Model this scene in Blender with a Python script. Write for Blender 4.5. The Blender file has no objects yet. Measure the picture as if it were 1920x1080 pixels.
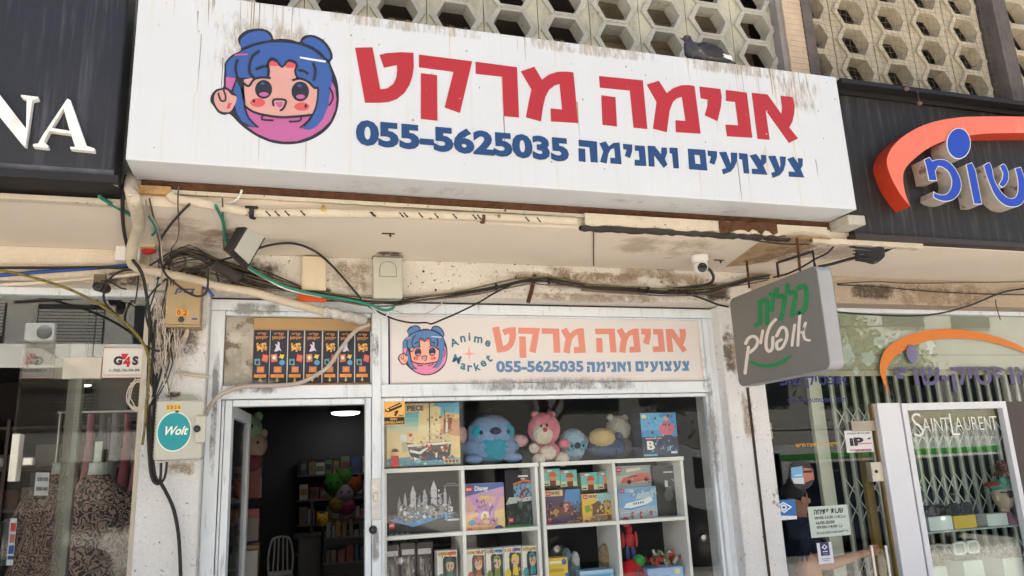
import bpy, bmesh, math, random
import numpy as np
from mathutils import Vector, Matrix
from mathutils.geometry import tessellate_polygon
random.seed(7)
sc = bpy.context.scene
COL = sc.collection
# ---------------------------------------------------------------- camera, sky, sun, exposure
FPX = 1416.28
AX = np.array([[0.95662081, 0.0266297, 0.29011633], [-0.28806052, 0.23536071, 0.92823837], [-0.04356327, -0.9715432, 0.23282192]])
CAM = np.array([0, -4.7, 1.6])
cd = bpy.data.cameras.new('camera'); cam = bpy.data.objects.new('camera', cd); COL.objects.link(cam)
cd.sensor_width = 36; cd.lens = FPX / 1920 * 36; cd.clip_end = 400; cd.clip_start = .02
mw = Matrix.Identity(4)
for i in range(3):
    mw[i][0] = AX[i, 0]; mw[i][1] = -AX[i, 1]; mw[i][2] = -AX[i, 2]; mw[i][3] = CAM[i]
cam.matrix_world = mw
sc.camera = cam
SUN_EL = math.radians(66)
w = bpy.data.worlds.new('World'); sc.world = w; w.use_nodes = True
sky = w.node_tree.nodes.new('ShaderNodeTexSky'); sky.sky_type = 'NISHITA'; sky.sun_disc = False
sky.sun_elevation = SUN_EL; sky.sun_rotation = 0.0; sky.air_density = 1.0; sky.dust_density = 1.5
bgn = w.node_tree.nodes['Background']; bgn.inputs[1].default_value = .068
w.node_tree.links.new(sky.outputs[0], bgn.inputs[0])
sl = bpy.data.lights.new('sun', 'SUN'); sl.energy = 4.8; sl.angle = math.radians(.5); sl.color = (1, .965, .91)
so = bpy.data.objects.new('sun', sl); COL.objects.link(so); so.rotation_euler = (-(math.pi / 2 - SUN_EL), 0, 0); so.location = (0, 20, 30)
sc.view_settings.view_transform = 'Standard'; sc.view_settings.look = 'None'; sc.view_settings.gamma = 1
sc.view_settings.exposure = 2.0
sc.cycles.use_denoising = True
sc.cycles.max_bounces = 10; sc.cycles.diffuse_bounces = 5; sc.cycles.transparent_max_bounces = 24; sc.cycles.glossy_bounces = 5
sc.cycles.sample_clamp_indirect = 4
sc.cycles.caustics_reflective = False; sc.cycles.caustics_refractive = False

# ---------------------------------------------------------------- measuring helpers (sight lines onto real planes)
def ray(px, py): return AX @ np.array([px - 960, py - 540, FPX])
def at(px, py, Y):
    r = ray(px, py); t = (Y - CAM[1]) / r[1]; return Vector((r[0] * t, Y, CAM[2] + r[2] * t))
def atz(px, py, Z):
    r = ray(px, py); t = (Z - CAM[2]) / r[2]; return Vector((r[0] * t, CAM[1] + r[1] * t, Z))
def atx(px, py, X):
    r = ray(px, py); t = X / r[0]; return Vector((X, CAM[1] + r[1] * t, CAM[2] + r[2] * t))
def R(x0, y0, x1, y1, Y):
    my, mx = (y0 + y1) / 2, (x0 + x1) / 2
    return at(x0, my, Y).x, at(x1, my, Y).x, at(mx, y1, Y).z, at(mx, y0, Y).z
def on(px, py, Y):      # same, but never above the underside of the slab
    p = at(px, py, Y)
    if p.z > 2.878 and p.y > -.95: p = atz(px, py, 2.878)
    return p
def pm(Y):
    return lambda u, v, d: at(u, v, Y) + Vector((0, -d, 0))
def rectmap(x0, x1, z0, z1, Y):
    return lambda u, v, d: Vector((x0 + (x1 - x0) * u, Y - d, z0 + (z1 - z0) * v))

# ---------------------------------------------------------------- materials
MATS = {}
def lin(c): return tuple(((x / 255) / 12.92 if x <= 10 else ((x / 255 + .055) / 1.055) ** 2.4) for x in c) + (1,)
def mat(name, col, rough=.6, metal=0., var=.12, vs=5., bump=0., bs=70., streak=None, spk=None, spec=.4, emit=0., fine=0., sub=None):
    if name in MATS: return MATS[name]
    m = bpy.data.materials.new(name); m.use_nodes = True; nt = m.node_tree; N = nt.nodes; L = nt.links
    b = N['Principled BSDF']; b.inputs['Roughness'].default_value = rough; b.inputs['Metallic'].default_value = metal
    b.inputs['Specular IOR Level'].default_value = spec
    c = lin(col); tc = N.new('ShaderNodeTexCoord')
    def noise(scale, detail=5, mp=None, rgh=.6):
        n = N.new('ShaderNodeTexNoise'); n.inputs['Scale'].default_value = scale; n.inputs['Detail'].default_value = detail; n.inputs['Roughness'].default_value = rgh
        if mp:
            q = N.new('ShaderNodeMapping'); q.inputs['Scale'].default_value = mp; L.new(tc.outputs['Object'], q.inputs[0]); L.new(q.outputs[0], n.inputs[0])
        else: L.new(tc.outputs['Object'], n.inputs[0])
        return n.outputs[0]
    def ramp(src, a, z):
        r = N.new('ShaderNodeMapRange'); r.inputs[1].default_value = a; r.inputs[2].default_value = z; L.new(src, r.inputs[0]); return r.outputs[0]
    def mix(f, A, B):
        x = N.new('ShaderNodeMix'); x.data_type = 'RGBA'
        for s, v in ((0, f), (6, A), (7, B)):
            if hasattr(v, 'links'): L.new(v, x.inputs[s])
            else: x.inputs[s].default_value = v
        return x.outputs[2]
    lo = tuple(x * (1 - var) for x in c[:3]) + (1,); hi = tuple(min(1, x * (1 + var * .6)) for x in c[:3]) + (1,)
    cur = mix(ramp(noise(vs), .3, .7), lo, hi)
    if fine: cur = mix(ramp(noise(bs * 1.3, 3), .35, .75), cur, tuple(x * (1 - fine) for x in c[:3]) + (1,))
    if streak:
        sc_, th, amt, sx, sz = streak
        s = ramp(noise(1., 6, (sx, sx, sz), .65), th, th + .13)
        k = N.new('ShaderNodeMath'); k.operation = 'MULTIPLY'; L.new(s, k.inputs[0]); L.new(ramp(noise(2.2, 3), .3, .7), k.inputs[1])
        k2 = N.new('ShaderNodeMath'); k2.operation = 'MULTIPLY'; L.new(k.outputs[0], k2.inputs[0]); k2.inputs[1].default_value = amt
        cur = mix(k2.outputs[0], cur, lin(sc_))
    if spk:
        for q in (spk if isinstance(spk[0], tuple) and isinstance(spk[0][0], tuple) else (spk,)):
            pc, th, ps = q[:3]
            cur = mix(ramp(noise(ps, 4), th, th + .05), cur, lin(pc))
    L.new(cur, b.inputs['Base Color'])
    if emit:
        b.inputs['Emission Color'].default_value = c; b.inputs['Emission Strength'].default_value = emit
    if bump:
        bn = N.new('ShaderNodeBump'); bn.inputs['Strength'].default_value = bump; bn.inputs['Distance'].default_value = .02
        L.new(noise(bs, 6, None, .7), bn.inputs['Height']); L.new(bn.outputs[0], b.inputs['Normal'])
    MATS[name] = m; return m
def glassmat(name, tint=(.9, .94, .92), ior=1.5, boost=1.0):
    if name in MATS: return MATS[name]
    m = bpy.data.materials.new(name); m.use_nodes = True; nt = m.node_tree; N = nt.nodes; L = nt.links
    N.remove(N['Principled BSDF']); o = N['Material Output']
    t = N.new('ShaderNodeBsdfTransparent'); t.inputs[0].default_value = tint + (1,)
    g = N.new('ShaderNodeBsdfGlossy'); g.inputs[1].default_value = 0.0; g.inputs[0].default_value = (boost, boost, boost, 1)
    f = N.new('ShaderNodeFresnel'); ge = N.new('ShaderNodeNewGeometry'); mr = N.new('ShaderNodeMapRange')
    mr.inputs[3].default_value = ior; mr.inputs[4].default_value = 1 / ior; L.new(ge.outputs['Backfacing'], mr.inputs[0]); L.new(mr.outputs[0], f.inputs[0])
    x = N.new('ShaderNodeMixShader'); L.new(f.outputs[0], x.inputs[0]); L.new(t.outputs[0], x.inputs[1]); L.new(g.outputs[0], x.inputs[2])
    L.new(x.outputs[0], o.inputs[0]); MATS[name] = m; return m
def pc(r, g, b, rough=.45, **k):      # plain printed / plastic colour
    return mat('colour_%d_%d_%d' % (r, g, b), (r, g, b), rough=rough, var=k.pop('var', .05), **k)

# ---------------------------------------------------------------- mesh builder
FONT = {}
def glyphs(s, bold):
    if (s, bold) in FONT: return FONT[(s, bold)]
    c = bpy.data.curves.new('lettering', 'FONT'); c.body = s; c.offset = bold; c.resolution_u = 3
    o = bpy.data.objects.new('lettering', c); COL.objects.link(o); bpy.context.view_layer.update()
    m = bpy.data.meshes.new_from_object(o.evaluated_get(bpy.context.evaluated_depsgraph_get()))
    V = np.array([v.co[:2] for v in m.vertices]); F = [tuple(p.vertices) for p in m.polygons]
    lo, hi = V.min(0), V.max(0); asp = (hi[0] - lo[0]) / max(hi[1] - lo[1], 1e-6)
    V = (V - lo) / np.maximum(hi - lo, 1e-6)
    bpy.data.objects.remove(o); bpy.data.curves.remove(c); bpy.data.meshes.remove(m)
    FONT[(s, bold)] = (V, F, asp); return FONT[(s, bold)]
def he(s):                             # Hebrew reads right to left
    return s[::-1]
class MB:
    def __init__(s): s.v = []; s.f = []; s.m = []; s.xf = None; s.sm = set(); s.fz = 0
    def add(s, vs, fs, m=0, smooth=False):
        b = len(s.v)
        s.v += [Vector(v) if s.xf is None else s.xf @ Vector(v) for v in vs]
        for f in fs:
            if smooth: s.sm.add(len(s.f))
            s.f.append([i + b for i in f]); s.m.append(m)
        return s
    def box(s, x0, x1, y0, y1, z0, z1, m=0):
        return s.add([(x0, y0, z0), (x1, y0, z0), (x1, y1, z0), (x0, y1, z0), (x0, y0, z1), (x1, y0, z1), (x1, y1, z1), (x0, y1, z1)],
                     [(0, 3, 2, 1), (4, 5, 6, 7), (0, 1, 5, 4), (1, 2, 6, 5), (2, 3, 7, 6), (3, 0, 4, 7)], m)
    def sheet(s, loops, f, d0, d1, m=0, front=True):
        T = tessellate_polygon([[Vector((p[0], p[1], 0)) for p in l] for l in loops])
        flat = [p for l in loops for p in l]; n = len(flat)
        vs = [f(p[0], p[1], d1) for p in flat] + [f(p[0], p[1], d0) for p in flat]
        fs = [tuple(t) for t in T] if front else []
        b = 0
        for l in loops:
            k = len(l)
            for i in range(k):
                j = (i + 1) % k; fs.append((b + i, b + j, n + b + j, n + b + i))
            b += k
        return s.add(vs, fs, m)
    def flat(s, loops, f, d, m=0): return s.sheet(loops, f, d - .0006, d, m)
    def text(s, txt, f, u0, v0, u1, v1, d, m=0, bold=.02, slant=0., keep=False, depth=0.):
        V, F, asp = glyphs(txt, bold)
        P = [(u0 + (u1 - u0) * (a + slant * b), v0 + (v1 - v0) * b) for a, b in V]
        s.add([f(a, b, d) for a, b in P], F, m)
        return s
    def tube(s, pts, r, m=0, seg=6, smooth=2, caps=True):
        P = [Vector(p) for p in pts]
        if smooth and len(P) > 2:
            Q = []
            for i in range(len(P) - 1):
                p0 = P[max(i - 1, 0)]; p1 = P[i]; p2 = P[i + 1]; p3 = P[min(i + 2, len(P) - 1)]
                for k in range(smooth + 1):
                    t = k / (smooth + 1)
                    Q.append(.5 * ((2 * p1) + (p2 - p0) * t + (2 * p0 - 5 * p1 + 4 * p2 - p3) * t * t + (3 * p1 - p0 - 3 * p2 + p3) * t ** 3))
            Q.append(P[-1]); P = Q
        n = len(P); vs = []; rs = r if callable(r) else (lambda t: r)
        up = Vector((.13, .31, .94)).normalized()
        for i, p in enumerate(P):
            t = (P[min(i + 1, n - 1)] - P[max(i - 1, 0)])
            t = t.normalized() if t.length > 1e-9 else Vector((0, 0, 1))
            a = t.cross(up)
            if a.length < .05: a = t.cross(Vector((1, 0, 0)))
            a.normalize(); b = t.cross(a); rr = rs(i / max(n - 1, 1))
            for k in range(seg):
                an = 2 * math.pi * k / seg; vs.append(p + a * math.cos(an) * rr + b * math.sin(an) * rr)
        fs = [(i * seg + k, i * seg + (k + 1) % seg, (i + 1) * seg + (k + 1) % seg, (i + 1) * seg + k) for i in range(n - 1) for k in range(seg)]
        s.add(vs, fs, m, True)
        if caps: s.add(vs[:seg], [tuple(range(seg))], m); s.add(vs[-seg:], [tuple(range(seg))], m)
        return s
    def ell(s, c, r, m=0, seg=20, ring=12, rot=None, fn=None):
        vs = []; c = Vector(c)
        for i in range(ring + 1):
            th = math.pi * i / ring
            for k in range(seg):
                ph = 2 * math.pi * k / seg
                p = Vector((r[0] * math.sin(th) * math.cos(ph), r[1] * math.sin(th) * math.sin(ph), r[2] * math.cos(th)))
                if fn: p = fn(p)
                if s.fz and 0 < i < ring: p = p * (1 + random.uniform(-s.fz, s.fz))
                if rot: p = rot @ p
                vs.append(c + p)
        fs = [(i * seg + k, (i + 1) * seg + k, (i + 1) * seg + (k + 1) % seg, i * seg + (k + 1) % seg) for i in range(ring) for k in range(seg)]
        return s.add(vs, fs, m, True)
    def lathe(s, c, prof, m=0, seg=24, axis='z'):
        c = Vector(c); vs = []
        for r, h in prof:
            for k in range(seg):
                a = 2 * math.pi * k / seg; x, y = r * math.cos(a), r * math.sin(a)
                vs.append(c + (Vector((x, y, h)) if axis == 'z' else Vector((x, h, y)) if axis == 'y' else Vector((h, x, y))))
        n = len(prof)
        fs = [(i * seg + k, i * seg + (k + 1) % seg, (i + 1) * seg + (k + 1) % seg, (i + 1) * seg + k) for i in range(n - 1) for k in range(seg)]
        fs += [tuple(range(seg)), tuple(range((n - 1) * seg, n * seg))]
        return s.add(vs, fs, m, True)
    def build(s, name, mats, parent=None, bevel=0., seg=2):
        me = bpy.data.meshes.new(name)
        if not isinstance(mats, (list, tuple)): mats = [mats]
        org = Vector((0, 0, 0))
        if parent is not None:
            q = parent
            while q: org = org + q.location; q = q.parent
        else:
            A = np.array([tuple(v) for v in s.v]); lo, hi = A.min(0), A.max(0)
            org = Vector(((lo[0] + hi[0]) / 2, (lo[1] + hi[1]) / 2, lo[2]))
        me.from_pydata([v - org for v in s.v], [], s.f); 
        for m in mats: me.materials.append(m)
        me.polygons.foreach_set('material_index', s.m)
        me.polygons.foreach_set('use_smooth', [i in s.sm for i in range(len(s.f))])
        me.update()
        if bevel:
            bm = bmesh.new(); bm.from_mesh(me); bmesh.ops.remove_doubles(bm, verts=bm.verts, dist=1e-5); bmesh.ops.recalc_face_normals(bm, faces=bm.faces)
            ed = [e for e in bm.edges if len(e.link_faces) == 2 and e.calc_face_angle(0) > .6]
            bmesh.ops.bevel(bm, geom=ed, offset=bevel, segments=seg, affect='EDGES', profile=.5, clamp_overlap=True)
            bm.to_mesh(me); bm.free()
        o = bpy.data.objects.new(name, me); COL.objects.link(o)
        if parent is not None: o.parent = parent
        else: o.location = org
        return o
def film(name, corners, m, parent):
    org = Vector((0, 0, 0)); q = parent
    while q: org = org + q.location; q = q.parent
    me = bpy.data.meshes.new(name); me.from_pydata([Vector(c) - org for c in corners], [], [(0, 1, 2, 3)]); me.materials.append(m)
    u = me.uv_layers.new(name='UVMap')
    for i, c in enumerate(((0, 0), (1, 0), (1, 1), (0, 1))): u.data[i].uv = c
    o = bpy.data.objects.new(name, me); COL.objects.link(o); o.parent = parent; return o
def tag(o, label, cat, group=None):
    o['label'] = label; o['category'] = cat
    if group: o['group'] = group
    return o
def thing(name, label, cat, loc=(0, 0, 0), group=None):
    o = bpy.data.objects.new(name, None); COL.objects.link(o); o.location = loc; o.empty_display_size = .1
    return tag(o, label, cat, group)
def struct(o, kind='structure'): o['kind'] = kind; return o
def circ(cx, cy, rx, ry, n=28, a0=0, a1=2 * math.pi):
    full = abs(a1 - a0 - 2 * math.pi) < 1e-6
    return [(cx + rx * math.cos(a0 + (a1 - a0) * i / (n if full else n - 1)), cy + ry * math.sin(a0 + (a1 - a0) * i / (n if full else n - 1))) for i in range(n)]
def rc(u0, v0, u1, v1): return [(u0, v0), (u1, v0), (u1, v1), (u0, v1)]
def stroke(pts, wd):                   # a pen line as a closed outline
    P = [Vector((p[0], p[1])) for p in pts]; l = []; r = []
    for i, p in enumerate(P):
        t = (P[min(i + 1, len(P) - 1)] - P[max(i - 1, 0)]).normalized(); n = Vector((-t.y, t.x)) * wd / 2
        l.append(tuple(p + n)); r.append(tuple(p - n))
    return l + r[::-1]
def ribbon(mb, pts, wd, f, d, m=0):      # a pen stroke with round ends, as raised faces
    P = [Vector((p[0], p[1])) for p in pts]; l = []; r = []
    for i, p in enumerate(P):
        t = (P[min(i + 1, len(P) - 1)] - P[max(i - 1, 0)]).normalized(); n = Vector((-t.y, t.x)) * wd / 2
        l.append(p + n); r.append(p - n)
    n = len(P); vs = [f(q.x, q.y, d) for q in l] + [f(q.x, q.y, d) for q in r] + [f(q.x, q.y, 0) for q in l] + [f(q.x, q.y, 0) for q in r]
    mb.add(vs, [(i, i + 1, n + i + 1, n + i) for i in range(n - 1)] + [(i, i + 1, 2 * n + i + 1, 2 * n + i) for i in range(n - 1)] + [(n + i, n + i + 1, 3 * n + i + 1, 3 * n + i) for i in range(n - 1)], m)
    for k, p in enumerate((P[0], P[-1])): mb.sheet([circ(p.x, p.y, wd / 2, wd / 2, 14)], f, 0, d - .0002 - .0001 * k, m)
def busy(n, seed, u0, v0, u1, v1, pal, s=(.02, .07)):      # dense small printed shapes
    rr = random.Random(seed); out = []
    for k in range(n):
        u, v = rr.uniform(u0, u1), rr.uniform(v0, v1); a = rr.uniform(0, 6); q = rr.uniform(*s); k_ = rr.randint(3, 6)
        out.append(('p', [(min(.99, max(.01, u + q * rr.uniform(.5, 1) * math.cos(a + i * 6.283 / k_))), min(.99, max(.01, v + q * rr.uniform(.5, 1.2) * math.sin(a + i * 6.283 / k_)))) for i in range(k_)], rr.choice(pal)))
    return out
def grime(name, col, thr=.42, scale=9., strength=1., sx=(1, 1, 1)):      # soft edged dirt, thin film over a surface
    if name in MATS: return MATS[name]
    m = bpy.data.materials.new(name); m.use_nodes = True; nt = m.node_tree; N = nt.nodes; L = nt.links
    b = N['Principled BSDF']; b.inputs['Base Color'].default_value = lin(col); b.inputs['Roughness'].default_value = .95
    tc = N.new('ShaderNodeTexCoord'); mp = N.new('ShaderNodeMapping'); mp.inputs['Scale'].default_value = sx; L.new(tc.outputs['Object'], mp.inputs[0])
    n = N.new('ShaderNodeTexNoise'); n.inputs['Scale'].default_value = scale; n.inputs['Detail'].default_value = 8; n.inputs['Roughness'].default_value = .75; L.new(mp.outputs[0], n.inputs[0])
    uv = N.new('ShaderNodeUVMap'); sp = N.new('ShaderNodeSeparateXYZ'); L.new(uv.outputs[0], sp.inputs[0])
    def M(op, a, b_):
        x = N.new('ShaderNodeMath'); x.operation = op
        for i, v in enumerate((a, b_)):
            if hasattr(v, 'links'): L.new(v, x.inputs[i])
            else: x.inputs[i].default_value = v
        return x.outputs[0]
    def tent(o): return M('MINIMUM', M('MULTIPLY', M('SUBTRACT', .5, M('ABSOLUTE', M('SUBTRACT', o, .5), 0)), 3.2), 1.)
    k = M('MULTIPLY', tent(sp.outputs[0]), tent(sp.outputs[1]))
    r = N.new('ShaderNodeMapRange'); L.new(M('MULTIPLY', n.outputs[0], M('ADD', M('MULTIPLY', k, .6), .45)), r.inputs[0]); r.inputs[1].default_value = thr; r.inputs[2].default_value = thr + .16
    L.new(M('MULTIPLY', M('MULTIPLY', r.outputs[0], k), strength), b.inputs['Alpha']); MATS[name] = m; return m
def smoothp(pts, k=4, closed=False):
    P = [Vector((p[0], p[1])) for p in pts]; n = len(P); Q = []
    for i in range(n if closed else n - 1):
        g = (lambda j: P[j % n]) if closed else (lambda j: P[min(max(j, 0), n - 1)])
        p0, p1, p2, p3 = g(i - 1), g(i), g(i + 1), g(i + 2)
        for q in range(k):
            t = q / k
            Q.append(tuple(.5 * ((2 * p1) + (p2 - p0) * t + (2 * p0 - 5 * p1 + 4 * p2 - p3) * t * t + (3 * p1 - p0 - 3 * p2 + p3) * t ** 3)))
    if not closed: Q.append(tuple(P[-1]))
    return Q
# ---------------------------------------------------------------- common materials
M_plaster = mat('rough_plaster', (244, 236, 224), rough=.95, var=.09, vs=4, bump=1.0, bs=55, fine=.12, spk=(((92, 80, 68), .64, 42.), ((176, 160, 142), .64, 5.)))
M_pillar = mat('pitted_plaster', (248, 246, 244), rough=.95, var=.06, vs=5, bump=1.0, bs=60, fine=.1, spk=(((95, 86, 80), .66, 45.), ((170, 158, 146), .66, 6.)))
M_stucco = mat('tan_stucco', (214, 194, 172), rough=.95, var=.10, vs=30, bump=1.0, bs=95, fine=.3)
M_cream = mat('cream_plaster', (236, 222, 200), rough=.95, var=.06, vs=6, bump=.7, bs=70, fine=.1)
M_soffit = mat('soffit_paint', (226, 212, 194), rough=.85, var=.06, vs=2.2, bump=.08, bs=14, spk=((188, 170, 146), .70, 3.1))
M_stain = mat('water_stain', (176, 146, 108), rough=.95, var=.3, vs=9, spk=((120, 92, 62), .6, 7.))
M_conc = mat('old_concrete', (194, 188, 172), rough=.95, var=.24, vs=7, bump=.7, bs=60, fine=.14, spk=((104, 96, 84), .66, 30.))
M_concy = mat('grille_concrete', (204, 198, 174), rough=.95, var=.3, vs=3.1, bump=.5, bs=90, fine=.14, streak=((110, 102, 88), .5, .6, 9, 2.5))
M_conct = mat('tan_grille_concrete', (206, 192, 166), rough=.95, var=.26, vs=5, bump=.8, bs=80, fine=.2)
M_dark = mat('dark_recess', (60, 54, 48), rough=.95, var=.3)
M_brown = mat('dusty_brown', (104, 82, 62), rough=.95, var=.35, vs=6)
M_alu = mat('painted_aluminium', (224, 229, 233), rough=.5, var=.07, vs=4, bump=.05, streak=((140, 140, 140), .55, .7, 30, 5), spk=((120, 118, 116), .72, 26.))
M_rust = mat('rust', (96, 62, 40), rough=.95, var=.4, vs=20, bump=.8, bs=80)
M_black = mat('black_rubber', (38, 35, 33), rough=.55, var=.2)
M_black2 = mat('black_cable_dusty', (52, 47, 43), rough=.7, var=.25, vs=12)
M_grey = mat('grey_plastic_box', (190, 188, 174), rough=.55, var=.04, vs=3, streak=((140, 134, 120), .58, .5, 14, 2))
M_white = mat('white_plastic', (226, 224, 218), rough=.45, var=.04)
M_glass = glassmat('shop_glass', (.94, .97, .95), 1.75)
M_glassr = glassmat('optician_glass', (.96, .98, .965), 1.33)
M_glassl = glassmat('clothes_shop_glass', (.94, .965, .95), 1.34)
M_glassd = glassmat('display_glass', (.98, .99, .985), 1.27)
M_glass2 = glassmat('clear_glass', (.93, .96, .95), 1.6)
M_chrome = mat('brushed_metal', (190, 186, 180), rough=.3, metal=.9, var=.1)

# ---------------------------------------------------------------- ground, road, street
mb = MB(); mb.box(-150, 150, -150, 60, -.6, -.14); struct(mb.build('ground', mat('earth', (156, 148, 136), rough=.95, var=.2, vs=.6)))
mb = MB(); mb.box(-60, 60, -5.6, .3, -.13, 0); struct(mb.build('pavement', mat('pavement_tiles', (218, 210, 198), rough=.9, var=.14, vs=3, bump=.2, spk=((150, 136, 118), .68, 3.))))
mb = MB(); mb.box(-60, 60, -13, -5.76, -.136, -.12); struct(mb.build('road', mat('worn_asphalt', (150, 145, 137), rough=.95, var=.15, vs=2, bump=.3)))
mb = MB(); mb.box(-60, 60, -5.76, -5.6, -.135, .01); struct(mb.build('kerb', mat('kerb_stone', (196, 190, 180), rough=.9)), )
mb = MB(); mb.box(-60, 60, -26, -13.1, -.134, .0); struct(mb.build('far_pavement', mat('pavement_tiles', (206, 190, 166))))

# ---------------------------------------------------------------- the building with the shops
B = thing('commercial_building', 'old concrete building with honeycomb block screens above a row of shops', 'building', (1, 1, 0))
SZ = 2.895            # underside of the overhanging slab
LY = -.18             # face of the plastered lintel
mb = MB(); mb.box(-14, 16, -.95, .0, SZ, 3.02); mb.build('slab', M_soffit, B)
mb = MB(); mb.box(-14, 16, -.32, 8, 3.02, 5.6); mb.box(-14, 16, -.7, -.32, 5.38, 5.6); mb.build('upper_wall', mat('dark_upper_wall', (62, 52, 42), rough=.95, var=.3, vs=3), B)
mb = MB(); mb.box(-14, 16, -.86, -.32, 3.021, 4.06); mb.build('parapet', M_conc, B)
# lintel beam above the shopfronts
mb = MB(); x0, x1, z0, z1 = R(395, 480, 1345, 566, LY); mb.box(-.72, 3.2, LY, .1, 2.665, SZ - .002); mb.build('lintel', M_plaster, B)
mb = MB(); mb.box(-6, -.724, LY + .01, .1, 2.70, SZ - .002); mb.build('lintel', M_cream, B)
mb = MB(); mb.box(3.204, 9, LY + .005, .1, 2.69, SZ - .002); mb.build('lintel', M_stucco, B)
# pillars
def pillar(xa, xb, y, m, top=2.663):
    mb = MB(); mb.box(xa, xb, y, .3, 0, top); return mb.build('pillar', m, B, bevel=.012)
PL = R(290, 700, 397, 1000, LY + .03); PRr = R(1345, 760, 1418, 1000, LY + .03)
pillar(-.715, -.402, LY + .03, M_pillar)
pillar(2.945, 3.262, LY + .05, M_pillar, 2.66)
# vertical groove joint on the right-hand pillar
mb = MB(); g0 = at(1398, 740, LY + .05); g1 = at(1450, 1080, LY + .05); mb.box(3.10, 3.118, LY + .044, LY + .06, .0, 2.08); mb.build('joint', mat('dark_joint', (60, 50, 42), rough=.9), B)
# partition walls, rooms
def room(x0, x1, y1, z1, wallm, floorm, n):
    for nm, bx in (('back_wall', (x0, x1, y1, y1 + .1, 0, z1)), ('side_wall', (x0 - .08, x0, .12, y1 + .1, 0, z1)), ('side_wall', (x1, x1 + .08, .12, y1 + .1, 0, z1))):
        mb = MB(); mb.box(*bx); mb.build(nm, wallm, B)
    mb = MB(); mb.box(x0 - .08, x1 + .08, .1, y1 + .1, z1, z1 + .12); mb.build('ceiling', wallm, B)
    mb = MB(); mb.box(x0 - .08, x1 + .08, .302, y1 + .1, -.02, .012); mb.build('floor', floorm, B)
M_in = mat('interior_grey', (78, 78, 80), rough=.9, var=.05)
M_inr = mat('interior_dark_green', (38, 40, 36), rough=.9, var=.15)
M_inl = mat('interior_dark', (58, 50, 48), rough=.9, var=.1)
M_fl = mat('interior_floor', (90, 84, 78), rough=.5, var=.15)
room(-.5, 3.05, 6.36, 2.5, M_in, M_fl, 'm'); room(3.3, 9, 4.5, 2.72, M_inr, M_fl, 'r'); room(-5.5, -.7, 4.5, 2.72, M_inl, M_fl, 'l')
mb = MB(); mb.box(-14, -5.6, .0, 8, 0, 3.02); mb.build('side_block', M_cream, B)
mb = MB(); mb.box(9.1, 16, .0, 8, 0, 3.02); mb.build('side_block', M_stucco, B)
mb = MB(); mb.box(-5.6, 9.1, 7.4, 8, 0, 3.02); mb.build('rear_wall', M_conc, B)

# honeycomb screens
def screen(cx, rows, m, m2):
    mb = MB(); Y = -.7
    for x in cx:
        for z in rows:
            W, H = .18, .12
            def hexa(a, b, c): return [(x - a, z), (x - c, z - b), (x + c, z - b), (x + a, z), (x + c, z + b), (x - c, z + b)]
            f = lambda u, v, d: Vector((u, Y - d, v))
            outer = [(x - W + .004, z - H), (x + W - .004, z - H), (x + W - .004, z + H), (x - W + .004, z + H)]
            mb.sheet([outer, hexa(.122, .098, .07)], f, -.03, 0.0, 1)
            mb.sheet([hexa(.165, .119, .088), hexa(.122, .098, .07)], f, -.0, .018, 0)
            hx = hexa(.122, .098, .07); hb = hexa(.118, .094, .066)      # the tunnel of the block
            vs = [Vector((u, Y - .001, v)) for u, v in hx] + [Vector((u, Y + .085, v)) for u, v in hb]
            mb.add(vs, [(i, (i + 1) % 6, 6 + (i + 1) % 6, 6 + i) for i in range(6)], 0)
        mb.box(x - W - .003, x - W + .004, Y + .006, Y + .02, rows[0] - .12, rows[-1] + .12, 2)
    return mb.build('honeycomb_screen', [m, m2, M_dark], B)
ROWS = [4.288 + .2405 * k for k in range(-1, 5)]
screen([.967 + .357 * k for k in range(-6, 7)], ROWS, M_conc, M_concy)
screen([3.60 + .361 * k for k in range(0, 5)], ROWS, M_conct, M_conct)
screen([5.62 + .361 * k for k in range(0, 4)], ROWS, M_conct, M_conct)
mb = MB()
for k in range(60): z = 4.07 + k * .0215; mb.box(3.305, 3.455, -.79 + .003 * (k % 2), -.6, z, z + .0205)
mb.build('ribbed_pier', mat('pink_ribbed_render', (206, 182, 156), rough=.95, var=.1, vs=9, bump=.6), B)
mb = MB(); mb.box(3.262, 3.304, -.775, -.6, 4.06, 5.38); mb.build('pier_edge', mat('grey_pier_edge', (150, 142, 136), rough=.95, var=.2, bump=.6), B)
M_dpost = mat('dark_grey_post', (112, 102, 96), rough=.95, var=.25, vs=8, bump=.9, streak=((70, 62, 58), .5, .7, 30, 4))
for a, b in ((3.456, 3.535), (5.28, 5.42), (-1.40, -1.3)):
    mb = MB(); mb.box(a, b, -.80, -.5, 4.06, 5.38); mb.build('post', M_dpost, B)
# clutter behind the screen openings: rubble ledge, planks, pale timber
mb = MB(); mb.box(-3, 3.3, -.5, -.33, 4.06, 4.34); mb.build('rubble_ledge', M_brown, B)
M_plank = mat('grey_planks', (150, 132, 108), rough=.9, var=.3, vs=10)
mb = MB()
for k in range(5): mb.box(2.0, 3.29, -.42 + .01 * (k % 2), -.34, 4.36 + .105 * k, 4.455 + .105 * k)
mb.build('plank_screen', M_plank, B)
for x in (3.98, 5.06, 5.7):
    mb = MB(); mb.xf = Matrix.Translation((x, -.48, 4.7)) @ Matrix.Rotation(-.12, 4, 'Y'); mb.box(-.035, .035, 0, .03, -.62, .62); mb.build('timber', mat('pale_timber', (178, 164, 150), rough=.9, var=.2, vs=14), B)
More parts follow.
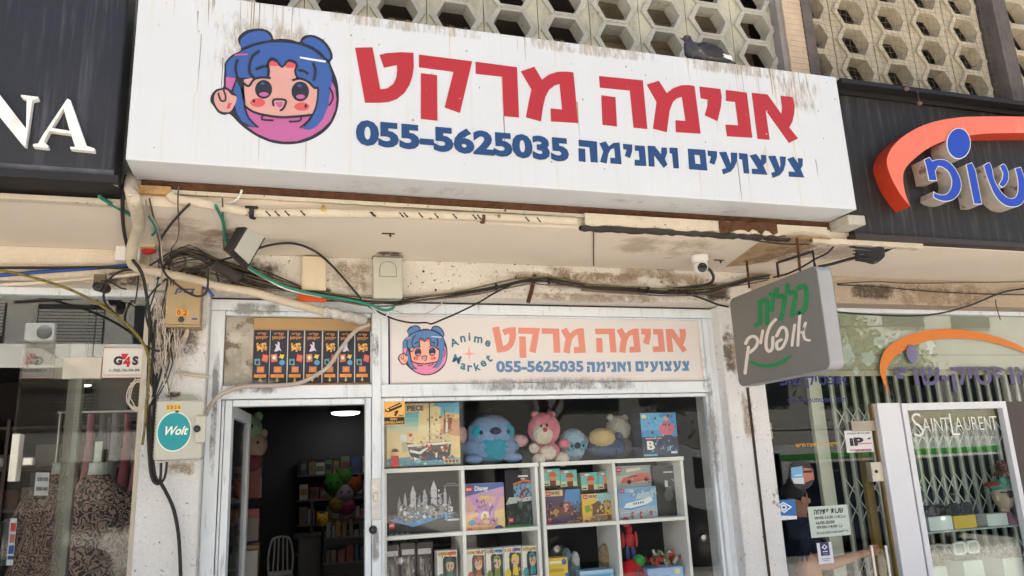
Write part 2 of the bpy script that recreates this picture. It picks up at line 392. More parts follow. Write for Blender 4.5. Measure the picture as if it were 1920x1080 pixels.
# thin wire mesh over the tan screens
mb = MB()
for k in range(26):
    z = 4.08 + k * .05
    mb.tube([(3.54 + i * .115, -.723 + .002 * (i % 2), z + (.008 if i % 2 else -.008)) for i in range(16)], .0011, seg=3, smooth=0, caps=False)
for k in range(34):
    x = 3.55 + k * .051
    mb.tube([(x + (.008 if i % 2 else -.008), -.724, 4.08 + i * .1) for i in range(14)], .0011, seg=3, smooth=0, caps=False)
mb.build('wire_mesh', mat('galvanised_wire', (150, 138, 116), rough=.6, metal=.4), B)
# slab edge: ragged strips of render, rust, trim
M_trim = mat('peeling_trim', (206, 194, 174), rough=.9, var=.12, vs=8, bump=.4, fine=.1, spk=(((96, 70, 48), .63, 26.), ((150, 120, 88), .66, 9.)))
def ragged(xa, xb, y0, y1, z0, z1, jit, n, m, name, jt=0.):
    mb = MB(); vs = []
    for i in range(n + 1):
        x = xa + (xb - xa) * i / n; zl = z0 + random.uniform(-jit, jit); zh = z1 + random.uniform(-jt, jt)
        vs += [(x, y0, zl), (x, y0, zh), (x, y1, zl), (x, y1, zh)]
    fs = []
    for i in range(n):
        a, b = i * 4, i * 4 + 4
        fs += [(a, b, b + 1, a + 1), (a + 2, a + 3, b + 3, b + 2), (a, a + 2, b + 2, b), (a + 1, b + 1, b + 3, a + 3)]
    mb.add(vs, fs); return mb.build(name, m, B)
ragged(-.66, 3.27, -.966, -.951, 2.978, 3.018, .004, 90, M_rust, 'rust_strip')
ragged(-.70, 1.62, -.975, -.951, 2.955, 2.974, .002, 40, M_trim, 'edge_trim')
ragged(1.60, 3.22, -1.0, -.951, 2.905, 2.972, .008, 40, M_trim, 'edge_trim')
ragged(1.58, 2.95, -.99, -.951, 2.882, 2.903, .006, 40, M_dark, 'dark_gap')
ragged(2.45, 2.85, -1.008, -1.001, 2.915, 2.975, .018, 14, M_rust, 'rust_patch', .01)
ragged(3.1, 3.95, -1.0, -.951, 2.868, 2.90, .005, 24, M_trim, 'edge_trim')
ragged(-4, -.7, -1.0, -.951, 2.875, 2.9, .003, 40, M_trim, 'edge_trim')
a = at(1548, 420, -.95); mb = MB(); mb.box(3.272, 3.40, -1.13, -.96, 2.955, 3.016); mb.build('concrete_stub', M_conc, B, bevel=.006)
# water stain on the soffit (a flaking patch of old paint)
pts = [(1360, 500), (1398, 472), (1420, 455), (1450, 446), (1500, 440), (1560, 446), (1540, 458), (1500, 470), (1470, 478), (1440, 490), (1400, 497)]
P = [atz(a, b, SZ) for a, b in pts]; mb = MB(); mb.flat([[(p.x, p.y) for p in P]], lambda u, v, d: Vector((u, v, SZ - d)), .0016); mb.build('stain', M_stain, B)
# slim joint lines across the soffit
for (a, b, c, d) in ((280, 372, 302, 470), (417, 372, 420, 470), (1113, 430, 1113, 498)):
    mb = MB(); p, q = atz(a, b, SZ - .003), atz(c, d, SZ - .003); mb.tube([p, q], .004, seg=5); mb.build('soffit_joint', mat('joint_grey', (110, 98, 84), rough=.9), B)
# ---------------------------------------------------------------- traced letters of the main sign (sign-face sight lines)
z3 = lambda L: [(640 + x / 3.6, 40 + y / 3.6) for x, y in L]
z4 = lambda L: [(1060 + x / 3.177, 100 + y / 3.177) for x, y in L]
RED = [[z3([(93,181),(210,178),(262,462),(310,455),(350,425),(370,385),(376,340),(376,295),(288,313),(258,229),(310,217),(400,211),(486,215),(488,310),(480,370),(460,430),(425,485),(375,525),(320,545),(260,550),(160,550)])],
 [z3([(524,227),(882,272),(800,619),(697,582),(757,341),(524,311)])], [z3([(537,352),(645,366),(648,671),(536,659)])],
 [z3([(905,275),(1185,312),(1198,650),(1095,640),(1085,374),(908,355)])],
 [z3([(1212,340),(1302,309),(1352,396),(1400,362),(1460,343),(1520,342),(1565,347),(1597,687),(1415,676),(1412,590),(1490,598),(1473,423),(1440,432),(1400,465),(1375,515),(1360,580),(1347,676),(1245,648),(1265,545),(1283,460)])],
 [z4([(201,137),(460,163),(487,451),(406,443),(384,222),(206,205)])], [z4([(214,252),(297,263),(306,436),(221,426)])],
 [z4([(485,188),(556,165),(602,239),(640,210),(690,192),(735,191),(768,197),(804,479),(658,470),(656,400),(716,405),(694,260),(665,268),(640,290),(620,340),(603,470),(522,449),(543,290)])],
 [z4([(799,200),(922,214),(930,262),(925,320),(905,404),(830,369),(845,320),(851,275),(806,268)])],
 [z4([(955,220),(1079,236),(1112,503),(963,495),(953,426),(1030,431),(1011,290),(957,284)])],
 [z4([(1110,237),(1202,246),(1286,364),(1291,320),(1282,255),(1352,262),(1364,310),(1362,360),(1350,410),(1332,443),(1384,508),(1332,534),(1190,335),(1215,515),(1145,510)])]]
BLUE = [[z4(l) for l in g] for g in [
 [[(78,516),(187,527),(192,651),(151,648),(143,560),(80,553)]], [[(78,566),(117,571),(120,648),(80,642)]],
 [[(203,537),(240,525),(258,556),(285,535),(322,532),(334,661),(268,655),(268,622),(297,625),(291,565),(270,572),(255,600),(245,657),(207,647),(225,585)]],
 [[(343,540),(398,545),(398,580),(385,624),(354,612),(365,575),(345,570)]],
 [[(413,549),(472,553),(482,672),(413,669),(413,635),(442,637),(437,582),(414,580)]],
 [[(490,551),(531,554),(570,604),(572,562),(604,564),(605,595),(592,630),(607,665),(585,683),(527,605),(531,675),(497,673)]],
 [[(620,562),(667,565),(676,686),(644,684),(635,598),(621,595)]],
 [[(729,569),(832,576),(845,699),(737,690)], [(768,604),(773,658),(806,662),(799,608)]],
 [[(847,580),(902,585),(902,620),(887,664),(858,652),(868,615),(849,610)]],
 [[(915,590),(957,588),(985,662),(988,640),(985,592),(1022,594),(1022,640),(1005,680),(985,705),(940,722),(932,693),(958,683)]],
 [[(1034,595),(1083,600),(1095,717),(1063,714),(1053,633),(1036,630)]],
 [[(1098,610),(1135,600),(1165,640),(1165,605),(1195,608),(1195,650),(1178,668),(1203,724),(1112,718),(1110,688),(1148,690)]],
 [[(1208,613),(1250,611),(1278,687),(1282,660),(1277,615),(1312,617),(1310,660),(1298,700),(1275,727),(1235,743),(1226,713),(1250,705)]],
 [[(1322,630),(1357,617),(1388,660),(1384,625),(1413,627),(1412,670),(1400,690),(1422,740),(1332,735),(1330,705),(1370,708)]]]]
E2 = lambda L: [(360 + x / 3.858, 20 + y / 3.858) for x, y in L]
# emblem: (colour index, outline); 0 ink 1 pink 2 blue 3 skin 4 red 5 white
EMB = []
def e(c, L, sm=True, d=0): EMB.append((c, E2(smoothp(L, 3, True) if sm else L), d))
e(0, [(332,215),(345,180),(385,148),(440,133),(500,130),(550,145),(580,175),(592,208),(640,203),(720,212),(775,228),(795,195),(830,178),(880,178),(940,205),(985,250),(1012,300),(1018,345),(1000,375),(1025,440),(1050,510),(1062,600),(1058,690),(1030,780),(980,855),(900,915),(800,955),(690,968),(580,955),(480,915),(400,865),(340,815),(275,750),(235,755),(190,738),(155,690),(133,655),(140,610),(175,570),(225,555),(230,500),(235,420),(240,375),(290,320),(355,285)], True, 0)
e(1, [(385,705),(430,735),(520,755),(640,775),(770,765),(860,765),(830,810),(800,850),(850,865),(900,840),(950,780),(985,690),(1005,560),(1012,515),(1035,560),(1045,640),(1035,720),(1000,800),(940,860),(860,910),(760,945),(660,948),(560,930),(470,890),(400,840),(485,848),(440,820),(410,780)], False, 1)
e(1, [(245,480),(318,488),(285,577),(245,552)], False, 1)
e(2, [(250,380),(300,330),(370,290),(460,250),(560,232),(660,230),(780,245),(880,285),(950,340),(990,390),(1010,460),(1010,520),(998,600),(985,690),(950,780),(900,840),(850,865),(800,855),(860,790),(895,700),(910,620),(915,570),(870,545),(830,520),(770,500),(740,440),(755,400),(740,375),(700,360),(650,410),(610,370),(570,350),(545,385),(550,440),(560,490),(500,495),(430,490),(350,485),(250,480)], False, 1)
e(2, [(320,510),(350,560),(365,640),(380,720),(410,790),(480,845),(420,835),(360,800),(325,740),(310,680),(330,620),(300,590)], False, 1)
e(2, [(350,225),(370,190),(420,160),(480,148),(530,155),(560,180),(570,210),(480,230),(420,250),(360,270)], True, 1)
e(2, [(800,230),(820,205),(860,193),(920,215),(965,255),(995,310),(1000,345),(975,350),(930,300),(870,260)], True, 1)
e(3, [(375,500),(430,490),(560,490),(565,440),(560,400),(575,365),(610,375),(650,415),(700,372),(740,385),(750,430),(745,470),(780,500),(840,520),(905,565),(910,620),(895,700),(865,755),(770,758),(640,765),(520,750),(430,720),(385,690),(380,600)], False, 2)
e(4, [(560,398),(575,365),(610,378),(625,400)], True, 3); e(4, [(680,412),(700,375),(740,385),(746,412)], True, 3)
for cx, cy, rx, ry, c, d in ((518,572,62,68,0,3), (783,587,64,72,0,3), (520,608,34,16,1,4), (785,625,32,16,1,4), (512,530,15,8,2,4), (778,546,16,9,2,4), (475,668,55,32,4,3), (795,696,55,30,4,3), (448,656,9,14,0,4), (822,692,9,14,0,4)): e(c, circ(cx, cy, rx, ry, 20), False, d)
e(1, [(603,662),(655,664),(652,695),(630,705),(612,690)], False, 3)
e(3, [(160,650),(170,600),(200,580),(250,575),(285,610),(320,622),(322,650),(300,700),(270,735),(210,730),(180,700)], True, 2)
e(4, [(265,668),(288,672),(270,712),(248,708)], False, 3)
for L, wd in (([(592,695),(590,648),(675,650),(672,690),(650,722),(635,722)], 15), ([(190,598),(208,652),(240,654),(242,615),(228,578)], 13), ([(490,295),(440,330),(415,400),(420,460),(450,492)], 20), ([(460,428),(505,410),(550,405)], 18), ([(330,355),(315,420),(330,490),(362,560),(372,640)], 18), ([(875,380),(892,440),(880,510)], 20), ([(770,435),(810,440),(840,462)], 18), ([(370,525),(410,550),(450,500),(510,487),(570,492)], 16), ([(725,508),(780,495),(840,518),(885,562),(912,555)], 16), ([(380,692),(450,738),(560,764),(680,774),(865,758)], 16), ([(548,480),(552,420),(548,385),(570,350),(610,362),(650,412),(700,362),(745,375),(760,405),(745,440),(765,500)], 14), ([(990,560),(1012,590),(1018,640),(990,690)], 12), ([(515,760),(505,790),(590,797)], 12), ([(790,765),(780,800),(700,806)], 12), ([(365,280),(460,245),(570,225),(680,225),(790,245),(890,290),(975,365)], 16), ([(360,560),(378,640),(385,710),(415,785),(480,848)], 12), ([(912,560),(908,640),(890,720),(840,800),(780,850)], 12)):
    e(0, stroke(smoothp(L, 3), wd), False, 5)
e(5, [(780,337),(860,350),(968,366),(966,380),(860,364),(780,348)], False, 6); e(1, [(310,318),(405,314),(403,326),(312,332)], False, 6)

SY = -1.2            # face of the main sign
M_sign = mat('sign_white', (203, 205, 207), rough=.42, var=.03, vs=2, bump=.02, bs=4, streak=((196, 188, 168), .56, .55, 42, .8), spk=((120, 100, 80), .735, 42.))
M_red = mat('sign_red', (170, 42, 50), rough=.5, var=.05, spk=((232, 200, 196), .71, 40.))
M_navy = mat('sign_navy', (32, 66, 112), rough=.5, var=.05, spk=((190, 196, 210), .725, 40.))
EC = [mat('emblem_ink', (38, 40, 50), rough=.5, spk=((120, 112, 108), .72, 34.)), mat('emblem_pink', (178, 94, 144), rough=.5, var=.05, spk=((230, 200, 215), .72, 40.)), mat('emblem_blue', (56, 88, 152), rough=.5, var=.05, spk=((200, 206, 222), .72, 40.)), mat('emblem_skin', (204, 152, 142), rough=.5, var=.05), mat('emblem_red', (204, 84, 88), rough=.5), mat('emblem_white', (226, 226, 232), rough=.5)]
S = thing('shop_sign', 'long white streaked sign box with big red Hebrew letters and a phone number', 'sign', (1.3, -1.05, 3.0))
mb = MB(); mb.box(-.69, 3.283, SY, -.933, 3.022, 3.90); mb.build('sign_box', M_sign, S, bevel=.006)
# drips of rust and dirt running down the face
mb = MB(); rr = random.Random(3)
for k in range(90):
    x = rr.choice([rr.uniform(-.45, .1), rr.uniform(-.6, 3.2), rr.uniform(2.2, 3.2)]); zt = rr.choice([3.895, rr.uniform(3.2, 3.88)]); l = rr.uniform(.03, .28); wdt = rr.uniform(.0012, .0032)
    mb.sheet([[(x - wdt, zt), (x + wdt, zt), (x + wdt * .6 + rr.uniform(-.004, .004), zt - l * .6), (x + rr.uniform(-.003, .003), zt - l)]], lambda u, v, d: Vector((u, SY - d, v)), .0001, .0008, rr.choice([0, 0, 1]))
for k in range(70):
    x, z = rr.uniform(-.6, 3.25), rr.choice([rr.uniform(3.03, 3.89), rr.uniform(3.6, 3.89)]); q = rr.uniform(.002, .0065)
    mb.sheet([[(x + q * rr.uniform(.5, 1) * math.cos(a), z + q * rr.uniform(.6, 1.6) * math.sin(a)) for a in [i * 1.05 for i in range(6)]]], lambda u, v, d: Vector((u, SY - d, v)), .0001, .0009, rr.choice([0, 1, 1]))
dd = mb.build('dirt_drips', [mat('drip_tan', (206, 190, 164), rough=.9, var=.2), mat('drip_brown', (150, 134, 116), rough=.9, var=.2)], S); dd['kind'] = 'stuff'
MG = grime('rust_grime', (178, 156, 126), .44, 34., .42, (1, 1, .22))
for xa, xb, za, zb in ((-.5, .3, 3.3, 3.96), (-.1, 1.3, 3.81, 3.94), (.9, 2.3, 3.80, 3.94), (1.9, 3.3, 3.79, 3.94), (2.7, 3.25, 3.55, 3.94)): film('grime_film', [(xa, SY - .0009 - random.random() * .0002, za), (xb, SY - .001, za), (xb, SY - .001, zb), (xa, SY - .001, zb)], MG, S)
for xa, xb in ((-.1, 1.3), (1.2, 3.1)): film('grime_film', [(xa, -1.19, 3.0212), (xb, -1.19, 3.0212), (xb, -.935, 3.0212), (xa, -.935, 3.0212)], grime('under_grime', (150, 128, 104), .52, 7., .3), S)
fS = pm(SY)
mb = MB()
for g in RED: mb.sheet(g, fS, .0, .004)
mb.build('red_lettering', M_red, S)
mb = MB()
for g in BLUE: mb.sheet(g, fS, .0, .003)
mb.build('slogan_lettering', M_navy, S)
def numeral_row(mb, txt, x0, x1, z0, z1, f, d, m=0, bold=.055): mb.text(txt, f, x0, z0, x1, z1, d, m, bold)
mb = MB(); xa = at(667, 247, SY).x; xb = at(1066, 282, SY).x; za = at(860, 288, SY).z; zb = at(860, 240, SY).z
fw = lambda u, v, d: Vector((u, SY - d, v)); mb.text('055-5625035', fw, xa, za, xb, zb, .003, 0, .05); mb.build('phone_number', M_navy, S)
mb = MB()
for c, L, d in EMB: mb.flat([L], fS, .0012 + d * .0009, c)
mb.build('emblem', EC, S)

# ---------------------------------------------------------------- smaller sign over the window
x0, x1, z0, z1 = R(719, 592, 1327, 716, 0); SSY = .0
S2 = thing('shop_sign', 'pale pink sign panel over the display window with coral Hebrew letters', 'sign', ((x0 + x1) / 2, 0, z0))
mb = MB(); mb.box(.652, 2.868, SSY, SSY + .02, 2.145, 2.575); mb.build('sign_panel', mat('panel_cream', (222, 215, 212), rough=.4, var=.03, vs=1.2), S2)
mb = MB(); a = R(718, 600, 734, 712, 0); mb.box(.655, a[1], SSY - .0015, SSY - .0002, 2.15, 2.57); a = R(1312, 600, 1322, 712, 0); mb.box(a[0], 2.866, SSY - .0015, SSY - .0002, 2.15, 2.57, 1)
mb.build('colour_bands', [pc(204, 194, 226), pc(232, 196, 176)], S2)
def affine(src, dst):
    sx = (dst[1] - dst[0]) / (src[1] - src[0]); sz = (dst[3] - dst[2]) / (src[3] - src[2])
    def f(u, v, d):
        p = at(u, v, SY); return Vector((dst[0] + (p.x - src[0]) * sx, SSY - d, dst[2] + (p.z - src[2]) * sz))
    return f
def bounds(loops):
    P = [at(p[0], p[1], SY) for l in loops for p in l]; return min(p.x for p in P), max(p.x for p in P), min(p.z for p in P), max(p.z for p in P)
fr = affine(bounds([l for g in RED for l in g]), R(924, 614, 1288, 671, 0)); fb = affine(bounds([l for g in BLUE for l in g]), R(1100, 676, 1293, 699, 0)); fe = affine(bounds([L for c, L, d in EMB]), R(746, 610, 839, 704, 0))
mb = MB()
for g in RED: mb.sheet(g, fr, .0, .0012)
mb.build('coral_lettering', mat('coral', (220, 142, 124), rough=.5, var=.03), S2)
mb = MB()
for g in BLUE: mb.sheet(g, fb, .0, .0012)
a = R(930, 676, 1094, 698, 0); mb.text('055-5625035', lambda u, v, d: Vector((u, SSY - d, v)), a[0], a[2], a[1], a[3], .0012, 0, .045)
mb.build('slogan_lettering', mat('slate_blue', (96, 134, 172), rough=.5, var=.03), S2)
mb = MB()
for c, L, d in EMB: mb.flat([L], fe, .0008 + d * .0005, c)
mb.build('emblem', [mat('small_ink', (52, 56, 66), rough=.5), mat('small_pink', (232, 136, 176), rough=.5), mat('small_blue', (92, 132, 186), rough=.5), mat('small_skin', (244, 178, 160), rough=.5), mat('small_red', (236, 120, 110), rough=.5), EC[5]], S2)
z8 = lambda x, y: (700 + x / 2.909, 580 + y / 2.909)
for word in ((('A', (440, 180), .35), ('n', (488, 162), .15), ('i', (524, 150), 0), ('m', (572, 166), -.1), ('e', (624, 186), -.4)), (('M', (456, 272), -.35), ('a', (490, 312), -.3), ('r', (526, 322), -.05), ('k', (566, 312), .25), ('e', (600, 296), .5), ('t', (630, 268), .6))):
    mb = MB()
    for s_, (zx, zy), rot in word:
        p = at(*z8(zx, zy), 0); V, F, asp = glyphs(s_, .03); h = .054 if s_ in 'AMkit' else .042; wd_ = h * asp
        mb.add([(p.x + (u - .5) * wd_ * math.cos(rot) - (v - .5) * h * math.sin(rot), SSY - .0012, p.z + (u - .5) * wd_ * math.sin(rot) + (v - .5) * h * math.cos(rot)) for u, v in V], F)
    mb.build('round_lettering', mat('teal_ink', (64, 116, 136), rough=.5), S2)
p = at(*z8(523, 242), 0); st = []
for i in range(8): r_ = .055 if i % 2 == 0 else .012; st.append((p.x + r_ * .85 * math.sin(i * math.pi / 4), p.z + r_ * math.cos(i * math.pi / 4)))
mb = MB(); mb.flat([st], lambda u, v, d: Vector((u, SSY - d, v)), .001); mb.build('star', pc(240, 168, 160), S2)

# ---------------------------------------------------------------- black sign at the left shop
M_bsign = mat('black_sign_panel', (38, 39, 45), rough=.4, var=.15, vs=3, streak=((92, 92, 100), .52, .5, 30, 1.2), spk=((176, 176, 180), .75, 40.))
LS = thing('shop_sign', 'weathered black sign box with raised white serif letters', 'sign', (-2.5, -1.1, 2.95))
mb = MB(); mb.box(-5, -.745, -1.15, -.962, 2.958, 4.6); mb.build('sign_box', M_bsign, LS, bevel=.01)
mb = MB(); mb.box(-5, -.72, -1.17, -.955, 2.918, 2.955); mb.build('bottom_rail', mat('chipped_black', (30, 28, 28), rough=.55, var=.2, spk=((206, 196, 180), .7, 9.)), LS)
mb = MB(); mb.box(-5, -.742, -1.152, -1.1505, 2.962, 2.985); mb.build('dust_line', mat('dust', (90, 90, 92), rough=.95, var=.4, vs=9), LS)
M_let = mat('white_letter', (232, 230, 224), rough=.5, var=.06, vs=6, streak=((170, 160, 146), .55, .5, 20, 3))
zl = lambda L: [(x / 3., y / 3.) for x, y in L]
N_ = zl([(-50,478),(0,535),(158,740),(162,575),(130,562),(130,551),(225,562),(225,573),(193,580),(155,838),(140,832),(0,660),(-50,600)])
A_ = zl([(388,572),(405,580),(495,835),(540,850),(540,866),(405,852),(405,840),(432,842),(408,768),(288,752),(258,815),(282,835),(280,848),(197,838),(197,826),(225,822),(255,770)])
A_h = zl([(300,735),(366,625),(402,752)])
for L in ([N_], [A_, A_h]):
    mb = MB(); mb.sheet(L, pm(-1.151), -.0, .03); mb.build('letter', M_let, LS)

# ---------------------------------------------------------------- black sign at the optician's
RS = thing('shop_sign', 'black sign box with orange arch and raised blue Hebrew letters', 'sign', (5, -1, 2.93))
RY = -1.0
mb = MB(); mb.box(3.42, 8, RY, -.955, 2.935, 3.93); mb.build('sign_box', mat('black_sign_worn', (31, 28, 27), rough=.5, var=.2, vs=3, streak=((96, 90, 84), .5, .55, 24, 1.4), spk=((186, 180, 170), .74, 30.)), RS)
mb = MB(); mb.box(3.415, 8, RY - .10, -.955, 3.934, 3.965); mb.box(3.415, 8, RY - .02, RY - .001, 3.90, 3.933); mb.build('top_hood', mat('hood_black', (26, 23, 22), rough=.6, var=.2), RS)
mb = MB(); mb.box(3.40, 8, RY - .03, -.955, 2.90, 2.934); mb.build('bottom_rail', mat('rail_brown_black', (58, 48, 46), rough=.6, var=.2), RS)
zr = lambda L: [(1540 + x / 3.176, 140 + y / 3.176) for x, y in L]
DF = .105
arch = zr(smoothp([(530,785),(470,710),(425,630),(395,550),(393,495),(420,435),(480,375),(570,318),(680,278),(800,257),(900,250),(1207,250),(1450,275),(1650,330)], 3) + smoothp([(1700,372),(1450,350),(1207,347),(1000,350),(880,362),(760,385),(650,430),(560,495),(500,560),(487,620),(500,705),(530,785)], 3)[:-1])
def raised(parent, loops, name, face, side, rim=None, d=DF, Y=RY):
    mb = MB(); mb.sheet([loops[0]] + loops[1:], pm(Y - d), -d, -.0015, 1, False)
    fl = MB()
    mb.sheet(loops, pm(Y - d), -.004, 0., 2 if rim else 0)
    if rim:
        def inset(L, k):
            P = [Vector(p) for p in L]; n = len(P); a = sum(P[i].x * P[(i + 1) % n].y - P[(i + 1) % n].x * P[i].y for i in range(n)); sgn = 1 if a > 0 else -1; Q = []
            for i in range(n):
                t1 = (P[i] - P[i - 1]); t2 = (P[(i + 1) % n] - P[i]); t1 = t1.normalized() if t1.length else t1; t2 = t2.normalized() if t2.length else t2
                n1 = Vector((-t1.y, t1.x)); n2 = Vector((-t2.y, t2.x)); q = (n1 + n2); q = q / max(.35, q.length_squared / 2); Q.append(tuple(P[i] + q * k * sgn))
            return Q
        mb.flat([inset(loops[0], rim)], pm(Y - d), .0015, 0)
    return mb.build(name, [face, side, M_white][:3], parent)
M_or = mat('arch_orange', (236, 112, 88), rough=.5, var=.06, vs=4, streak=((244, 176, 160), .56, .5, 26, 2))
M_orr = mat('arch_red_side', (196, 62, 34), rough=.5, var=.2, vs=2.5)
M_lblue = mat('letter_blue', (30, 66, 170), rough=.45, var=.04)
M_lside = mat('letter_side_grey', (176, 164, 150), rough=.8, var=.2, vs=8, spk=((120, 104, 86), .62, 8.))
raised(RS, [arch], 'arch', M_or, M_orr, d=.12)
raised(RS, [zr(circ(818, 410, 72, 93, 30))], 'dot', M_lblue, M_lside, 1.5, d=.13)
raised(RS, [zr(smoothp([(610,505),(645,490)],1) + smoothp([(660,512),(700,502),(750,512),(800,560),(832,630),(830,690),(795,740),(740,756),(690,745),(665,728)], 3) + smoothp([(668,695),(700,712),(740,712),(768,680),(775,630),(755,580),(720,553),(695,548)], 3) + [(680,575),(690,632),(640,632),(625,560)])], 'letter', M_lblue, M_lside, 1.2)
raised(RS, [zr([(860,535),(897,522),(920,570),(958,772),(908,772)])], 'letter', M_lblue, M_lside, 1.2)
raised(RS, [zr(smoothp([(965,540),(1000,522),(1018,560),(1030,620),(1060,680),(1100,725),(1140,735),(1165,710),(1170,650),(1160,590),(1150,558)], 3)[:-1] + [(1150,558),(1188,548),(1207,600)] + smoothp([(1222,660),(1218,730),(1190,775),(1140,790),(1085,775),(1035,725),(1000,650),(975,580)], 3))], 'letter', M_lblue, M_lside, 1.2)
raised(RS, [zr(smoothp([(1060,545),(1088,530),(1110,565),(1118,610),(1105,650),(1078,675)], 3) + [(1055,655),(1075,620),(1080,590)])], 'letter', M_lblue, M_lside, 1.2)
for k, L in enumerate(([(1290,700),(1350,700),(1350,735),(1290,735)], [(1400,560),(1500,560),(1530,620),(1510,720),(1480,720),(1490,620),(1400,600)], [(1420,650),(1455,650),(1465,830),(1430,830)])):
    raised(RS, [zr(L)], 'letter', M_lblue, M_lside, 1.2)
# droppings and twigs on the hood
for px, py, n in ((1698, 168, 0), (1722, 195, 0)):
    p = at(px, py, RY - .10); mb = MB(); mb.ell(p + Vector((0, -.01, 0)), (.02, .015, .014), 0, 10, 7)
    if py > 180: mb.tube([p + Vector((0, -.01, .09)), p + Vector((.002, -.01, .01))], .002, seg=4)
    tag(mb.build('mud_clump', mat('dry_mud', (120, 96, 84), rough=.95, var=.3, bump=.8)), 'small dry mud clump ' + ('hanging on a thread below the black hood' if py > 180 else 'stuck on the front edge of the black hood'), 'mud clump')
# ---------------------------------------------------------------- shopfront of the toy shop
F = thing('shopfront', 'white painted metal shopfront with transom, display window and door opening', 'shopfront', (1.28, 0, 0))
def bars(lst, name='frame_bar', m=M_alu, par=F, bev=.004):
    for b in lst:
        mb = MB(); mb.box(*b); mb.build(name, m, par, bevel=bev)
bars([(-.402, 2.955, -.035, .055, 2.588, 2.652), (-.400, -.322, -.03, .05, 0, 2.586), (.536, .590, -.036, .05, 0, 2.586), (2.872, 2.953, -.03, .05, 0, 2.586),
      (-.320, .534, -.045, .05, 2.062, 2.138), (.592, 2.870, -.04, .05, 2.062, 2.138)])
bars([(-.30, -.262, -.02, .05, 0, 2.058), (-.318, -.303, -.01, .05, 0, 2.058), (.498, .533, -.02, .05, 0, 2.058), (-.260, .496, -.018, .05, 2.022, 2.058), (.593, .612, -.012, .03, .0, 2.058), (2.848, 2.869, -.012, .03, 0, 2.058), (.613, 2.847, -.012, .03, 2.035, 2.058),
      (.593, .640, -.012, .03, 2.14, 2.585), (2.85, 2.87, -.014, .03, 2.14, 2.585), (-.32, .533, -.014, .03, 2.56, 2.586), (2.905, 2.912, -.038, -.028, 0, 2.58)], 'inner_bar')
bars([(.641, 2.849, -.012, .03, 2.576, 2.586)], 'inner_bar')
mb = MB(); mb.box(-.40, 2.95, -.02, .06, 2.653, 2.664); mb.build('head_gap', M_dark, F)
mb = MB(); mb.box(.613, 2.847, .004, .010, .02, 2.034); mb.build('window_glass', M_glassd, F)
# transom over the door: dirty pane and brown cardboard
a = R(408, 592, 474, 722, .02)
mb = MB(); mb.box(-.318, a[1], .02, .03, 2.14, 2.558); mb.build('dirty_pane', mat('dirty_pane', (172, 164, 150), rough=.6, var=.3, vs=6, spk=((126, 112, 92), .56, 7.), streak=((220, 216, 208), .5, .7, 8, 8)), F)
a = R(473, 585, 696, 720, .025); mb = MB(); mb.box(a[0], .532, .025, .035, 2.14, 2.556); mb.build('cardboard_sheet', mat('cardboard', (186, 152, 108), rough=.85, var=.06, vs=3), F)
# open door leaf
DLF = thing('door_leaf', 'white metal framed door leaf standing open inside the dark doorway', 'door', (-.28, .06, 0))
c_, s_ = math.cos(1.48), math.sin(1.48); Xd = Matrix.Translation((-.285, .06, 0)) @ Matrix.Rotation(1.46, 4, 'Z')
for nm, bx, m in (('stile', (0, .07, -.02, .02, .02, 2.04), M_alu), ('stile', (.68, .75, -.02, .02, .02, 2.04), M_alu), ('rail', (.071, .679, -.018, .018, 1.97, 2.04), M_alu), ('rail', (.071, .679, -.018, .018, .85, .94), M_alu), ('rail', (.071, .679, -.018, .018, .02, .14), M_alu), ('pane', (.071, .679, -.003, .003, .945, 1.965), glassmat('door_glass', (.75, .77, .77), 1.6)), ('kick_panel', (.071, .679, -.004, .004, .145, .845), M_alu)):
    mb = MB(); mb.xf = Xd; mb.box(*bx); mb.build(nm, m, DLF, bevel=.003 if nm in ('stile', 'rail') else 0)
# lock plate and cylinder on the door post
a = R(696, 898, 713, 975, -.036); mb = MB(); mb.box(a[0], a[1], -.046, -.037, a[2], a[3])
LK = thing('door_lock', 'worn steel lock plate with a round cylinder on the white door post', 'lock', ((a[0] + a[1]) / 2, -.04, a[2]))
mb.build('lock_plate', mat('worn_steel', (196, 196, 192), rough=.4, metal=.5, var=.3, vs=20), LK, bevel=.003)
mb = MB(); p = at(704, 930, -.05); mb.box(p.x - .012, p.x + .012, -.056, -.0465, p.z - .03, p.z + .02); mb.build('latch', M_chrome, LK, bevel=.003)
p = at(699, 993, -.04); mb = MB(); mb.lathe(p, [(.022, .003), (.024, -.012), (.014, -.02), (.012, -.026)], 0, 18, 'y'); mb.build('cylinder', mat('dark_steel', (80, 78, 76), rough=.35, metal=.8), LK)

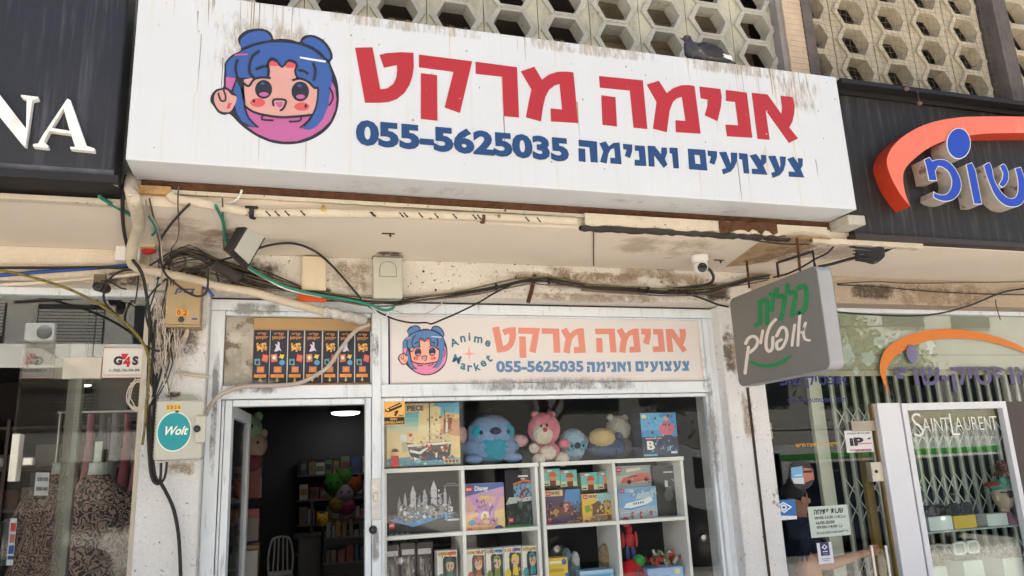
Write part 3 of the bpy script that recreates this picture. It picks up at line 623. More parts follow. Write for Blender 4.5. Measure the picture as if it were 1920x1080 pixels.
# seven posters in the transom
nv = pc(40, 44, 62); PO = [nv, pc(222, 150, 70), pc(238, 198, 84), pc(226, 92, 74), pc(108, 156, 160), pc(216, 206, 222), pc(236, 160, 64), pc(208, 128, 100), pc(90, 160, 210), pc(222, 222, 214)]
PX = [(475, 505), (506, 538), (540, 569), (572, 603), (606, 633), (635, 664), (666, 694)]
GRP = 'dark card posters hung over the door'
for i, (p0, p1) in enumerate(PX):
    a = R(p0, 619 + i * .4, p1, 719 - i * .3, .022); f = rectmap(a[0], a[1], a[2], a[3], .0175)
    mb = MB(); mb.box(a[0], a[1], .018, .022, a[2], a[3]); mb.box(a[1] + .0005, a[1] + .005, .0185, .022, a[2], a[3], 9)
    mb.text(he('קלפי'), f, .22, .89, .78, .96, .001, 1, .03); mb.text(he('פוקימון'), f, .1, .815, .9, .88, .001, 1, .03)
    rr = random.Random(i % 2)
    if i % 2 == 0:                      # burst of yellow and cream shapes, then two cards
        for k in range(60):
            u, v = rr.uniform(.2, .8), rr.uniform(.6, .75); q = rr.uniform(.025, .07)
            mb.flat([circ(u, v, q, q * .3, 6)], f, .001 + k * .00005, rr.choice([2, 2, 2, 1, 9, 7, 7]))
        mb.flat([[(.52, .42), (.88, .385), (.96, .52), (.6, .545)]], f, .001, 3); mb.flat([[(.6, .44), (.84, .415), (.9, .50), (.65, .515)]], f, .0013, 7)
        mb.flat([[(.1, .345), (.45, .33), (.42, .46), (.07, .45)]], f, .001, 4); mb.flat([circ(.26, .39, .1, .035, 10)], f, .0013, 0)
    else:                               # pale lilac shape, card, yellow patch, blue disc
        mb.flat([smoothp([(.25, .6), (.35, .68), (.28, .74), (.45, .72), (.42, .78), (.55, .76), (.55, .68), (.68, .6), (.55, .62), (.42, .6)], 3, True)], f, .001, 5)
        mb.flat([[(.1, .39), (.45, .41), (.42, .55), (.06, .54)]], f, .001, 7); mb.flat([circ(.26, .48, .11, .04, 10)], f, .0013, 9)
        mb.flat([[(.55 + .4 * (.5 + .5 * math.cos(t * .7) * (1 if t % 2 else .6)) - .05, .5 + .055 * math.sin(t * .7) * (1 if t % 2 else .6)) for t in range(9)]], f, .001, 2)
        mb.flat([circ(.72, .385, .17, .05, 14)], f, .001, 8)
    mb.flat([rc(.25, .2, .7, .31)], f, .001, 7); mb.flat([circ(.48, .255, .14, .035, 12)], f, .0013, 1)
    mb.flat([rc(.08, .105, .84, .165)], f, .001, 6); mb.text('5₪' if 0 else he('לחבילה'), f, .3, .118, .72, .152, .0014, 7, .04)
    mb.flat([[(.43, .1), (.5, .1), (.5, .055), (.57, .055), (.46, .02), (.36, .055), (.43, .055)]], f, .001, 2)
    ordn = ('leftmost', 'second from left', 'third from left', 'middle', 'third from right', 'second from right', 'rightmost')[i]
    tag(mb.build('card_poster', PO), 'dark navy poster with orange Hebrew heading, %s of the seven over the door' % ordn, 'poster', GRP)

# CCTV warning sticker
a = R(716, 741, 759, 797, .002); f = rectmap(*a, .0002)
wy, wk = pc(240, 182, 96), pc(38, 30, 26); mb = MB(); mb.box(a[0], a[1], .0005, .0035, a[2], a[3], 0)
mb.flat([rc(.02, .80, .98, .98)], f, .0008, 1); mb.flat([rc(.02, .02, .98, .26)], f, .0008, 1)
mb.text('WARNING', f, .1, .84, .9, .94, .0014, 0, .04); mb.text('24H', f, .7, .28, .93, .34, .0014, 1, .03)
mb.text('VIDEO', f, .34, .16, .66, .23, .0014, 0, .03); mb.text('SURVEILLANCE', f, .07, .05, .93, .13, .0014, 0, .03)
mb.flat([[(.13, .52), (.78, .75), (.88, .68), (.86, .60), (.28, .42), (.14, .46)]], f, .0012, 1); mb.flat([[(.5, .42), (.68, .5), (.72, .44), (.6, .29), (.5, .33), (.6, .40)]], f, .0012, 1)
mb.flat([[(.18, .50), (.3, .46), (.32, .53), (.2, .56)]], f, .0016, 0); mb.flat([[(.35, .56), (.82, .70), (.84, .675), (.37, .535)]], f, .0016, 0)
tag(mb.build('warning_sticker', [wy, wk]), 'yellow and black camera surveillance sticker inside the display window corner', 'sticker')

# ---------------------------------------------------------------- fittings on the wall
def wallbox(name, label, cat, px, Y, d, m, bev=.006):
    a = R(*px, Y - d); t = thing(name, label, cat, ((a[0] + a[1]) / 2, Y, a[2]))
    mb = MB(); mb.box(a[0], a[1], Y - d, Y - .001, a[2], a[3]); mb.build('case', m, t, bevel=bev); return t, a, rectmap(*a, Y - d)
M_beige = mat('beige_box', (216, 200, 172), rough=.6, var=.05, streak=((170, 150, 124), .58, .4, 12, 3))
t, a, f = wallbox('junction_box', 'plain beige flat junction box on the plaster above the door', 'junction box', (566, 480, 612, 544), LY, .05, M_beige)
mb = MB(); mb.flat([rc(.03, .03, .97, .97), rc(.05, .045, .95, .955)], f, .002); mb.build('cover_seam', M_beige, t)
t, a, f = wallbox('meter_box', 'grey plastic box with arched window outline on the lintel plaster', 'meter box', (700, 482, 755, 559), LY, .07, M_grey)
mb = MB(); mb.tube([f(u, v, .001) for u, v in [(.22, .52), (.22, .74)] + [(.5 - .28 * math.cos(q), .74 + .15 * math.sin(q)) for q in (.4, .8, 1.2, 1.57, 1.95, 2.35, 2.75)] + [(.78, .74), (.78, .52), (.22, .52)]], .0022, seg=4, smooth=0); mb.build('window_outline', mat('seam_grey', (140, 136, 124)), t)
mb = MB(); a2 = R(704, 473, 755, 484, LY - .03); mb.box(a[0] - .004, a[1] + .004, LY - .078, LY - .001, a[3] + .001, a[3] + .014); mb.build('rain_lid', mat('box_lid', (150, 138, 120), rough=.7), t, bevel=.003)
# telephone box 02
M_tel = mat('tan_metal_box', (168, 146, 112), rough=.6, var=.12, vs=6, streak=((116, 96, 70), .52, .6, 14, 3), spk=((104, 82, 60), .7, 20.))
t, a, f = wallbox('telephone_box', 'tan metal telephone box with blue lettering and 02 stickers on the pillar', 'telephone box', (311, 524, 377, 609), LY + .03, .12, M_tel, .008)
dk = pc(64, 70, 104); og = pc(222, 150, 44); mb = MB()
mb.text(he('בזק'), f, .22, .66, .76, .80, .001, 0, .04, .12); mb.flat([rc(.28, .765, .8, .80)], f, .0013, 0)
mb.flat([rc(.30, .2, .47, .335), rc(.31, .21, .31, .21)][:1], f, .001, 1); mb.flat([rc(.48, .2, .66, .33)], f, .001, 1); mb.text('0', f, .33, .215, .43, .32, .0018, 2, .01); mb.text('2', f, .51, .21, .62, .315, .0018, 2, .01)
mb.flat([rc(.76, .115, .92, .15)], f, .001, 0)
mb.build('markings', [dk, og, pc(60, 44, 26)], t)
mb = MB(); p = f(.46, .115, 0); mb.lathe(p, [(.016, 0), (.015, -.006), (.006, -.009)], 0, 14, 'y'); mb.build('lock', pc(60, 62, 60, .4), t)
mb = MB(); mb.box(a[0] - .003, a[1] + .003, LY + .03 - .125, LY + .028, a[2] - .012, a[2] - .001); mb.build('bottom_lip', M_tel, t, bevel=.003)
# grey cabinet with the round sticker
t, a, f = wallbox('utility_cabinet', 'light grey utility cabinet with round teal sticker on the pillar', 'cabinet', (290, 750, 381, 862), LY + .03, .13, M_grey, .012)
mb = MB(); mb.flat([circ(.40, .47, .36, .335, 40)], f, .0012, 0); mb.flat([circ(.40, .47, .335, .312, 40)], f, .0022, 1)
mb.text('Wolt', f, .16, .41, .66, .56, .0032, 2, .025, .12); mb.build('round_sticker', [pc(226, 232, 212), pc(24, 148, 156), pc(240, 240, 226)], t)
mb = MB()
for k, ch in enumerate('5326'):
    u = .205 + k * .078; mb.flat([rc(u, .835, u + .072, .92)], f, .001, 0); mb.text(ch, f, u + .018, .85, u + .056, .905, .0018, 1, .01)
mb.build('number_labels', [pc(238, 178, 40), pc(56, 44, 28)], t)
mb = MB(); mb.flat([rc(.40, .785, .47, .82)], f, .0012); mb.build('keyhole_tag', pc(50, 70, 60), t)
mb = MB(); q = f(.84, .72, 0); q2 = f(1.06, .27, 0); mb.box(q.x, q2.x, a and LY + .03 - .155, LY + .03 - .132, q2.z, q.z); mb.build('hasp_plate', M_grey, t, bevel=.004)
mb = MB(); mb.lathe(f(.88, .5, .025), [(.018, .02), (.018, -.006), (.01, -.008)], 0, 14, 'y'); mb.build('lock', pc(44, 44, 44, .4), t)
mb = MB(); mb.flat([circ(.55, 1.0, .27, .13, 20, 0, math.pi)], f, -.118); mb.build('mounting_ear', M_grey, t)
mb = MB()
for k in range(18): mb.box(a[0] - .004, a[0] - .0005, LY - .09, LY - .02, a[2] + .02 + k * .018, a[2] + .03 + k * .018)
mb.build('louvre', mat('louvre_grey', (130, 128, 118)), t)
# small boxes at the left corner of the soffit
t, a, f = wallbox('junction_box', 'white square junction box behind the wrapped pipe under the soffit', 'junction box', (216, 454, 263, 488), LY, .06, M_white, .005)
t, a, f = wallbox('cable_box', 'small yellow green cable box with a red rag beneath', 'cable box', (263, 438, 292, 463), LY - .05, .08, mat('olive_box', (190, 182, 138), rough=.6, var=.1), .005)
mb = MB(); p = f(.6, .85, .004); mb.lathe(p, [(.013, 0), (.013, -.014), (.006, -.014)], 0, 12, 'y'); mb.build('socket', M_white, t)
mb = MB(); mb.sheet([smoothp([(266, 470), (278, 466), (291, 468), (290, 473), (276, 476), (268, 474)], 3, True)], pm(LY - .08), -.02, .02); tag(mb.build('rag', mat('red_cloth', (190, 44, 40), rough=.9)), 'little red rag stuck under the yellow green cable box', 'rag')
mb = MB(); mb.sheet([smoothp([(560, 551), (580, 553), (612, 555), (611, 567), (590, 566), (559, 564)], 2, True)], pm(LY), 0, .012); tag(mb.build('tape_patch', mat('orange_tape', (226, 96, 40), rough=.7, var=.1)), 'bright orange tape patch under the cables above the door', 'tape')
# black foam sleeve and small brackets
mb = MB(); mb.tube([at(402, 497, LY - .09), at(425, 508, LY - .09), at(450, 524, LY - .09)], .032, seg=12); tag(mb.build('foam_sleeve', mat('dark_foam', (66, 60, 56), rough=.95, var=.2, bump=.4)), 'short dark foam pipe sleeve among the cables by the telephone box', 'pipe sleeve')
mb = MB(); mb.box(*[at(477, 525, LY - .03).x + q for q in (-.012, .012)], LY - .03, LY, at(477, 552, LY).z, at(477, 518, LY).z); tag(mb.build('strap', M_rust), 'narrow rusty metal strap on the plaster below the floodlight', 'strap')
a_, b_ = at(1003, 515, LY - .012), at(990, 567, LY - .012); mb = MB(); mb.tube([a_, (a_ + b_) / 2 + Vector((.004, 0, 0)), b_], .014, seg=6); tag(mb.build('bracket', M_rust), 'leaning rusty bracket holding the cables over the display window', 'bracket')
# holes left in the plaster
for k, (px, py) in enumerate(((965, 495), (990, 495), (967, 520), (794, 509), (817, 544), (1233, 505), (1260, 505), (1240, 528), (1262, 530))):
    mb = MB(); p = at(px, py, LY); mb.lathe(p + Vector((0, -.0005, 0)), [(.008, 0), (.007, -.002)], 0, 10, 'y'); mb.build('drill_hole', M_dark, B)
# floodlight
FL = thing('floodlight', 'black square floodlight with glass face tilted under the soffit', 'floodlight', at(470, 400, -.75))
FN = Vector((.80, -.42, -.40)).normalized(); FLv = Vector((-.5, .05, -.86)); FLv = (FLv - FN * FLv.dot(FN)).normalized(); FWv = FN.cross(FLv).normalized()
FC = at(472, 449, -.60)
def flbox(h, w, d0, d1, m, name, bev=.004, off=0.):
    mb = MB(); P = []
    for d in (d0, d1): P += [FC + FLv * (off + a * h) + FWv * b * w + FN * d for a, b in ((-1, -1), (1, -1), (1, 1), (-1, 1))]
    mb.add(P, [(0, 3, 2, 1), (4, 5, 6, 7), (0, 1, 5, 4), (1, 2, 6, 5), (2, 3, 7, 6), (3, 0, 4, 7)]); return mb.build(name, m, FL, bevel=bev)
flbox(.135, .105, -.045, 0, M_black, 'housing', .006); flbox(.112, .084, .0005, .004, mat('lamp_glass', (200, 200, 190), rough=.12, var=.04), 'glass_face', 0)
for k in range(5): flbox(.008, .08, -.06, -.0455, M_black, 'cooling_fin', .001, -.08 + k * .04)
A0 = FC - FLv * .12 - FWv * .05; B0 = FC - FLv * .12 + FWv * .05; nn = FN
mb = MB(); h = atz(472, 388, SZ); mb.tube([h, h + Vector((0, .0, -.05)), (A0 + B0) / 2 - nn * .035], .012, seg=6, smooth=0); mb.box(h.x - .03, h.x + .03, h.y - .02, h.y + .02, SZ - .006, SZ - .001); mb.build('bracket', M_black, FL)
mb = MB(); q = at(452, 420, -.6); mb.tube([q, at(468, 421, -.66)], .006, seg=6); mb.build('bolt', M_rust, FL)
# dome camera
p = atz(1311, 480, SZ); CM = thing('dome_camera', 'white turret security camera with a black lens under the soffit', 'security camera', p + Vector((0, 0, -.14)))
mb = MB(); mb.lathe(p + Vector((0, 0, -.001)), [(.055, 0), (.056, -.03), (.05, -.036), (.044, -.05)], 0, 28); mb.build('base', M_white, CM)
mb = MB(); mb.ell(p + Vector((0, -.005, -.075)), (.047, .047, .047), 0, 26, 16); mb.build('ball', M_white, CM)
v = (Vector(CAM) - p); v = Vector((v.x * .5, v.y, v.z - .25)).normalized(); c = p + Vector((0, -.005, -.075)); rot = v.to_track_quat('Z', 'Y').to_matrix().to_4x4()
mb = MB(); mb.xf = Matrix.Translation(c) @ rot; mb.lathe((0, 0, 0), [(.03, .036), (.03, .047), (.024, .05), (.012, .05)], 0, 22); mb.build('lens', mat('lens_black', (16, 16, 18), rough=.1, var=0), CM)
mb = MB(); mb.tube([c + Vector((.03, 0, -.02)), at(1330, 505, -.5), at(1338, 520, -.38), at(1330, 532, -.28), at(1300, 538, LY - .03), at(1262, 541, LY - .02)], .010, seg=8); tag(mb.build('cable', M_black2), 'thick black cable curling from the white turret camera to the wall', 'cable')
# remains of old fittings on the soffit
for px, py, lb in ((728, 437, 'broken metal hook stub sticking out of the soffit above the grey box'), (1348, 487, 'rusty hook stub beside the white turret camera')):
    p = atz(px, py, SZ); mb = MB(); mb.box(p.x - .035, p.x + .035, p.y - .006, p.y + .006, SZ - .006, SZ - .001); mb.tube([p + Vector((.01, 0, -.004)), p + Vector((.012, 0, -.022))], .006, seg=6); tag(mb.build('hook_stub', M_rust), lb, 'hook')
# bullet camera at the left
p = at(188, 541, LY - .08); BC = thing('bullet_camera', 'dark round bullet camera on a brown block above the glass shopfront', 'security camera', p)
mb = MB(); mb.tube([p + Vector((.02, .05, .01)), p + Vector((-.005, -.05, 0))], .026, seg=16, smooth=0); mb.build('barrel', M_black, BC)
mb = MB(); mb.lathe(p + Vector((-.005, -.051, 0)), [(.02, 0), (.018, -.004), (.008, -.002)], 0, 16, 'y'); mb.build('lens', mat('lens_black', (16, 16, 18), rough=.1), BC)
a = R(176, 515, 198, 540, LY - .04); mb = MB(); mb.box(a[0], a[1], LY - .05, LY + .008, a[2], a[3]); mb.build('mount', mat('brown_block', (120, 104, 88), rough=.9, var=.3), BC)

# ---------------------------------------------------------------- pipes and cables
def run(label, pts, r, m, name='cable', cat='cable', group=None, seg=6, Y=None, smooth=2):
    r = r * .86
    P = [(on(p[0], p[1], p[2] if len(p) > 2 else (LY - .04 if Y is None else Y))) for p in pts]
    mb = MB(); mb.tube(P, r, 0, seg, smooth); return tag(mb.build(name, m), label, cat, group)
q8 = lambda L, *ys: [(180 + x / 3.31, 320 + y / 3.31) + tuple(ys) for x, y in L]
qm = lambda L, *ys: [(640 + x / 3.31, 360 + y / 3.31) + tuple(ys) for x, y in L]
qr = lambda L, *ys: [(1060 + x / 2.909, 380 + y / 2.909) + tuple(ys) for x, y in L]
ql = lambda L, *ys: [(x / 3.373, 440 + y / 3.373) + tuple(ys) for x, y in L]
M_pipe = mat('wrapped_pipe', (208, 194, 172), rough=.85, var=.12, vs=10, bump=.6, bs=40, spk=((130, 106, 80), .66, 14.))
M_wrap = mat('plastic_wrap', (204, 200, 194), rough=.35, var=.25, vs=22, bump=.8, bs=40)
mb = MB(); L = [on(x, y, yy) for x, y, yy in ((242, 336, -.96), (249, 368, -.85), (257, 400, -.70), (260, 424, -.60), (252, 446, -.5), (247, 470, -.40), (247, 490, -.32), (262, 503, -.29), (296, 510, -.28), (330, 517, -.27), (375, 527, -.26), (415, 538, -.26), (475, 548, -.25), (512, 559, -.23), (568, 574, -.21), (612, 586, -.17))]
mb.tube(L, lambda t: .030 if t < .5 else .025, 0, 12, 3)
rr = random.Random(5)
for k in range(26):
    i = rr.uniform(0, 8); p0 = L[int(i)].lerp(L[int(i) + 1], i - int(i)); mb.ell(p0, (.031, .031, .012), 0, 12, 6)
PP = tag(mb.build('wrapped_pipe', M_pipe), 'cream tape wrapped pipe bending down from the sign and across to the transom', 'pipe')
mb = MB(); L2 = [at(x, y, yy) for x, y, yy in ((606, 584, -.172), (630, 588, -.16), (655, 594, -.13), (684, 600, -.08))]; mb.tube(L2, lambda t: .032 + .005 * math.sin(t * 23), 0, 12, 5); mb.build('foil_end', M_wrap, PP)
tag(MB().tube([at(x, y, yy) for x, y, yy in ((692, 608, -.04), (684, 611, -.055), (672, 617, -.06), (658, 629, -.06), (636, 658, -.06), (616, 687, -.06), (591, 704, -.06), (558, 719, -.06), (513, 723, -.065), (469, 724, -.07), (436, 730, -.08), (407, 745, -.1), (393, 763, -.14), (386, 778, -.2))], .0125, 0, 10).build('conduit', mat('grey_conduit', (184, 172, 160), rough=.6, var=.15, vs=9)), 'bent grey conduit sweeping across the posters down to the grey cabinet', 'conduit')
# flattened trunk along the slab edge, with clips
Lt = [at(x, y, -.985) for x, y in ((318, 365), (330, 374), (372, 380), (415, 388), (452, 395), (500, 400), (560, 399), (640, 400), (700, 401), (790, 403), (860, 405), (910, 407), (1000, 411), (1080, 415))]
TR = tag(MB().tube(Lt, .024, 0, 10, 3).build('conduit', M_pipe), 'long cream corrugated conduit strapped under the main sign', 'conduit')
for k, (px, py) in enumerate(((606, 390), (905, 405))):
    p = at(px, py + 5, -.985); mb = MB(); mb.tube([p + Vector((-.008, 0, 0)), p + Vector((.008, 0, 0))], .029, 0, 10, 0); mb.build('clip', mat('brass_clip', (190, 160, 70), rough=.4, metal=.5) if k == 0 else M_rust, TR)
mb = MB(); rr = random.Random(9)
for k in range(15):
    i = rr.uniform(5, 12.9); p = Lt[int(i)].lerp(Lt[int(i) + 1], i - int(i)); mb.tube([p + Vector((.012, -.016, -.019)), p + Vector((-.012, -.023, .002))], .0045, 0, 5, 0)
mb.build('gap', M_dark, TR)
a0, b0 = at(258, 352, -.97), at(320, 366, -.97); mb = MB(); mb.box(a0.x, b0.x, -.985, -.952, 2.945, 2.985); tag(mb.build('timber_block', mat('split_timber', (186, 150, 104), rough=.9, var=.35, vs=30)), 'small split timber block under the corner of the white sign', 'timber block')
run('thick black cable falling past the left pillar from the sign corner', [(237, 330, -.99), (230, 372, -.85), (231, 420, -.6), (237, 456, -.45), (246, 483, -.37), (266, 512, -.36), (276, 562, -.27), (283, 619, -.25), (288, 680, -.24), (289, 760, -.24), (285, 830, -.24), (290, 892, -.25), (303, 908, -.25), (322, 945, -.2), (331, 979, -.2), (336, 1017, -.2), (339, 1085, -.2)], .011, M_black)
run('black cable beside the cabinet looping up into it', [(292, 600, -.25), (287, 660, -.26), (282, 740, -.26), (282, 820, -.26), (283, 880, -.26), (290, 905, -.26), (300, 900, -.26), (302, 868, -.26)], .009, M_black2)
run('thinner black cable hanging outermost by the cabinet in a loop', [(281, 600, -.26), (278, 680, -.27), (276, 760, -.27), (279, 850, -.27), (284, 895, -.28), (296, 908, -.28), (309, 895, -.27), (313, 866, -.27)], .008, M_black)
run('black loop of cable hanging off the wrapped pipe', ql([(900, 235), (850, 222), (780, 226), (715, 258), (672, 320), (655, 390), (680, 455), (760, 530), (840, 620), (910, 695), (960, 722), (1010, 738)], -.3), .0075, M_black)
run('yellow striped cable sagging across the left glass front', ql([(-60, 215), (0, 224), (150, 255), (300, 297), (450, 350), (600, 424), (700, 490), (800, 565), (880, 650), (930, 740), (945, 850), (935, 960), (925, 1080), (915, 1220), (900, 1330)], -.31), .0085, mat('yellow_black_cable', (120, 108, 44), rough=.6, var=.6, vs=40))
run('pale blue trunk cable running along the cream lintel', [(-20, 517, -.20), (30, 514, -.2), (60, 511, -.2), (100, 508, -.2), (185, 502, -.2), (246, 497, -.22)], .012, mat('blue_cable', (44, 80, 156), rough=.5, var=.15))
run('straight black cable above the blue cable on the lintel', [(-20, 502, -.21), (60, 502, -.21), (120, 502, -.21), (180, 501, -.21), (240, 503, -.24)], .009, M_black)
run('cream rail pipe under the blue cable on the lintel', [(-20, 535, -.2), (60, 531, -.2), (140, 525, -.2), (210, 519, -.2), (262, 513, -.24)], .012, M_cream, 'pipe', 'pipe')
M_green = mat('green_cable', (36, 130, 108), rough=.5, var=.12, vs=15)
run('green white cable dropping from the soffit and following the lintel', q8([(742, 215), (765, 262), (790, 320)], -.75) + q8([(800, 400), (825, 470)], -.5) + q8([(880, 540), (945, 595)], -.36) + q8([(1050, 660), (1200, 728), (1400, 775), (1560, 800), (1700, 832), (1780, 864), (1830, 860), (1852, 842)], -.27), .010, M_green)
run('white cable clipped alongside the green cable', q8([(800, 420), (840, 500), (935, 597), (1050, 668), (1190, 738), (1400, 784)], -.26), .006, M_white)
run('short green cable on the soffit near the wrapped pipe', q8([(20, 160), (120, 222), (218, 278)], -.8), .010, M_green)
run('short green stub curling down to the yellow green box', q8([(330, 285), (362, 335), (372, 375), (350, 400)], -.5), .009, M_green)
run('black floodlight lead arching down across the plaster', q8([(985, 490), (1040, 472), (1100, 458), (1180, 450), (1250, 456), (1320, 480)], -.5) + q8([(1395, 525), (1480, 605), (1560, 695), (1640, 790)], -.27), .008, M_black)
run('black lead arching from the conduit down to the bundle', q8([(580, 208), (500, 290), (430, 380), (400, 440), (395, 520), (410, 590), (430, 640), (480, 690), (560, 750), (630, 780), (680, 760), (695, 700), (690, 600)], -.36), .0075, M_black2)
run('thin brown wire dropping from the soffit edge', q8([(512, 100), (508, 200), (512, 290), (514, 380), (500, 440), (470, 480)], -.5), .004, mat('brown_wire', (110, 92, 78)))
run('grey white wire stub bent at the conduit', q8([(905, 120), (890, 160), (850, 195), (800, 208)], -.97), .007, M_white)
# bundle along the lintel
bund = q8([(430, 565), (520, 505), (620, 510), (720, 555), (840, 605), (1000, 655), (1200, 715), (1400, 762), (1640, 800), (1790, 812), (1900, 812)]) + qm([(380, 672), (560, 648), (760, 622), (960, 582), (1100, 552), (1190, 538), (1290, 545), (1400, 560), (1600, 588), (1900, 602)]) + qr([(100, 455), (200, 464), (400, 474), (560, 480), (700, 476), (800, 466), (900, 442), (1020, 412), (1110, 398)])
for k, (dx, dy, r, m, lb) in enumerate(((0, 0, .009, M_black, 'main black cable of the bundle strung along the lintel'), (0, 5, .007, M_black2, 'lower dusty cable of the bundle strung along the lintel'), (3, -4, .006, mat('olive_cable', (112, 100, 62), rough=.6, var=.4, vs=20), 'upper olive cable of the bundle strung along the lintel'), (-4, 8, .0055, mat('brown_wire', (110, 92, 78)), 'lowest thin brown cable of the bundle along the lintel'))):
    rr = random.Random(k); run(lb, [(x + dx + rr.uniform(-2, 2), y + dy + rr.uniform(-2, 2), LY - .03 - .004 * k) for x, y in bund], r, m, group='cables bundled along the lintel')
run('black cable sagging from the bundle over the pink sign', qm([(1180, 538), (1090, 562), (960, 622), (860, 682), (740, 742), (640, 786), (560, 818)], LY - .05) + [(800, 605, -.1), (770, 605, -.1), (738, 598, -.1), (712, 586, -.1), (690, 574, -.14)], .0065, M_black)
run('thin pale wire sagging over the pink sign', qm([(650, 665), (600, 710), (540, 748), (460, 762), (380, 752), (310, 730)], -.22), .0035, mat('pale_wire', (190, 176, 156)))
run('white wire loop hanging at the end of the green cable', q8([(1700, 838), (1735, 870), (1760, 905), (1790, 910), (1812, 890), (1810, 855)], -.26), .0045, M_white)
run('black cable slanting from the bundle to the pillar', qr([(560, 478), (640, 490), (740, 520), (830, 555), (890, 568)], LY - .03), .008, M_black)
run('thin dark wire above the slanting cable near the pillar', qr([(600, 470), (700, 495), (800, 508), (900, 522)], LY - .035), .004, M_black2)
# wires to the right
run('black cable curling from the black coil to the hanging sign', [(1695, 447, -.97), (1675, 463, -.9), (1640, 478, -.85), (1600, 484, -.8), (1560, 495, -.76), (1535, 500, -.74)], .011, M_black)
run('dark cable looping along the soffit edge to the sign bracket', [(1395, 446, -.96), (1430, 453, -.95), (1480, 458, -.95), (1540, 457, -.95), (1590, 453, -.96), (1640, 452, -.97)], .006, M_black2)
run('thin dark cable dropping from the soffit edge to the bracket', [(1566, 458, -.95), (1552, 474, -.9), (1530, 485, -.85), (1510, 497, -.8), (1480, 512, -.7), (1450, 520, -.5)], .007, M_black2)
mb = MB(); rr = random.Random(21)
for k in range(9):
    c0 = at(1632, 470 + k * 1.2, -.97); mb.tube([c0 + Vector((-.13 + rr.uniform(-.03, .03), rr.uniform(-.02, .02), .02 - .012 * k / 2)), c0 + Vector((0, -.01, .012 - .006 * k)), c0 + Vector((.11, 0, .03 - .003 * k)), c0 + Vector((.02, .01, -.0 - .006 * k)), c0 + Vector((-.12, 0, -.03 + rr.uniform(-.02, .02)))], .0048, 0, 6, 3)
tag(mb.build('cable_coil', M_black), 'untidy coil of black cable tied under the slab edge', 'cable coil')
for lb, pts, r in (('thin grey wire along the tan stucco above the optician', [(1570, 532, LY - .02), (1640, 528, LY - .02), (1700, 531, LY - .02), (1800, 530, LY - .02), (1930, 528, LY - .02)], .004), ('lower dark wire along the tan stucco above the optician', [(1570, 534, LY - .02), (1640, 537, LY - .02), (1740, 546, LY - .02), (1840, 551, LY - .02), (1930, 553, LY - .02)], .005), ('thick black cable sagging in front of the frosted glass panel', [(1570, 585, LY - .03), (1620, 589, LY - .03), (1700, 592, LY - .03), (1760, 588, LY - .03), (1820, 572, LY - .03), (1880, 548, LY - .03), (1930, 540, LY - .03)], .008), ('thin black wire end hanging over the frosted glass panel', [(1866, 562, LY - .02), (1870, 582, LY - .02), (1876, 600, LY - .02)], .004)):
    run(lb, pts, r, M_black2)
# tangle of thin telephone wires at the pillar
mb = MB(); rr = random.Random(11)
for k in range(52):
    x = rr.uniform(284, 340); y = rr.uniform(540, 610); P = []; d = rr.uniform(-26, 12); w0 = rr.uniform(2, 9); ph = rr.uniform(0, 6)
    n = rr.randint(5, 9)
    for i in range(n): P.append(at(max(283, x + d * i / n + w0 * math.sin(ph + i * 1.3)), y + i * rr.uniform(12, 24), LY - .02 - rr.uniform(0, .06)))
    mb.tube(P, .0032, 0 if k % 4 else 1, 4, 2)
for k in range(7):
    P = [at(262 + rr.uniform(-4, 4) + 22 * math.cos(t * .9 + k), 740 + 28 * math.sin(t * .9 + k) + rr.uniform(-5, 5), LY - .09) for t in range(6)]; mb.tube(P, .003, 0, 4, 2)
for k in range(5):
    P = [at(308 + k * 3, 606, -.2), at(300 - k * 2, 636 + k * 4, -.2), at(318 + k * 3, 650 + k * 3, -.2), at(344 + k * 2, 630, -.2), at(352, 608, -.2)]; mb.tube(P, .003, 0, 4, 3)
tag(mb.build('wire_tangle', [mat('pale_grey_wire', (204, 190, 176), rough=.7), mat('brown_wire', (110, 92, 78))]), 'tangle of thin grey telephone wires spilling down the left pillar', 'wires')
run('pale conduit sleeve crossing the pillar to the door frame', [(330, 698, -.18), (352, 702, -.18), (375, 705, -.17), (394, 706, -.15)], .010, M_pipe, 'conduit', 'conduit')
# soft grime on plaster, soffit and frames
GD_ = grime('dark_grime', (92, 78, 66), .37, 14., .8)
GP_ = grime('pillar_grime', (128, 114, 102), .41, 16., .7); GL_ = grime('light_grime', (164, 142, 118), .40, 8., .55)
GS_ = grime('soffit_grime', (186, 166, 142), .42, 5., .4)
def gw(px0, py0, px1, py1, m, Y=LY, k=[0]):
    a = R(px0, py0, px1, py1, Y); k[0] += 1; y = Y - .0012 - .0003 * (k[0] % 5); film('grime_film', [(a[0], y, a[2]), (a[1], y, a[2]), (a[1], y, a[3]), (a[0], y, a[3])], m, B)
for q in ((380, 470, 560, 570, GD_), (300, 480, 420, 560, GD_), (600, 470, 720, 570, GL_), (800, 505, 1320, 535, GL_), (1130, 495, 1290, 530, GL_), (1200, 500, 1370, 570, GL_), (1310, 520, 1380, 575, GD_), (1000, 505, 1240, 530, GL_), (560, 530, 640, 570, GD_), (860, 545, 1330, 572, GL_), (1000, 480, 1100, 560, GL_)): gw(*q)
for q in ((300, 560, 400, 700, GL_), (295, 600, 390, 690, GP_), (290, 860, 390, 900, GL_), (300, 730, 350, 750, GD_)): gw(*q, LY + .03)
for q in ((1345, 580, 1420, 740, GL_), (1385, 700, 1420, 860, GL_), (1350, 590, 1380, 730, GP_)): gw(*q, LY + .05)
for q in ((170, 500, 290, 548, GD_),): gw(*q, LY + .01)
for q in ((1580, 515, 1920, 590, GL_), (1570, 525, 1700, 570, GD_)): gw(*q, LY + .005)
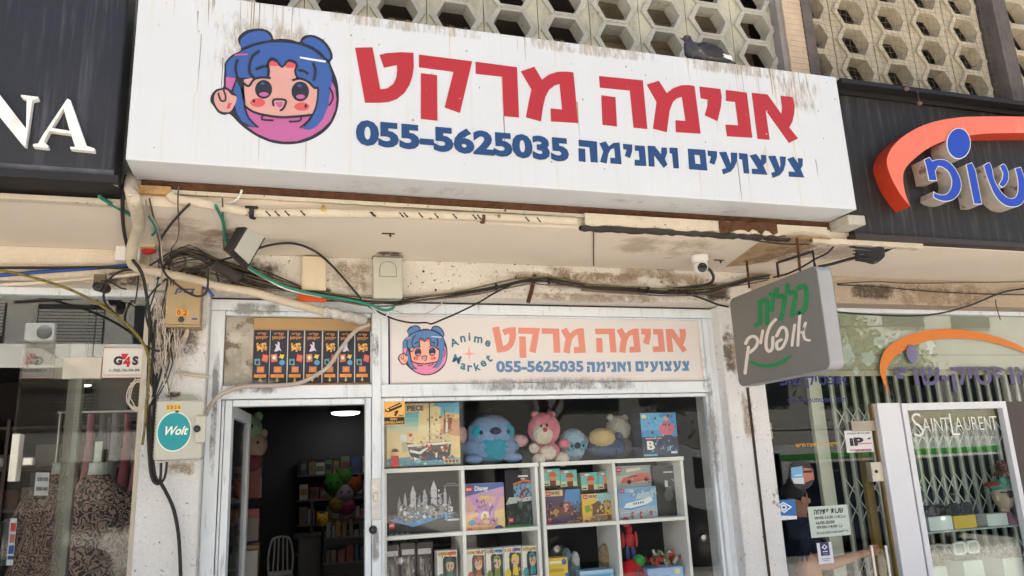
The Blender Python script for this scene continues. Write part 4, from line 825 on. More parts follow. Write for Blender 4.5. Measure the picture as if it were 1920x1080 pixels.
def gs(pts, m, k=[0]):
    k[0] += 1; film('grime_film', [tuple(atz(x, y, SZ - .001 - .0003 * (k[0] % 5))) for x, y in pts], m, B)
gs([(250, 470), (470, 478), (420, 385), (250, 372)], GS_); gs([(330, 476), (480, 482), (500, 420), (380, 400)], GL_); gs([(1330, 502), (1500, 505), (1640, 450), (1440, 440)], GL_); gs([(1080, 480), (1400, 503), (1420, 445), (1100, 425)], GS_); gs([(1480, 500), (1680, 500), (1680, 455), (1500, 450)], GS_); gs([(690, 482), (770, 485), (770, 470), (690, 468)], GD_)
def gf(px0, py0, px1, py1, Y): a = R(px0, py0, px1, py1, Y); film('grime_film', [(a[0], Y - .001, a[2]), (a[1], Y - .001, a[2]), (a[1], Y - .001, a[3]), (a[0], Y - .001, a[3])], grime('frame_grime', (146, 144, 142), .42, 12., .6, (1, 1, .5)), F)
for q in ((395, 560, 560, 600, -.036), (390, 700, 560, 748, -.0465), (390, 570, 412, 1000, -.0315), (1318, 590, 1350, 1000, -.0395), (690, 580, 716, 730, -.0375), (692, 960, 718, 1080, -.0375), (720, 700, 1320, 742, -.0415)): gf(*q)
# more thin cables in the knot at the left corner
for lb, pts, r, m in (('thin black cable arching over the telephone box', q8([(300, 610), (380, 560), (480, 500), (600, 490), (700, 540), (740, 610), (760, 690)], -.27), .006, M_black2), ('thin brown cable twisting behind the telephone box', q8([(420, 640), (440, 560), (520, 520), (560, 560), (530, 640), (560, 720)], -.26), .005, M_black2), ('short black cable crossing above the telephone box', q8([(560, 635), (620, 615), (690, 592), (760, 560), (860, 535)], -.27), .007, M_black), ('dusty grey cable running up from the pillar to the soffit', q8([(310, 180), (330, 260), (370, 330), (400, 430), (410, 560), (405, 700)], -.34), .006, mat('grey_wire', (176, 160, 146), rough=.7)), ('thin black wire looping left of the telephone box', q8([(440, 670), (380, 720), (320, 800), (310, 900), (330, 980)], -.24), .006, M_black), ('blue cable end poking out beside the telephone box', q8([(672, 716), (700, 745), (730, 780)], -.25), .008, mat('blue_cable', (44, 80, 156), rough=.5, var=.15)), ('yellow cable in the knot above the telephone box', q8([(440, 560), (500, 505), (600, 500), (700, 530), (790, 575), (880, 600)], -.25), .006, mat('olive_cable', (112, 100, 62), rough=.6, var=.4, vs=20)), ('thin dark wire trailing over the glass from the bullet camera', ql([(640, 290), (700, 300), (760, 335), (800, 345)], -.26), .005, M_black2), ('short black wire hanging before the white frame', ql([(875, 260), (870, 330), (860, 400), (850, 435)], -.25), .005, M_black2)):
    run(lb, pts, r, m)
for k, (i0) in enumerate((2, 5, 8, 11, 14, 17, 20, 23)):
    x, y = bund[i0]; p = at(x, y + 2, LY - .036); mb = MB(); mb.tube([p + Vector((-.005, 0, 0)), p + Vector((.005, 0, 0))], .022, 0, 8, 0); tag(mb.build('cable_tie', M_black), 'black tie pulled round the cable bundle on the lintel', 'cable tie', 'ties round the cable bundle')
rr = random.Random(77)
for k in range(9):
    dy = rr.uniform(-14, 16); P = [(300 + rr.uniform(-8, 8), 500 + dy + rr.uniform(-14, 14), -.27), (350 + rr.uniform(-8, 8), 478 + dy + rr.uniform(-10, 20), -.26), (410, 490 + dy + rr.uniform(-10, 14), -.25), (480, 518 + dy + rr.uniform(-8, 8), -.24), (560, 541 + dy * .6, -.23), (640, 560 + dy * .4, -.225), (720, 566 + dy * .3, -.22)][: rr.randint(4, 7)]
    run('thin dusty wire sagging in the knot between telephone box and floodlight', P, .0042, [M_black2, M_black, mat('brown_wire', (110, 92, 78))][k % 3], group='thin wires in the knot by the floodlight')
for k in range(6):
    x = rr.uniform(280, 330); P = [(x, 470 + rr.uniform(-10, 20), -.3), (x + rr.uniform(-12, 12), 530, -.27), (x + rr.uniform(-20, 10), 600, -.24), (x + rr.uniform(-24, 6), 680, -.23), (284 + rr.uniform(-4, 6), 760, -.24)]
    run('thin dusty wire running down the pillar beside the telephone box', P, .0045, [M_black2, M_black][k % 2], group='thin wires down the left pillar')
# pigeon
PG = at(1322, 104, -1.15); zt = 3.901
def loft(mb, secs, m=0, seg=14):
    vs = []
    for (c, d, a, b) in secs:
        d = Vector(d).normalized(); sd = d.cross(Vector((0, 0, 1))).normalized(); up = sd.cross(d)
        vs += [Vector(c) + sd * a * math.cos(2 * math.pi * k / seg) + up * b * math.sin(2 * math.pi * k / seg) for k in range(seg)]
    n = len(secs)
    mb.add(vs, [(i * seg + k, i * seg + (k + 1) % seg, (i + 1) * seg + (k + 1) % seg, (i + 1) * seg + k) for i in range(n - 1) for k in range(seg)], m, True)
    mb.add(vs[:seg], [tuple(range(seg))], m); mb.add(vs[-seg:], [tuple(range(seg))], m)
x = PG.x; y = -1.145
pg = thing('pigeon', 'dark grey pigeon with a white tail patch resting on the white sign', 'pigeon', (x, y, zt))
mb = MB()
loft(mb, [((x + .20, y + .01, zt + .03), (-1, 0, .12), .03, .008), ((x + .13, y, zt + .042), (-1, 0, .12), .034, .02), ((x + .07, y, zt + .058), (-1, 0, .1), .05, .042), ((x + .0, y, zt + .068), (-1, 0, .1), .062, .058), ((x - .06, y, zt + .076), (-1, 0, .25), .060, .062), ((x - .095, y, zt + .098), (-1, 0, .8), .046, .05), ((x - .102, y, zt + .128), (-.3, 0, 1), .030, .032), ((x - .102, y, zt + .148), (-.2, 0, 1), .024, .026)], 0)
mb.ell((x - .107, y, zt + .163), (.028, .022, .023), 0, 14, 10)
mb.build('body', mat('pigeon_grey', (64, 62, 66), rough=.6, var=.35, vs=25, spk=((120, 116, 112), .62, 30.)), pg)
for s in (-1, 1):
    mb = MB(); mb.ell((x + .015, y + s * .052, zt + .075), (.095, .014, .042), 0, 16, 8, Matrix.Rotation(.2, 3, 'Y')); mb.build('wing', mat('pigeon_wing', (44, 40, 42), rough=.6, var=.4, vs=30, spk=((110, 104, 100), .66, 40.)), pg)
mb = MB(); mb.add([(x + .10, y - .058, zt + .035), (x + .17, y - .035, zt + .03), (x + .15, y - .05, zt + .052), (x + .085, y - .06, zt + .055)], [(0, 1, 2, 3)]); mb.ell((x + .12, y - .045, zt + .045), (.04, .008, .01), 0, 10, 6, Matrix.Rotation(.25, 3, 'Y')); mb.build('white_feathers', pc(226, 224, 222), pg)
mb = MB(); mb.lathe((x - .134, y, zt + .158), [(.007, 0), (.001, -.022)], 0, 8, 'x'); mb.build('beak', pc(70, 62, 58), pg)
for s in (-1, 1):
    mb = MB(); mb.ell((x - .115, y + s * .020, zt + .168), (.005, .003, .005), 0, 8, 6); mb.build('eye', pc(200, 90, 30, .2), pg)
    mb = MB(); mb.tube([(x - .02, y + s * .02, zt + .02), (x - .02, y + s * .022, zt + .002)], .005); mb.tube([(x - .02, y + s * .022, zt + .003), (x - .055, y + s * .025, zt + .003)], .003); mb.build('leg', pc(170, 90, 84), pg)

# ---------------------------------------------------------------- hanging sign on the pillar
HX = 2.932
HS = thing('hanging_sign', 'grey projecting sign box with green and white Hebrew lettering', 'sign', (2.98, -.75, 2.07))
def rrect(a0, b0, a1, b1, r, n=6):
    P = []
    for cx, cy, s0 in ((a1 - r, b1 - r, 0), (a0 + r, b1 - r, 1), (a0 + r, b0 + r, 2), (a1 - r, b0 + r, 3)):
        P += [(cx + r * math.cos((s0 + i / n) * math.pi / 2), cy + r * math.sin((s0 + i / n) * math.pi / 2)) for i in range(n + 1)]
    return P
mb = MB(); hs = lambda u, v, d: Vector((HX - d, u, v)); L = rrect(-1.195, 2.068, -.3, 2.665, .045)
mb.sheet([L], hs, -.105, 0.); mb.sheet([L], hs, -.1049, -.105)
mb.build('sign_box', [mat('sign_grey', (122, 119, 113), rough=.5, var=.05, vs=2, streak=((108, 100, 92), .56, .4, 10, 2)), ], HS, bevel=.004)
mb = MB(); mb.sheet([rrect(-1.197, 2.066, -.298, 2.667, .046), L], hs, -.098, -.006); mb.build('rim', mat('rim_grey', (158, 158, 158), rough=.55, var=.08, streak=((150, 146, 140), .55, .5, 16, 3)), HS)
fh = lambda u, v, d: atx(1320 + u / 3.176, 460 + v / 3.176, HX) + Vector((-d, 0, 0))
mb = MB()
for L, wd in (([(312, 474), (328, 466), (334, 440), (334, 352)], 25), ([(330, 342), (362, 324), (376, 346), (376, 462)], 25), ([(398, 290), (410, 304), (403, 388)], 23), ([(433, 262), (438, 306), (480, 302), (474, 370), (458, 438)], 25), ([(497, 238), (502, 286), (544, 278), (538, 350), (523, 418)], 25), ([(560, 256), (598, 241), (612, 290), (606, 356), (592, 390), (560, 404)], 26)):
    ribbon(mb, smoothp(L, 4), wd, fh, .004)
mb.build('green_lettering', mat('sign_green', (30, 134, 78), rough=.5, var=.05), HS)
mb = MB()
for L, wd in (([(250, 585), (268, 552), (300, 542), (322, 566), (310, 606), (276, 636)], 17), ([(266, 606), (256, 680), (246, 762)], 16), ([(352, 508), (345, 545), (340, 582)], 14), ([(428, 442), (396, 480), (374, 545), (372, 605), (388, 632), (408, 612), (412, 548)], 16), ([(434, 540), (462, 490), (490, 500), (494, 552), (470, 606), (440, 618), (436, 580), (462, 562)], 16), ([(542, 474), (532, 540), (526, 596)], 14), ([(574, 394), (566, 500), (560, 596)], 14), ([(606, 462), (592, 510), (602, 556), (630, 566)], 14), ([(600, 490), (578, 520)], 10)):
    ribbon(mb, smoothp(L, 4), wd, fh, .004)
mb.build('white_lettering', mat('script_white', (232, 222, 212), rough=.5, var=.03), HS)
mb = MB(); mb.sheet([smoothp([(275, 680), (330, 702), (400, 704), (470, 678), (520, 650)], 3) + smoothp([(522, 656), (480, 700), (410, 728), (330, 724), (276, 698)], 3)], fh, 0, .004); mb.build('smile', mat('sign_green', (28, 112, 66)), HS)
mb = MB(); P_ = [atx(1460, 520, 2.98), atx(1457, 493, 2.98), atx(1524, 471, 2.98), atx(1528, 500, 2.98)]
mb.tube(P_, .009, 0, 4, 0); mb.build('bracket', M_black, HS)
mb = MB(); q = atx(1500, 508, 2.98); mb.tube([q, Vector((2.99, q.y, SZ))], .009, 0, 6, 0); q = atx(1405, 540, 2.98); mb.tube([q, Vector((2.985, q.y, SZ))], .008, 0, 6, 0); mb.build('hanger_rod', M_rust, HS)
# ---------------------------------------------------------------- display window of the toy shop
M_shelf = mat('white_shelf', (232, 230, 224), rough=.5, var=.03)
for lb, xs, kx in (('white cube shelf unit holding the castle box behind the window', (.625, 1.12, 1.615), 1.645), ('white cube shelf unit holding the airliner box behind the window', (1.657, 2.172, 2.69), 2.72)):
    t = thing('shelf_unit', lb, 'shelf unit', ((xs[0] + kx) / 2, .3, 0))
    for x in xs: mb = MB(); mb.box(x, x + .022, .15, .5, .02, 1.607); mb.build('upright', M_shelf, t, bevel=.002)
    for z in (1.608, 1.205, .80, .40):
        if z > 1.6: mb = MB(); mb.box(xs[0], kx, .149, .501, z, z + .026); mb.build('shelf_board', M_shelf, t, bevel=.002)
        else:
            for i in (0, 1): mb = MB(); mb.box(xs[i] + .023, xs[i + 1] - .001, .15, .5, z + .004, z + .028); mb.build('shelf_board', M_shelf, t, bevel=.002)
PAL = {}
def product(label, px, Y, depth, base, art, cat='toy box', name='toy_box', group=None, zb=None):
    a = list(R(*px, Y))
    if zb is not None: a[2] = zb
    t = thing(name, label, cat, ((a[0] + a[1]) / 2, Y, a[2]), group); f = rectmap(*a, Y)
    mb = MB(); mb.box(a[0], a[1], Y, Y + depth, a[2], a[3]); mb.build('carton', pc(*base), t, bevel=.0015)
    cols = []; mb = MB(); d = .0006
    for it in art:
        c = it[-1]
        if c not in cols: cols.append(c)
        d += .00012
        if it[0] == 'p': mb.flat([it[1]], f, d, cols.index(c))
        elif it[0] == 'r': mb.flat([rc(*it[1])], f, d, cols.index(c))
        elif it[0] == 'c': mb.flat([circ(*it[1], 14)], f, d, cols.index(c))
        elif it[0] == 't': mb.text(it[1], f, *it[2], d + .0006, cols.index(c), .03)
    if art: mb.build('print', [pc(*c) for c in cols], t)
    return t
W_, K_, RD = (236, 234, 228), (30, 28, 30), (206, 44, 48)
def lego(u, v, w_, h): return [('r', (u, v, u + w_, v + h), RD), ('t', 'LEGO', (u + w_ * .12, v + h * .3, u + w_ * .88, v + h * .7), W_)]
# big ship box
sky = [('r', (0, .55 + k * .075, 1, .55 + (k + 1) * .075), c) for k, c in enumerate(((206, 208, 176), (168, 204, 190), (138, 196, 196), (118, 186, 198), (104, 176, 200), (98, 166, 198)))]
product('large ship model box with sunset picture, standing behind the warning sticker', (725, 756, 862, 873), .2, .1, (232, 206, 150), sky + [
 ('p', [(.55, .2), (1, .15), (1, .8), (.8, .85), (.62, .5)], (226, 196, 140)), ('p', [(.7, .5), (1, .45), (1, .75), (.8, .72)], (206, 150, 104)), ('p', [(0, .82), (.6, .88), (.66, 1), (0, 1)], (214, 190, 150)), ('p', [(0, 0), (1, 0), (1, .1), (.5, .16), (0, .12)], (112, 160, 176)),
 ('t', 'ONE PIECE', (.06, .88, .5, .965), (52, 44, 40)), ('p', [(.42, .48), (.72, .5), (.74, .93), (.66, .95), (.44, .88)], (232, 214, 166)), ('r', (.575, .3, .59, 1.0), (74, 62, 54)), ('r', (.79, .3, .8, .88), (74, 62, 54)), ('p', [(.77, .5), (.87, .52), (.9, .76), (.78, .74)], (146, 76, 66)), ('p', [(.8, .51), (.83, .52), (.84, .74), (.81, .74)], (226, 214, 196)),
 ('p', [(.26, .37), (.4, .35), (.88, .38), (.86, .16), (.8, .08), (.36, .08), (.3, .2)], (74, 70, 72)), ('p', [(.27, .34), (.88, .37), (.88, .33), (.28, .30)], (226, 216, 196)), ('p', [(.3, .22), (.45, .18), (.58, .29), (.57, .32), (.44, .22), (.31, .26)], (232, 230, 226)), ('p', [(.34, .09), (.8, .1), (.82, .16), (.34, .14)], (60, 84, 120)), ('p', [(.58, .38), (.86, .4), (.84, .5), (.6, .47)], (214, 190, 140)), ('c', (.22, .45, .05, .06), (226, 226, 226)), ('p', [(.2, .38), (.26, .38), (.28, .24), (.22, .22)], (178, 172, 160)),
 ] + busy(60, 1, .28, .1, .86, .5, [(110, 90, 80), (226, 214, 190), (180, 60, 56), (90, 110, 130), (206, 180, 140)], (.012, .035)) + busy(30, 2, .55, .5, .95, .85, [(196, 150, 110), (226, 200, 150), (150, 110, 90)], (.01, .03)) + busy(24, 3, .0, .0, 1, .12, [(150, 190, 200), (226, 230, 230), (90, 140, 170)], (.02, .05)) + [('p', [(.04, 0), (.16, 0), (.15, .17), (.06, .17)], (196, 50, 56)), ('c', (.105, .21, .035, .035), (226, 180, 146)), ('p', [(.05, .23), (.16, .23), (.13, .28), (.08, .28)], (96, 62, 48)), ('r', (.76, .02, .98, .09), (206, 186, 150))] + [('r', (.78 + k * .05, .03, .815 + k * .05, .075), (126, 80, 66)) for k in range(4)])
# figure box B
product('blue figure box with big white letter B on top of the shelf end', (1203, 774, 1270, 856), .2, .14, (52, 60, 84), [('r', (0, .45, 1, 1), (66, 150, 206)), ('r', (0, .6, .6, 1), (96, 172, 214)), ('p', [(.55, .12), (.85, .12), (.84, .5), (.58, .5)], (64, 66, 84)), ('p', [(.55, .48), (.86, .48), (.97, .7), (.7, .84), (.48, .68)], (206, 112, 132)), ('c', (.71, .87, .07, .06), (216, 170, 146)), ('t', 'B', (.12, .16, .32, .36), W_), ('r', (.1, .40, .55, .43), (226, 150, 150)), ('r', (.02, .02, .4, .06), (120, 200, 220)), ('r', (.78, .06, .95, .11), (206, 214, 230)), ('c', (.1, .92, .07, .05), (226, 210, 160))] + busy(60, 80, .05, .08, .97, .95, [(90, 150, 196), (130, 190, 220), (60, 90, 130), (190, 120, 130), (60, 60, 80)], (.02, .05)) + [('t', 'B', (.12, .16, .32, .36), W_)])
# plush toys
def plush(label, px, Y, cols, parts, cat='plush toy'):
    a = R(*px, Y); f = rectmap(*a, Y); W = a[1] - a[0]; H = a[3] - a[2]
    t = thing('plush_toy', label, cat, ((a[0] + a[1]) / 2, Y, a[2]))
    for nm, lst in parts:
        for (u, v, ru, rv, dd, rd, ci) in lst:
            mb = MB(); mb.fz = .045 if rv * H > .03 else 0; mb.ell(f(u, v, 0) + Vector((0, -dd, 0)), (ru * W, rd, rv * H), 0, 26, 18); mb.build(nm, mat('plush_%d_%d_%d' % cols[ci], cols[ci], rough=1., var=.22, vs=38, bump=1., bs=90, fine=.18), t)
    return t
plush('big round pale blue plush with teal belly and pink ears', (868, 776, 986, 867), .32, [(138, 170, 214), (46, 170, 200), (236, 190, 200), (46, 52, 84)], [('body', [(.42, .30, .44, .32, 0, .16, 0)]), ('head', [(.42, .58, .36, .40, .02, .14, 0)]), ('foot', [(.12, .08, .14, .1, .08, .06, 0), (.72, .08, .14, .1, .08, .06, 0)]), ('belly', [(.42, .30, .24, .27, .09, .08, 1)]), ('ear', [(.88, .42, .14, .13, .02, .035, 2), (.0, .58, .07, .17, 0, .03, 2)]), ('eye_patch', [(.2, .62, .11, .14, .10, .03, 1), (.64, .62, .11, .14, .10, .03, 1)]), ('eye', [(.21, .6, .03, .045, .135, .01, 3), (.63, .6, .03, .045, .135, .01, 3)]), ('nose', [(.42, .62, .09, .075, .15, .03, 3)])])
plush('pink plush toy with cream muzzle and round head, sitting', (990, 774, 1066, 868), .27, [(236, 142, 158), (240, 226, 208), (206, 76, 100), (60, 44, 50)], [('head', [(.38, .67, .38, .33, .02, .09, 0)]), ('muzzle', [(.28, .57, .24, .21, .07, .06, 1)]), ('body', [(.45, .22, .30, .22, 0, .08, 0)]), ('belly', [(.40, .2, .19, .15, .06, .04, 1)]), ('arm', [(.1, .3, .12, .1, .03, .035, 1), (.84, .36, .14, .10, .04, .035, 0)]), ('foot', [(.18, .07, .15, .12, .05, .05, 1), (.74, .06, .16, .14, .06, .05, 1)]), ('ear', [(.2, .97, .10, .07, 0, .03, 0), (.6, .97, .10, .07, 0, .03, 0)]), ('nose', [(.28, .64, .05, .045, .125, .018, 2)]), ('eye', [(.2, .72, .022, .03, .115, .01, 3), (.34, .73, .022, .03, .115, .01, 3)])])
plush('small sky blue plush with dark nose beside the pink plush', (1050, 804, 1100, 862), .30, [(166, 196, 218), (96, 170, 196), (50, 46, 54)], [('body', [(.45, .3, .42, .36, 0, .08, 0)]), ('head', [(.45, .62, .46, .38, .02, .08, 0)]), ('face_patch', [(.25, .45, .15, .18, .075, .02, 1), (.66, .45, .15, .18, .075, .02, 1)]), ('ear', [(.95, .55, .12, .22, 0, .03, 0)]), ('eye', [(.25, .43, .04, .05, .093, .01, 2), (.68, .43, .04, .05, .093, .01, 2)]), ('nose', [(.46, .44, .11, .10, .095, .03, 2)])])
plush('navy and cream plush lying on its back on the shelf', (1098, 800, 1166, 856), .30, [(72, 92, 132), (226, 196, 142), (90, 100, 120)], [('body', [(.5, .38, .5, .4, 0, .1, 0)]), ('belly', [(.36, .62, .34, .32, .06, .08, 1)]), ('foot', [(.9, .6, .12, .2, .0, .05, 2), (.12, .3, .10, .14, .05, .04, 2)]), ('head', [(.82, .30, .2, .3, .02, .07, 0)])])
plush('white grey plush with round ears behind the navy plush', (1136, 778, 1184, 856), .40, [(206, 204, 196), (120, 116, 106)], [('head', [(.5, .66, .46, .32, 0, .07, 0)]), ('body', [(.5, .24, .46, .26, 0, .08, 1)]), ('ear', [(.22, .94, .13, .09, 0, .03, 0), (.78, .92, .13, .09, 0, .03, 0)])])
# boxes in the upper cubes
product('wide black castle model box with grey towers on a blue base', (722, 884, 864, 1004), .22, .12, (34, 34, 40), [('r', (0, .0, 1, .4), (24, 24, 34)), ('p', [(.06, .26), (.36, .14), (.94, .32), (.62, .40)], (60, 138, 196)), ('p', [(.14, .27), (.3, .2), (.5, .26), (.86, .33), (.8, .46), (.2, .42)], (110, 116, 118))] +
 [('p', [(x, .3), (x + w_, .3), (x + w_, h), (x + w_ / 2, h + .13), (x, h)], c) for x, w_, h, c in ((.16, .05, .5, (150, 148, 156)), (.24, .04, .56, (176, 172, 178)), (.33, .07, .66, (196, 192, 196)), (.42, .05, .5, (150, 150, 160)), (.49, .06, .6, (176, 174, 182)), (.6, .08, .72, (200, 196, 200)), (.7, .05, .52, (160, 158, 166)), (.77, .04, .62, (180, 178, 184)), (.83, .04, .48, (150, 148, 154)))] + [('p', [(.2, .3), (.5, .28), (.5, .44), (.2, .44)], (140, 138, 142)), ('p', [(.5, .3), (.88, .34), (.84, .46), (.52, .46)], (166, 158, 158))] + busy(150, 4, .16, .26, .88, .5, [(90, 92, 100), (206, 204, 206), (60, 66, 70), (150, 150, 150), (110, 120, 120), (226, 226, 226)], (.01, .032)) + busy(40, 5, .3, .45, .75, .72, [(120, 120, 130), (216, 214, 216), (90, 100, 120)], (.008, .02)) + busy(30, 6, .1, .22, .9, .33, [(40, 110, 170), (110, 180, 220), (36, 90, 150)], (.012, .03)) + lego(.04, .14, .075, .09) + [('r', (.8, .205, .96, .235), (206, 206, 210)), ('r', (.76, .75, .96, .76), (150, 144, 130)), ('r', (.8, .78, .93, .79), (150, 144, 130))] + [('r', (.05 + k * .07, .03, .09 + k * .07, .06), (150, 150, 156)) for k in range(4)])
product('yellow and lilac toy box with red corner logo and a Disney heading', (872, 906, 946, 998), .2, .1, (232, 206, 146), [('r', (0, .72, 1, 1), (86, 110, 178)), ('p', [(0, .74), (1, .92), (1, .6), (.5, .66), (0, .6)], (196, 160, 186)), ('p', [(0, .35), (1, .45), (1, .7), (.5, .74), (0, .72)], (222, 178, 168)), ('p', [(0, 0), (1, 0), (1, .12), (0, .2)], (236, 190, 120)), ('p', [(.1, .72), (.3, .78), (.4, .55), (.55, .6), (.72, .56), (.85, .78), (.9, .7), (.75, .42), (.72, .14), (.32, .14), (.3, .42)], (206, 156, 200)), ('c', (.5, .3, .12, .13), (236, 222, 190)), ('p', [(.4, .68), (.62, .68), (.6, .75), (.5, .71), (.42, .75)], (240, 204, 70)), ('c', (.17, .2, .10, .06), (66, 142, 206)), ('c', (.1, .06, .08, .05), (226, 110, 110)), ('c', (.84, .06, .11, .07), (56, 84, 150))] + busy(70, 7, .25, .15, .78, .7, [(226, 190, 226), (170, 120, 170), (240, 226, 196), (190, 140, 180), (120, 90, 140)], (.015, .045)) + busy(30, 8, .0, .0, 1, .3, [(236, 200, 140), (226, 160, 110), (206, 150, 160)], (.02, .06)) + lego(.01, .83, .17, .12) + [('t', 'Disney', (.24, .82, .58, .95), W_)])
product('dark box with orange arch picture and a green base strip', (948, 880, 1010, 993), .24, .1, (32, 32, 36), [('r', (0, 0, 1, .09), (60, 140, 70)), ('r', (0, .09, 1, .35), (38, 48, 46)), ('r', (.25, .53, .95, .76), (110, 160, 196)), ('p', [(.24, .72), (.6, .8), (.96, .73), (.96, .77), (.6, .83), (.24, .77)], (206, 110, 50)), ('p', [(.4, .5), (.8, .5), (.74, .66), (.6, .7), (.46, .62)], (66, 70, 84)), ('p', [(.0, .42), (.9, .48), (.9, .53), (.1, .54)], (190, 196, 190)), ('c', (.5, .54, .1, .03), (190, 60, 70)), ('r', (.4, .87, .7, .90), (214, 214, 214)), ('r', (.48, .83, .6, .85), (206, 206, 206)), ('r', (.78, .16, .98, .19), (190, 190, 196))] + busy(40, 9, .25, .5, .95, .75, [(60, 66, 80), (190, 196, 206), (160, 60, 70), (130, 170, 196)], (.02, .05)) + busy(50, 10, 0, .1, 1, .45, [(60, 74, 70), (30, 40, 38), (90, 100, 96)], (.03, .08)) + lego(.06, .13, .13, .08))
for i, (p0, lb, hat) in enumerate((((1019, 879, 1050, 916), 'leftmost', (206, 110, 50)), ((1051, 881, 1082, 917), 'second from left', (170, 96, 70)), ((1090, 886, 1121, 924), 'third from left', (196, 92, 60)), ((1122, 884, 1148, 922), 'rightmost', (206, 150, 120)))):
    product('teal box with hatted blocky figure, %s above the pirate sets' % lb, p0, .26, .08, (196, 206, 170), [('r', (0, .4, 1, 1), (118, 188, 186)), ('r', (0, 0, 1, .14), (40, 38, 40)), ('r', (.38, .14, .74, .40), (120, 60, 50)), ('r', (.36, .40, .76, .66), (206, 150, 110)), ('r', (.33, .60, .8, .74), hat), ('r', (.4, .72, .72, .84), hat), ('r', (.05, .2, .3, .25), (60, 50, 40)), ('r', (.1, .86, .5, .93), (236, 236, 226))] + lego(.02, .84, .2, .12), group='small figure boxes stacked above the pirate sets')
product('purple pirate set box with cream heading strip', (1022, 918, 1090, 986), .24, .1, (92, 76, 104), [('p', [(.5, .5), (1, .6), (1, 1), (.6, 1)], (92, 140, 190)), ('r', (0, .83, .5, 1), (226, 196, 146)), ('t', 'ONE PIECE', (.16, .87, .42, .96), (50, 40, 36)), ('p', [(.1, .2), (.9, .3), (.8, .5), (.4, .62), (.12, .46)], (120, 84, 76)), ('r', (.46, .34, .7, .66), (146, 82, 70)), ('r', (.52, .38, .64, .6), (206, 170, 140)), ('r', (.78, .36, .95, .62), (84, 130, 160)), ('c', (.3, .38, .08, .09), (206, 170, 90)), ('p', [(.05, 0), (.18, 0), (.16, .16), (.06, .16)], (190, 46, 50)), ('c', (.11, .2, .05, .06), (222, 180, 150)), ('r', (.6, .02, .98, .13), (196, 164, 110))] + busy(110, 11, .05, .12, .97, .66, [(150, 90, 70), (60, 50, 70), (206, 160, 110), (90, 110, 150), (120, 84, 110), (196, 70, 60), (40, 36, 50)], (.015, .05)) + [('r', (.62 + k * .07, .03, .66 + k * .07, .11), (96, 66, 56)) for k in range(5)] + lego(.02, .85, .12, .12))
product('yellow pirate set box with palm green and brown hut picture', (1092, 925, 1152, 984), .22, .1, (224, 188, 84), [('p', [(.4, .6), (1, .5), (1, 1), (.5, 1)], (150, 190, 190)), ('r', (0, .82, .5, 1), (226, 196, 146)), ('t', 'ONE PIECE', (.2, .86, .48, .96), (50, 40, 36)), ('p', [(.3, .3), (.72, .34), (.66, .7), (.5, .76), (.32, .66)], (112, 84, 66)), ('p', [(.1, .4), (.28, .46), (.22, .66), (.06, .6)], (140, 160, 60)), ('p', [(.2, .1), (.9, .12), (.96, .3), (.3, .3)], (150, 106, 80)), ('p', [(.36, .14), (.7, .16), (.6, .24)], (104, 150, 180)), ('p', [(.05, 0), (.18, 0), (.16, .18), (.06, .18)], (180, 46, 50)), ('c', (.12, .23, .06, .07), (214, 170, 140)), ('c', (.8, .66, .1, .14), (190, 160, 110))] + busy(90, 12, .15, .08, .97, .75, [(110, 80, 60), (196, 150, 90), (150, 170, 80), (80, 70, 60), (226, 206, 130), (196, 90, 60)], (.015, .05)) + lego(.02, .84, .14, .13))
product('pale box with a red racing car lying behind the airliner box', (1154, 873, 1222, 913), .30, .08, (196, 196, 190), [('r', (0, .55, 1, 1), (150, 160, 160)), ('p', [(.14, .2), (.96, .3), (.94, .58), (.7, .64), (.2, .46)], (206, 96, 76)), ('p', [(.3, .42), (.62, .48), (.6, .56), (.4, .52)], (120, 60, 56)), ('c', (.36, .24, .06, .1), (60, 56, 56)), ('c', (.84, .34, .06, .1), (60, 56, 56)), ('p', [(.3, .7), (.7, .78), (.7, .9), (.3, .86)], (224, 210, 180))] + busy(30, 15, .1, .15, .98, .6, [(226, 120, 90), (150, 60, 50), (90, 80, 76), (230, 200, 170)], (.015, .04)) + lego(.03, .72, .12, .22))
product('light blue airliner box with CITY heading and red age badge', (1160, 913, 1232, 981), .22, .1, (172, 184, 196), [('r', (0, .45, 1, 1), (130, 172, 212)), ('p', [(.45, .66), (.98, .7), (.96, .9), (.7, .84), (.5, .8)], (190, 206, 214)), ('p', [(.12, .44), (.2, .56), (.7, .66), (.85, .74), (.9, .6), (.7, .5), (.3, .42)], (232, 236, 238)), ('p', [(.14, .44), (.3, .42), (.72, .5), (.7, .46), (.3, .37), (.16, .40)], (76, 150, 206)), ('r', (.03, .30, 1.0, .315), (210, 214, 216))] + [('r', (.38 + k * .06, .51 + k * .008, .41 + k * .06, .57 + k * .008), (60, 76, 100)) for k in range(5)] + [('p', [(x, .12), (x + .07, .12), (x + .06, .32), (x + .01, .32)], c) for x, c in ((.3, (160, 110, 90)), (.52, (196, 90, 70)), (.8, (110, 110, 96)))] + busy(50, 13, .1, .05, 1, .32, [(150, 150, 140), (196, 110, 80), (226, 230, 230), (90, 100, 110)], (.012, .035)) + busy(40, 14, .3, .72, .98, .95, [(170, 190, 206), (206, 214, 220), (120, 160, 190)], (.02, .05)) + [('c', (.14, .05, .12, .13), (176, 32, 48)), ('t', '4+', (.07, .0, .21, .11), W_)] + lego(.03, .86, .11, .1) + [('t', 'CITY', (.18, .87, .36, .95), W_)])
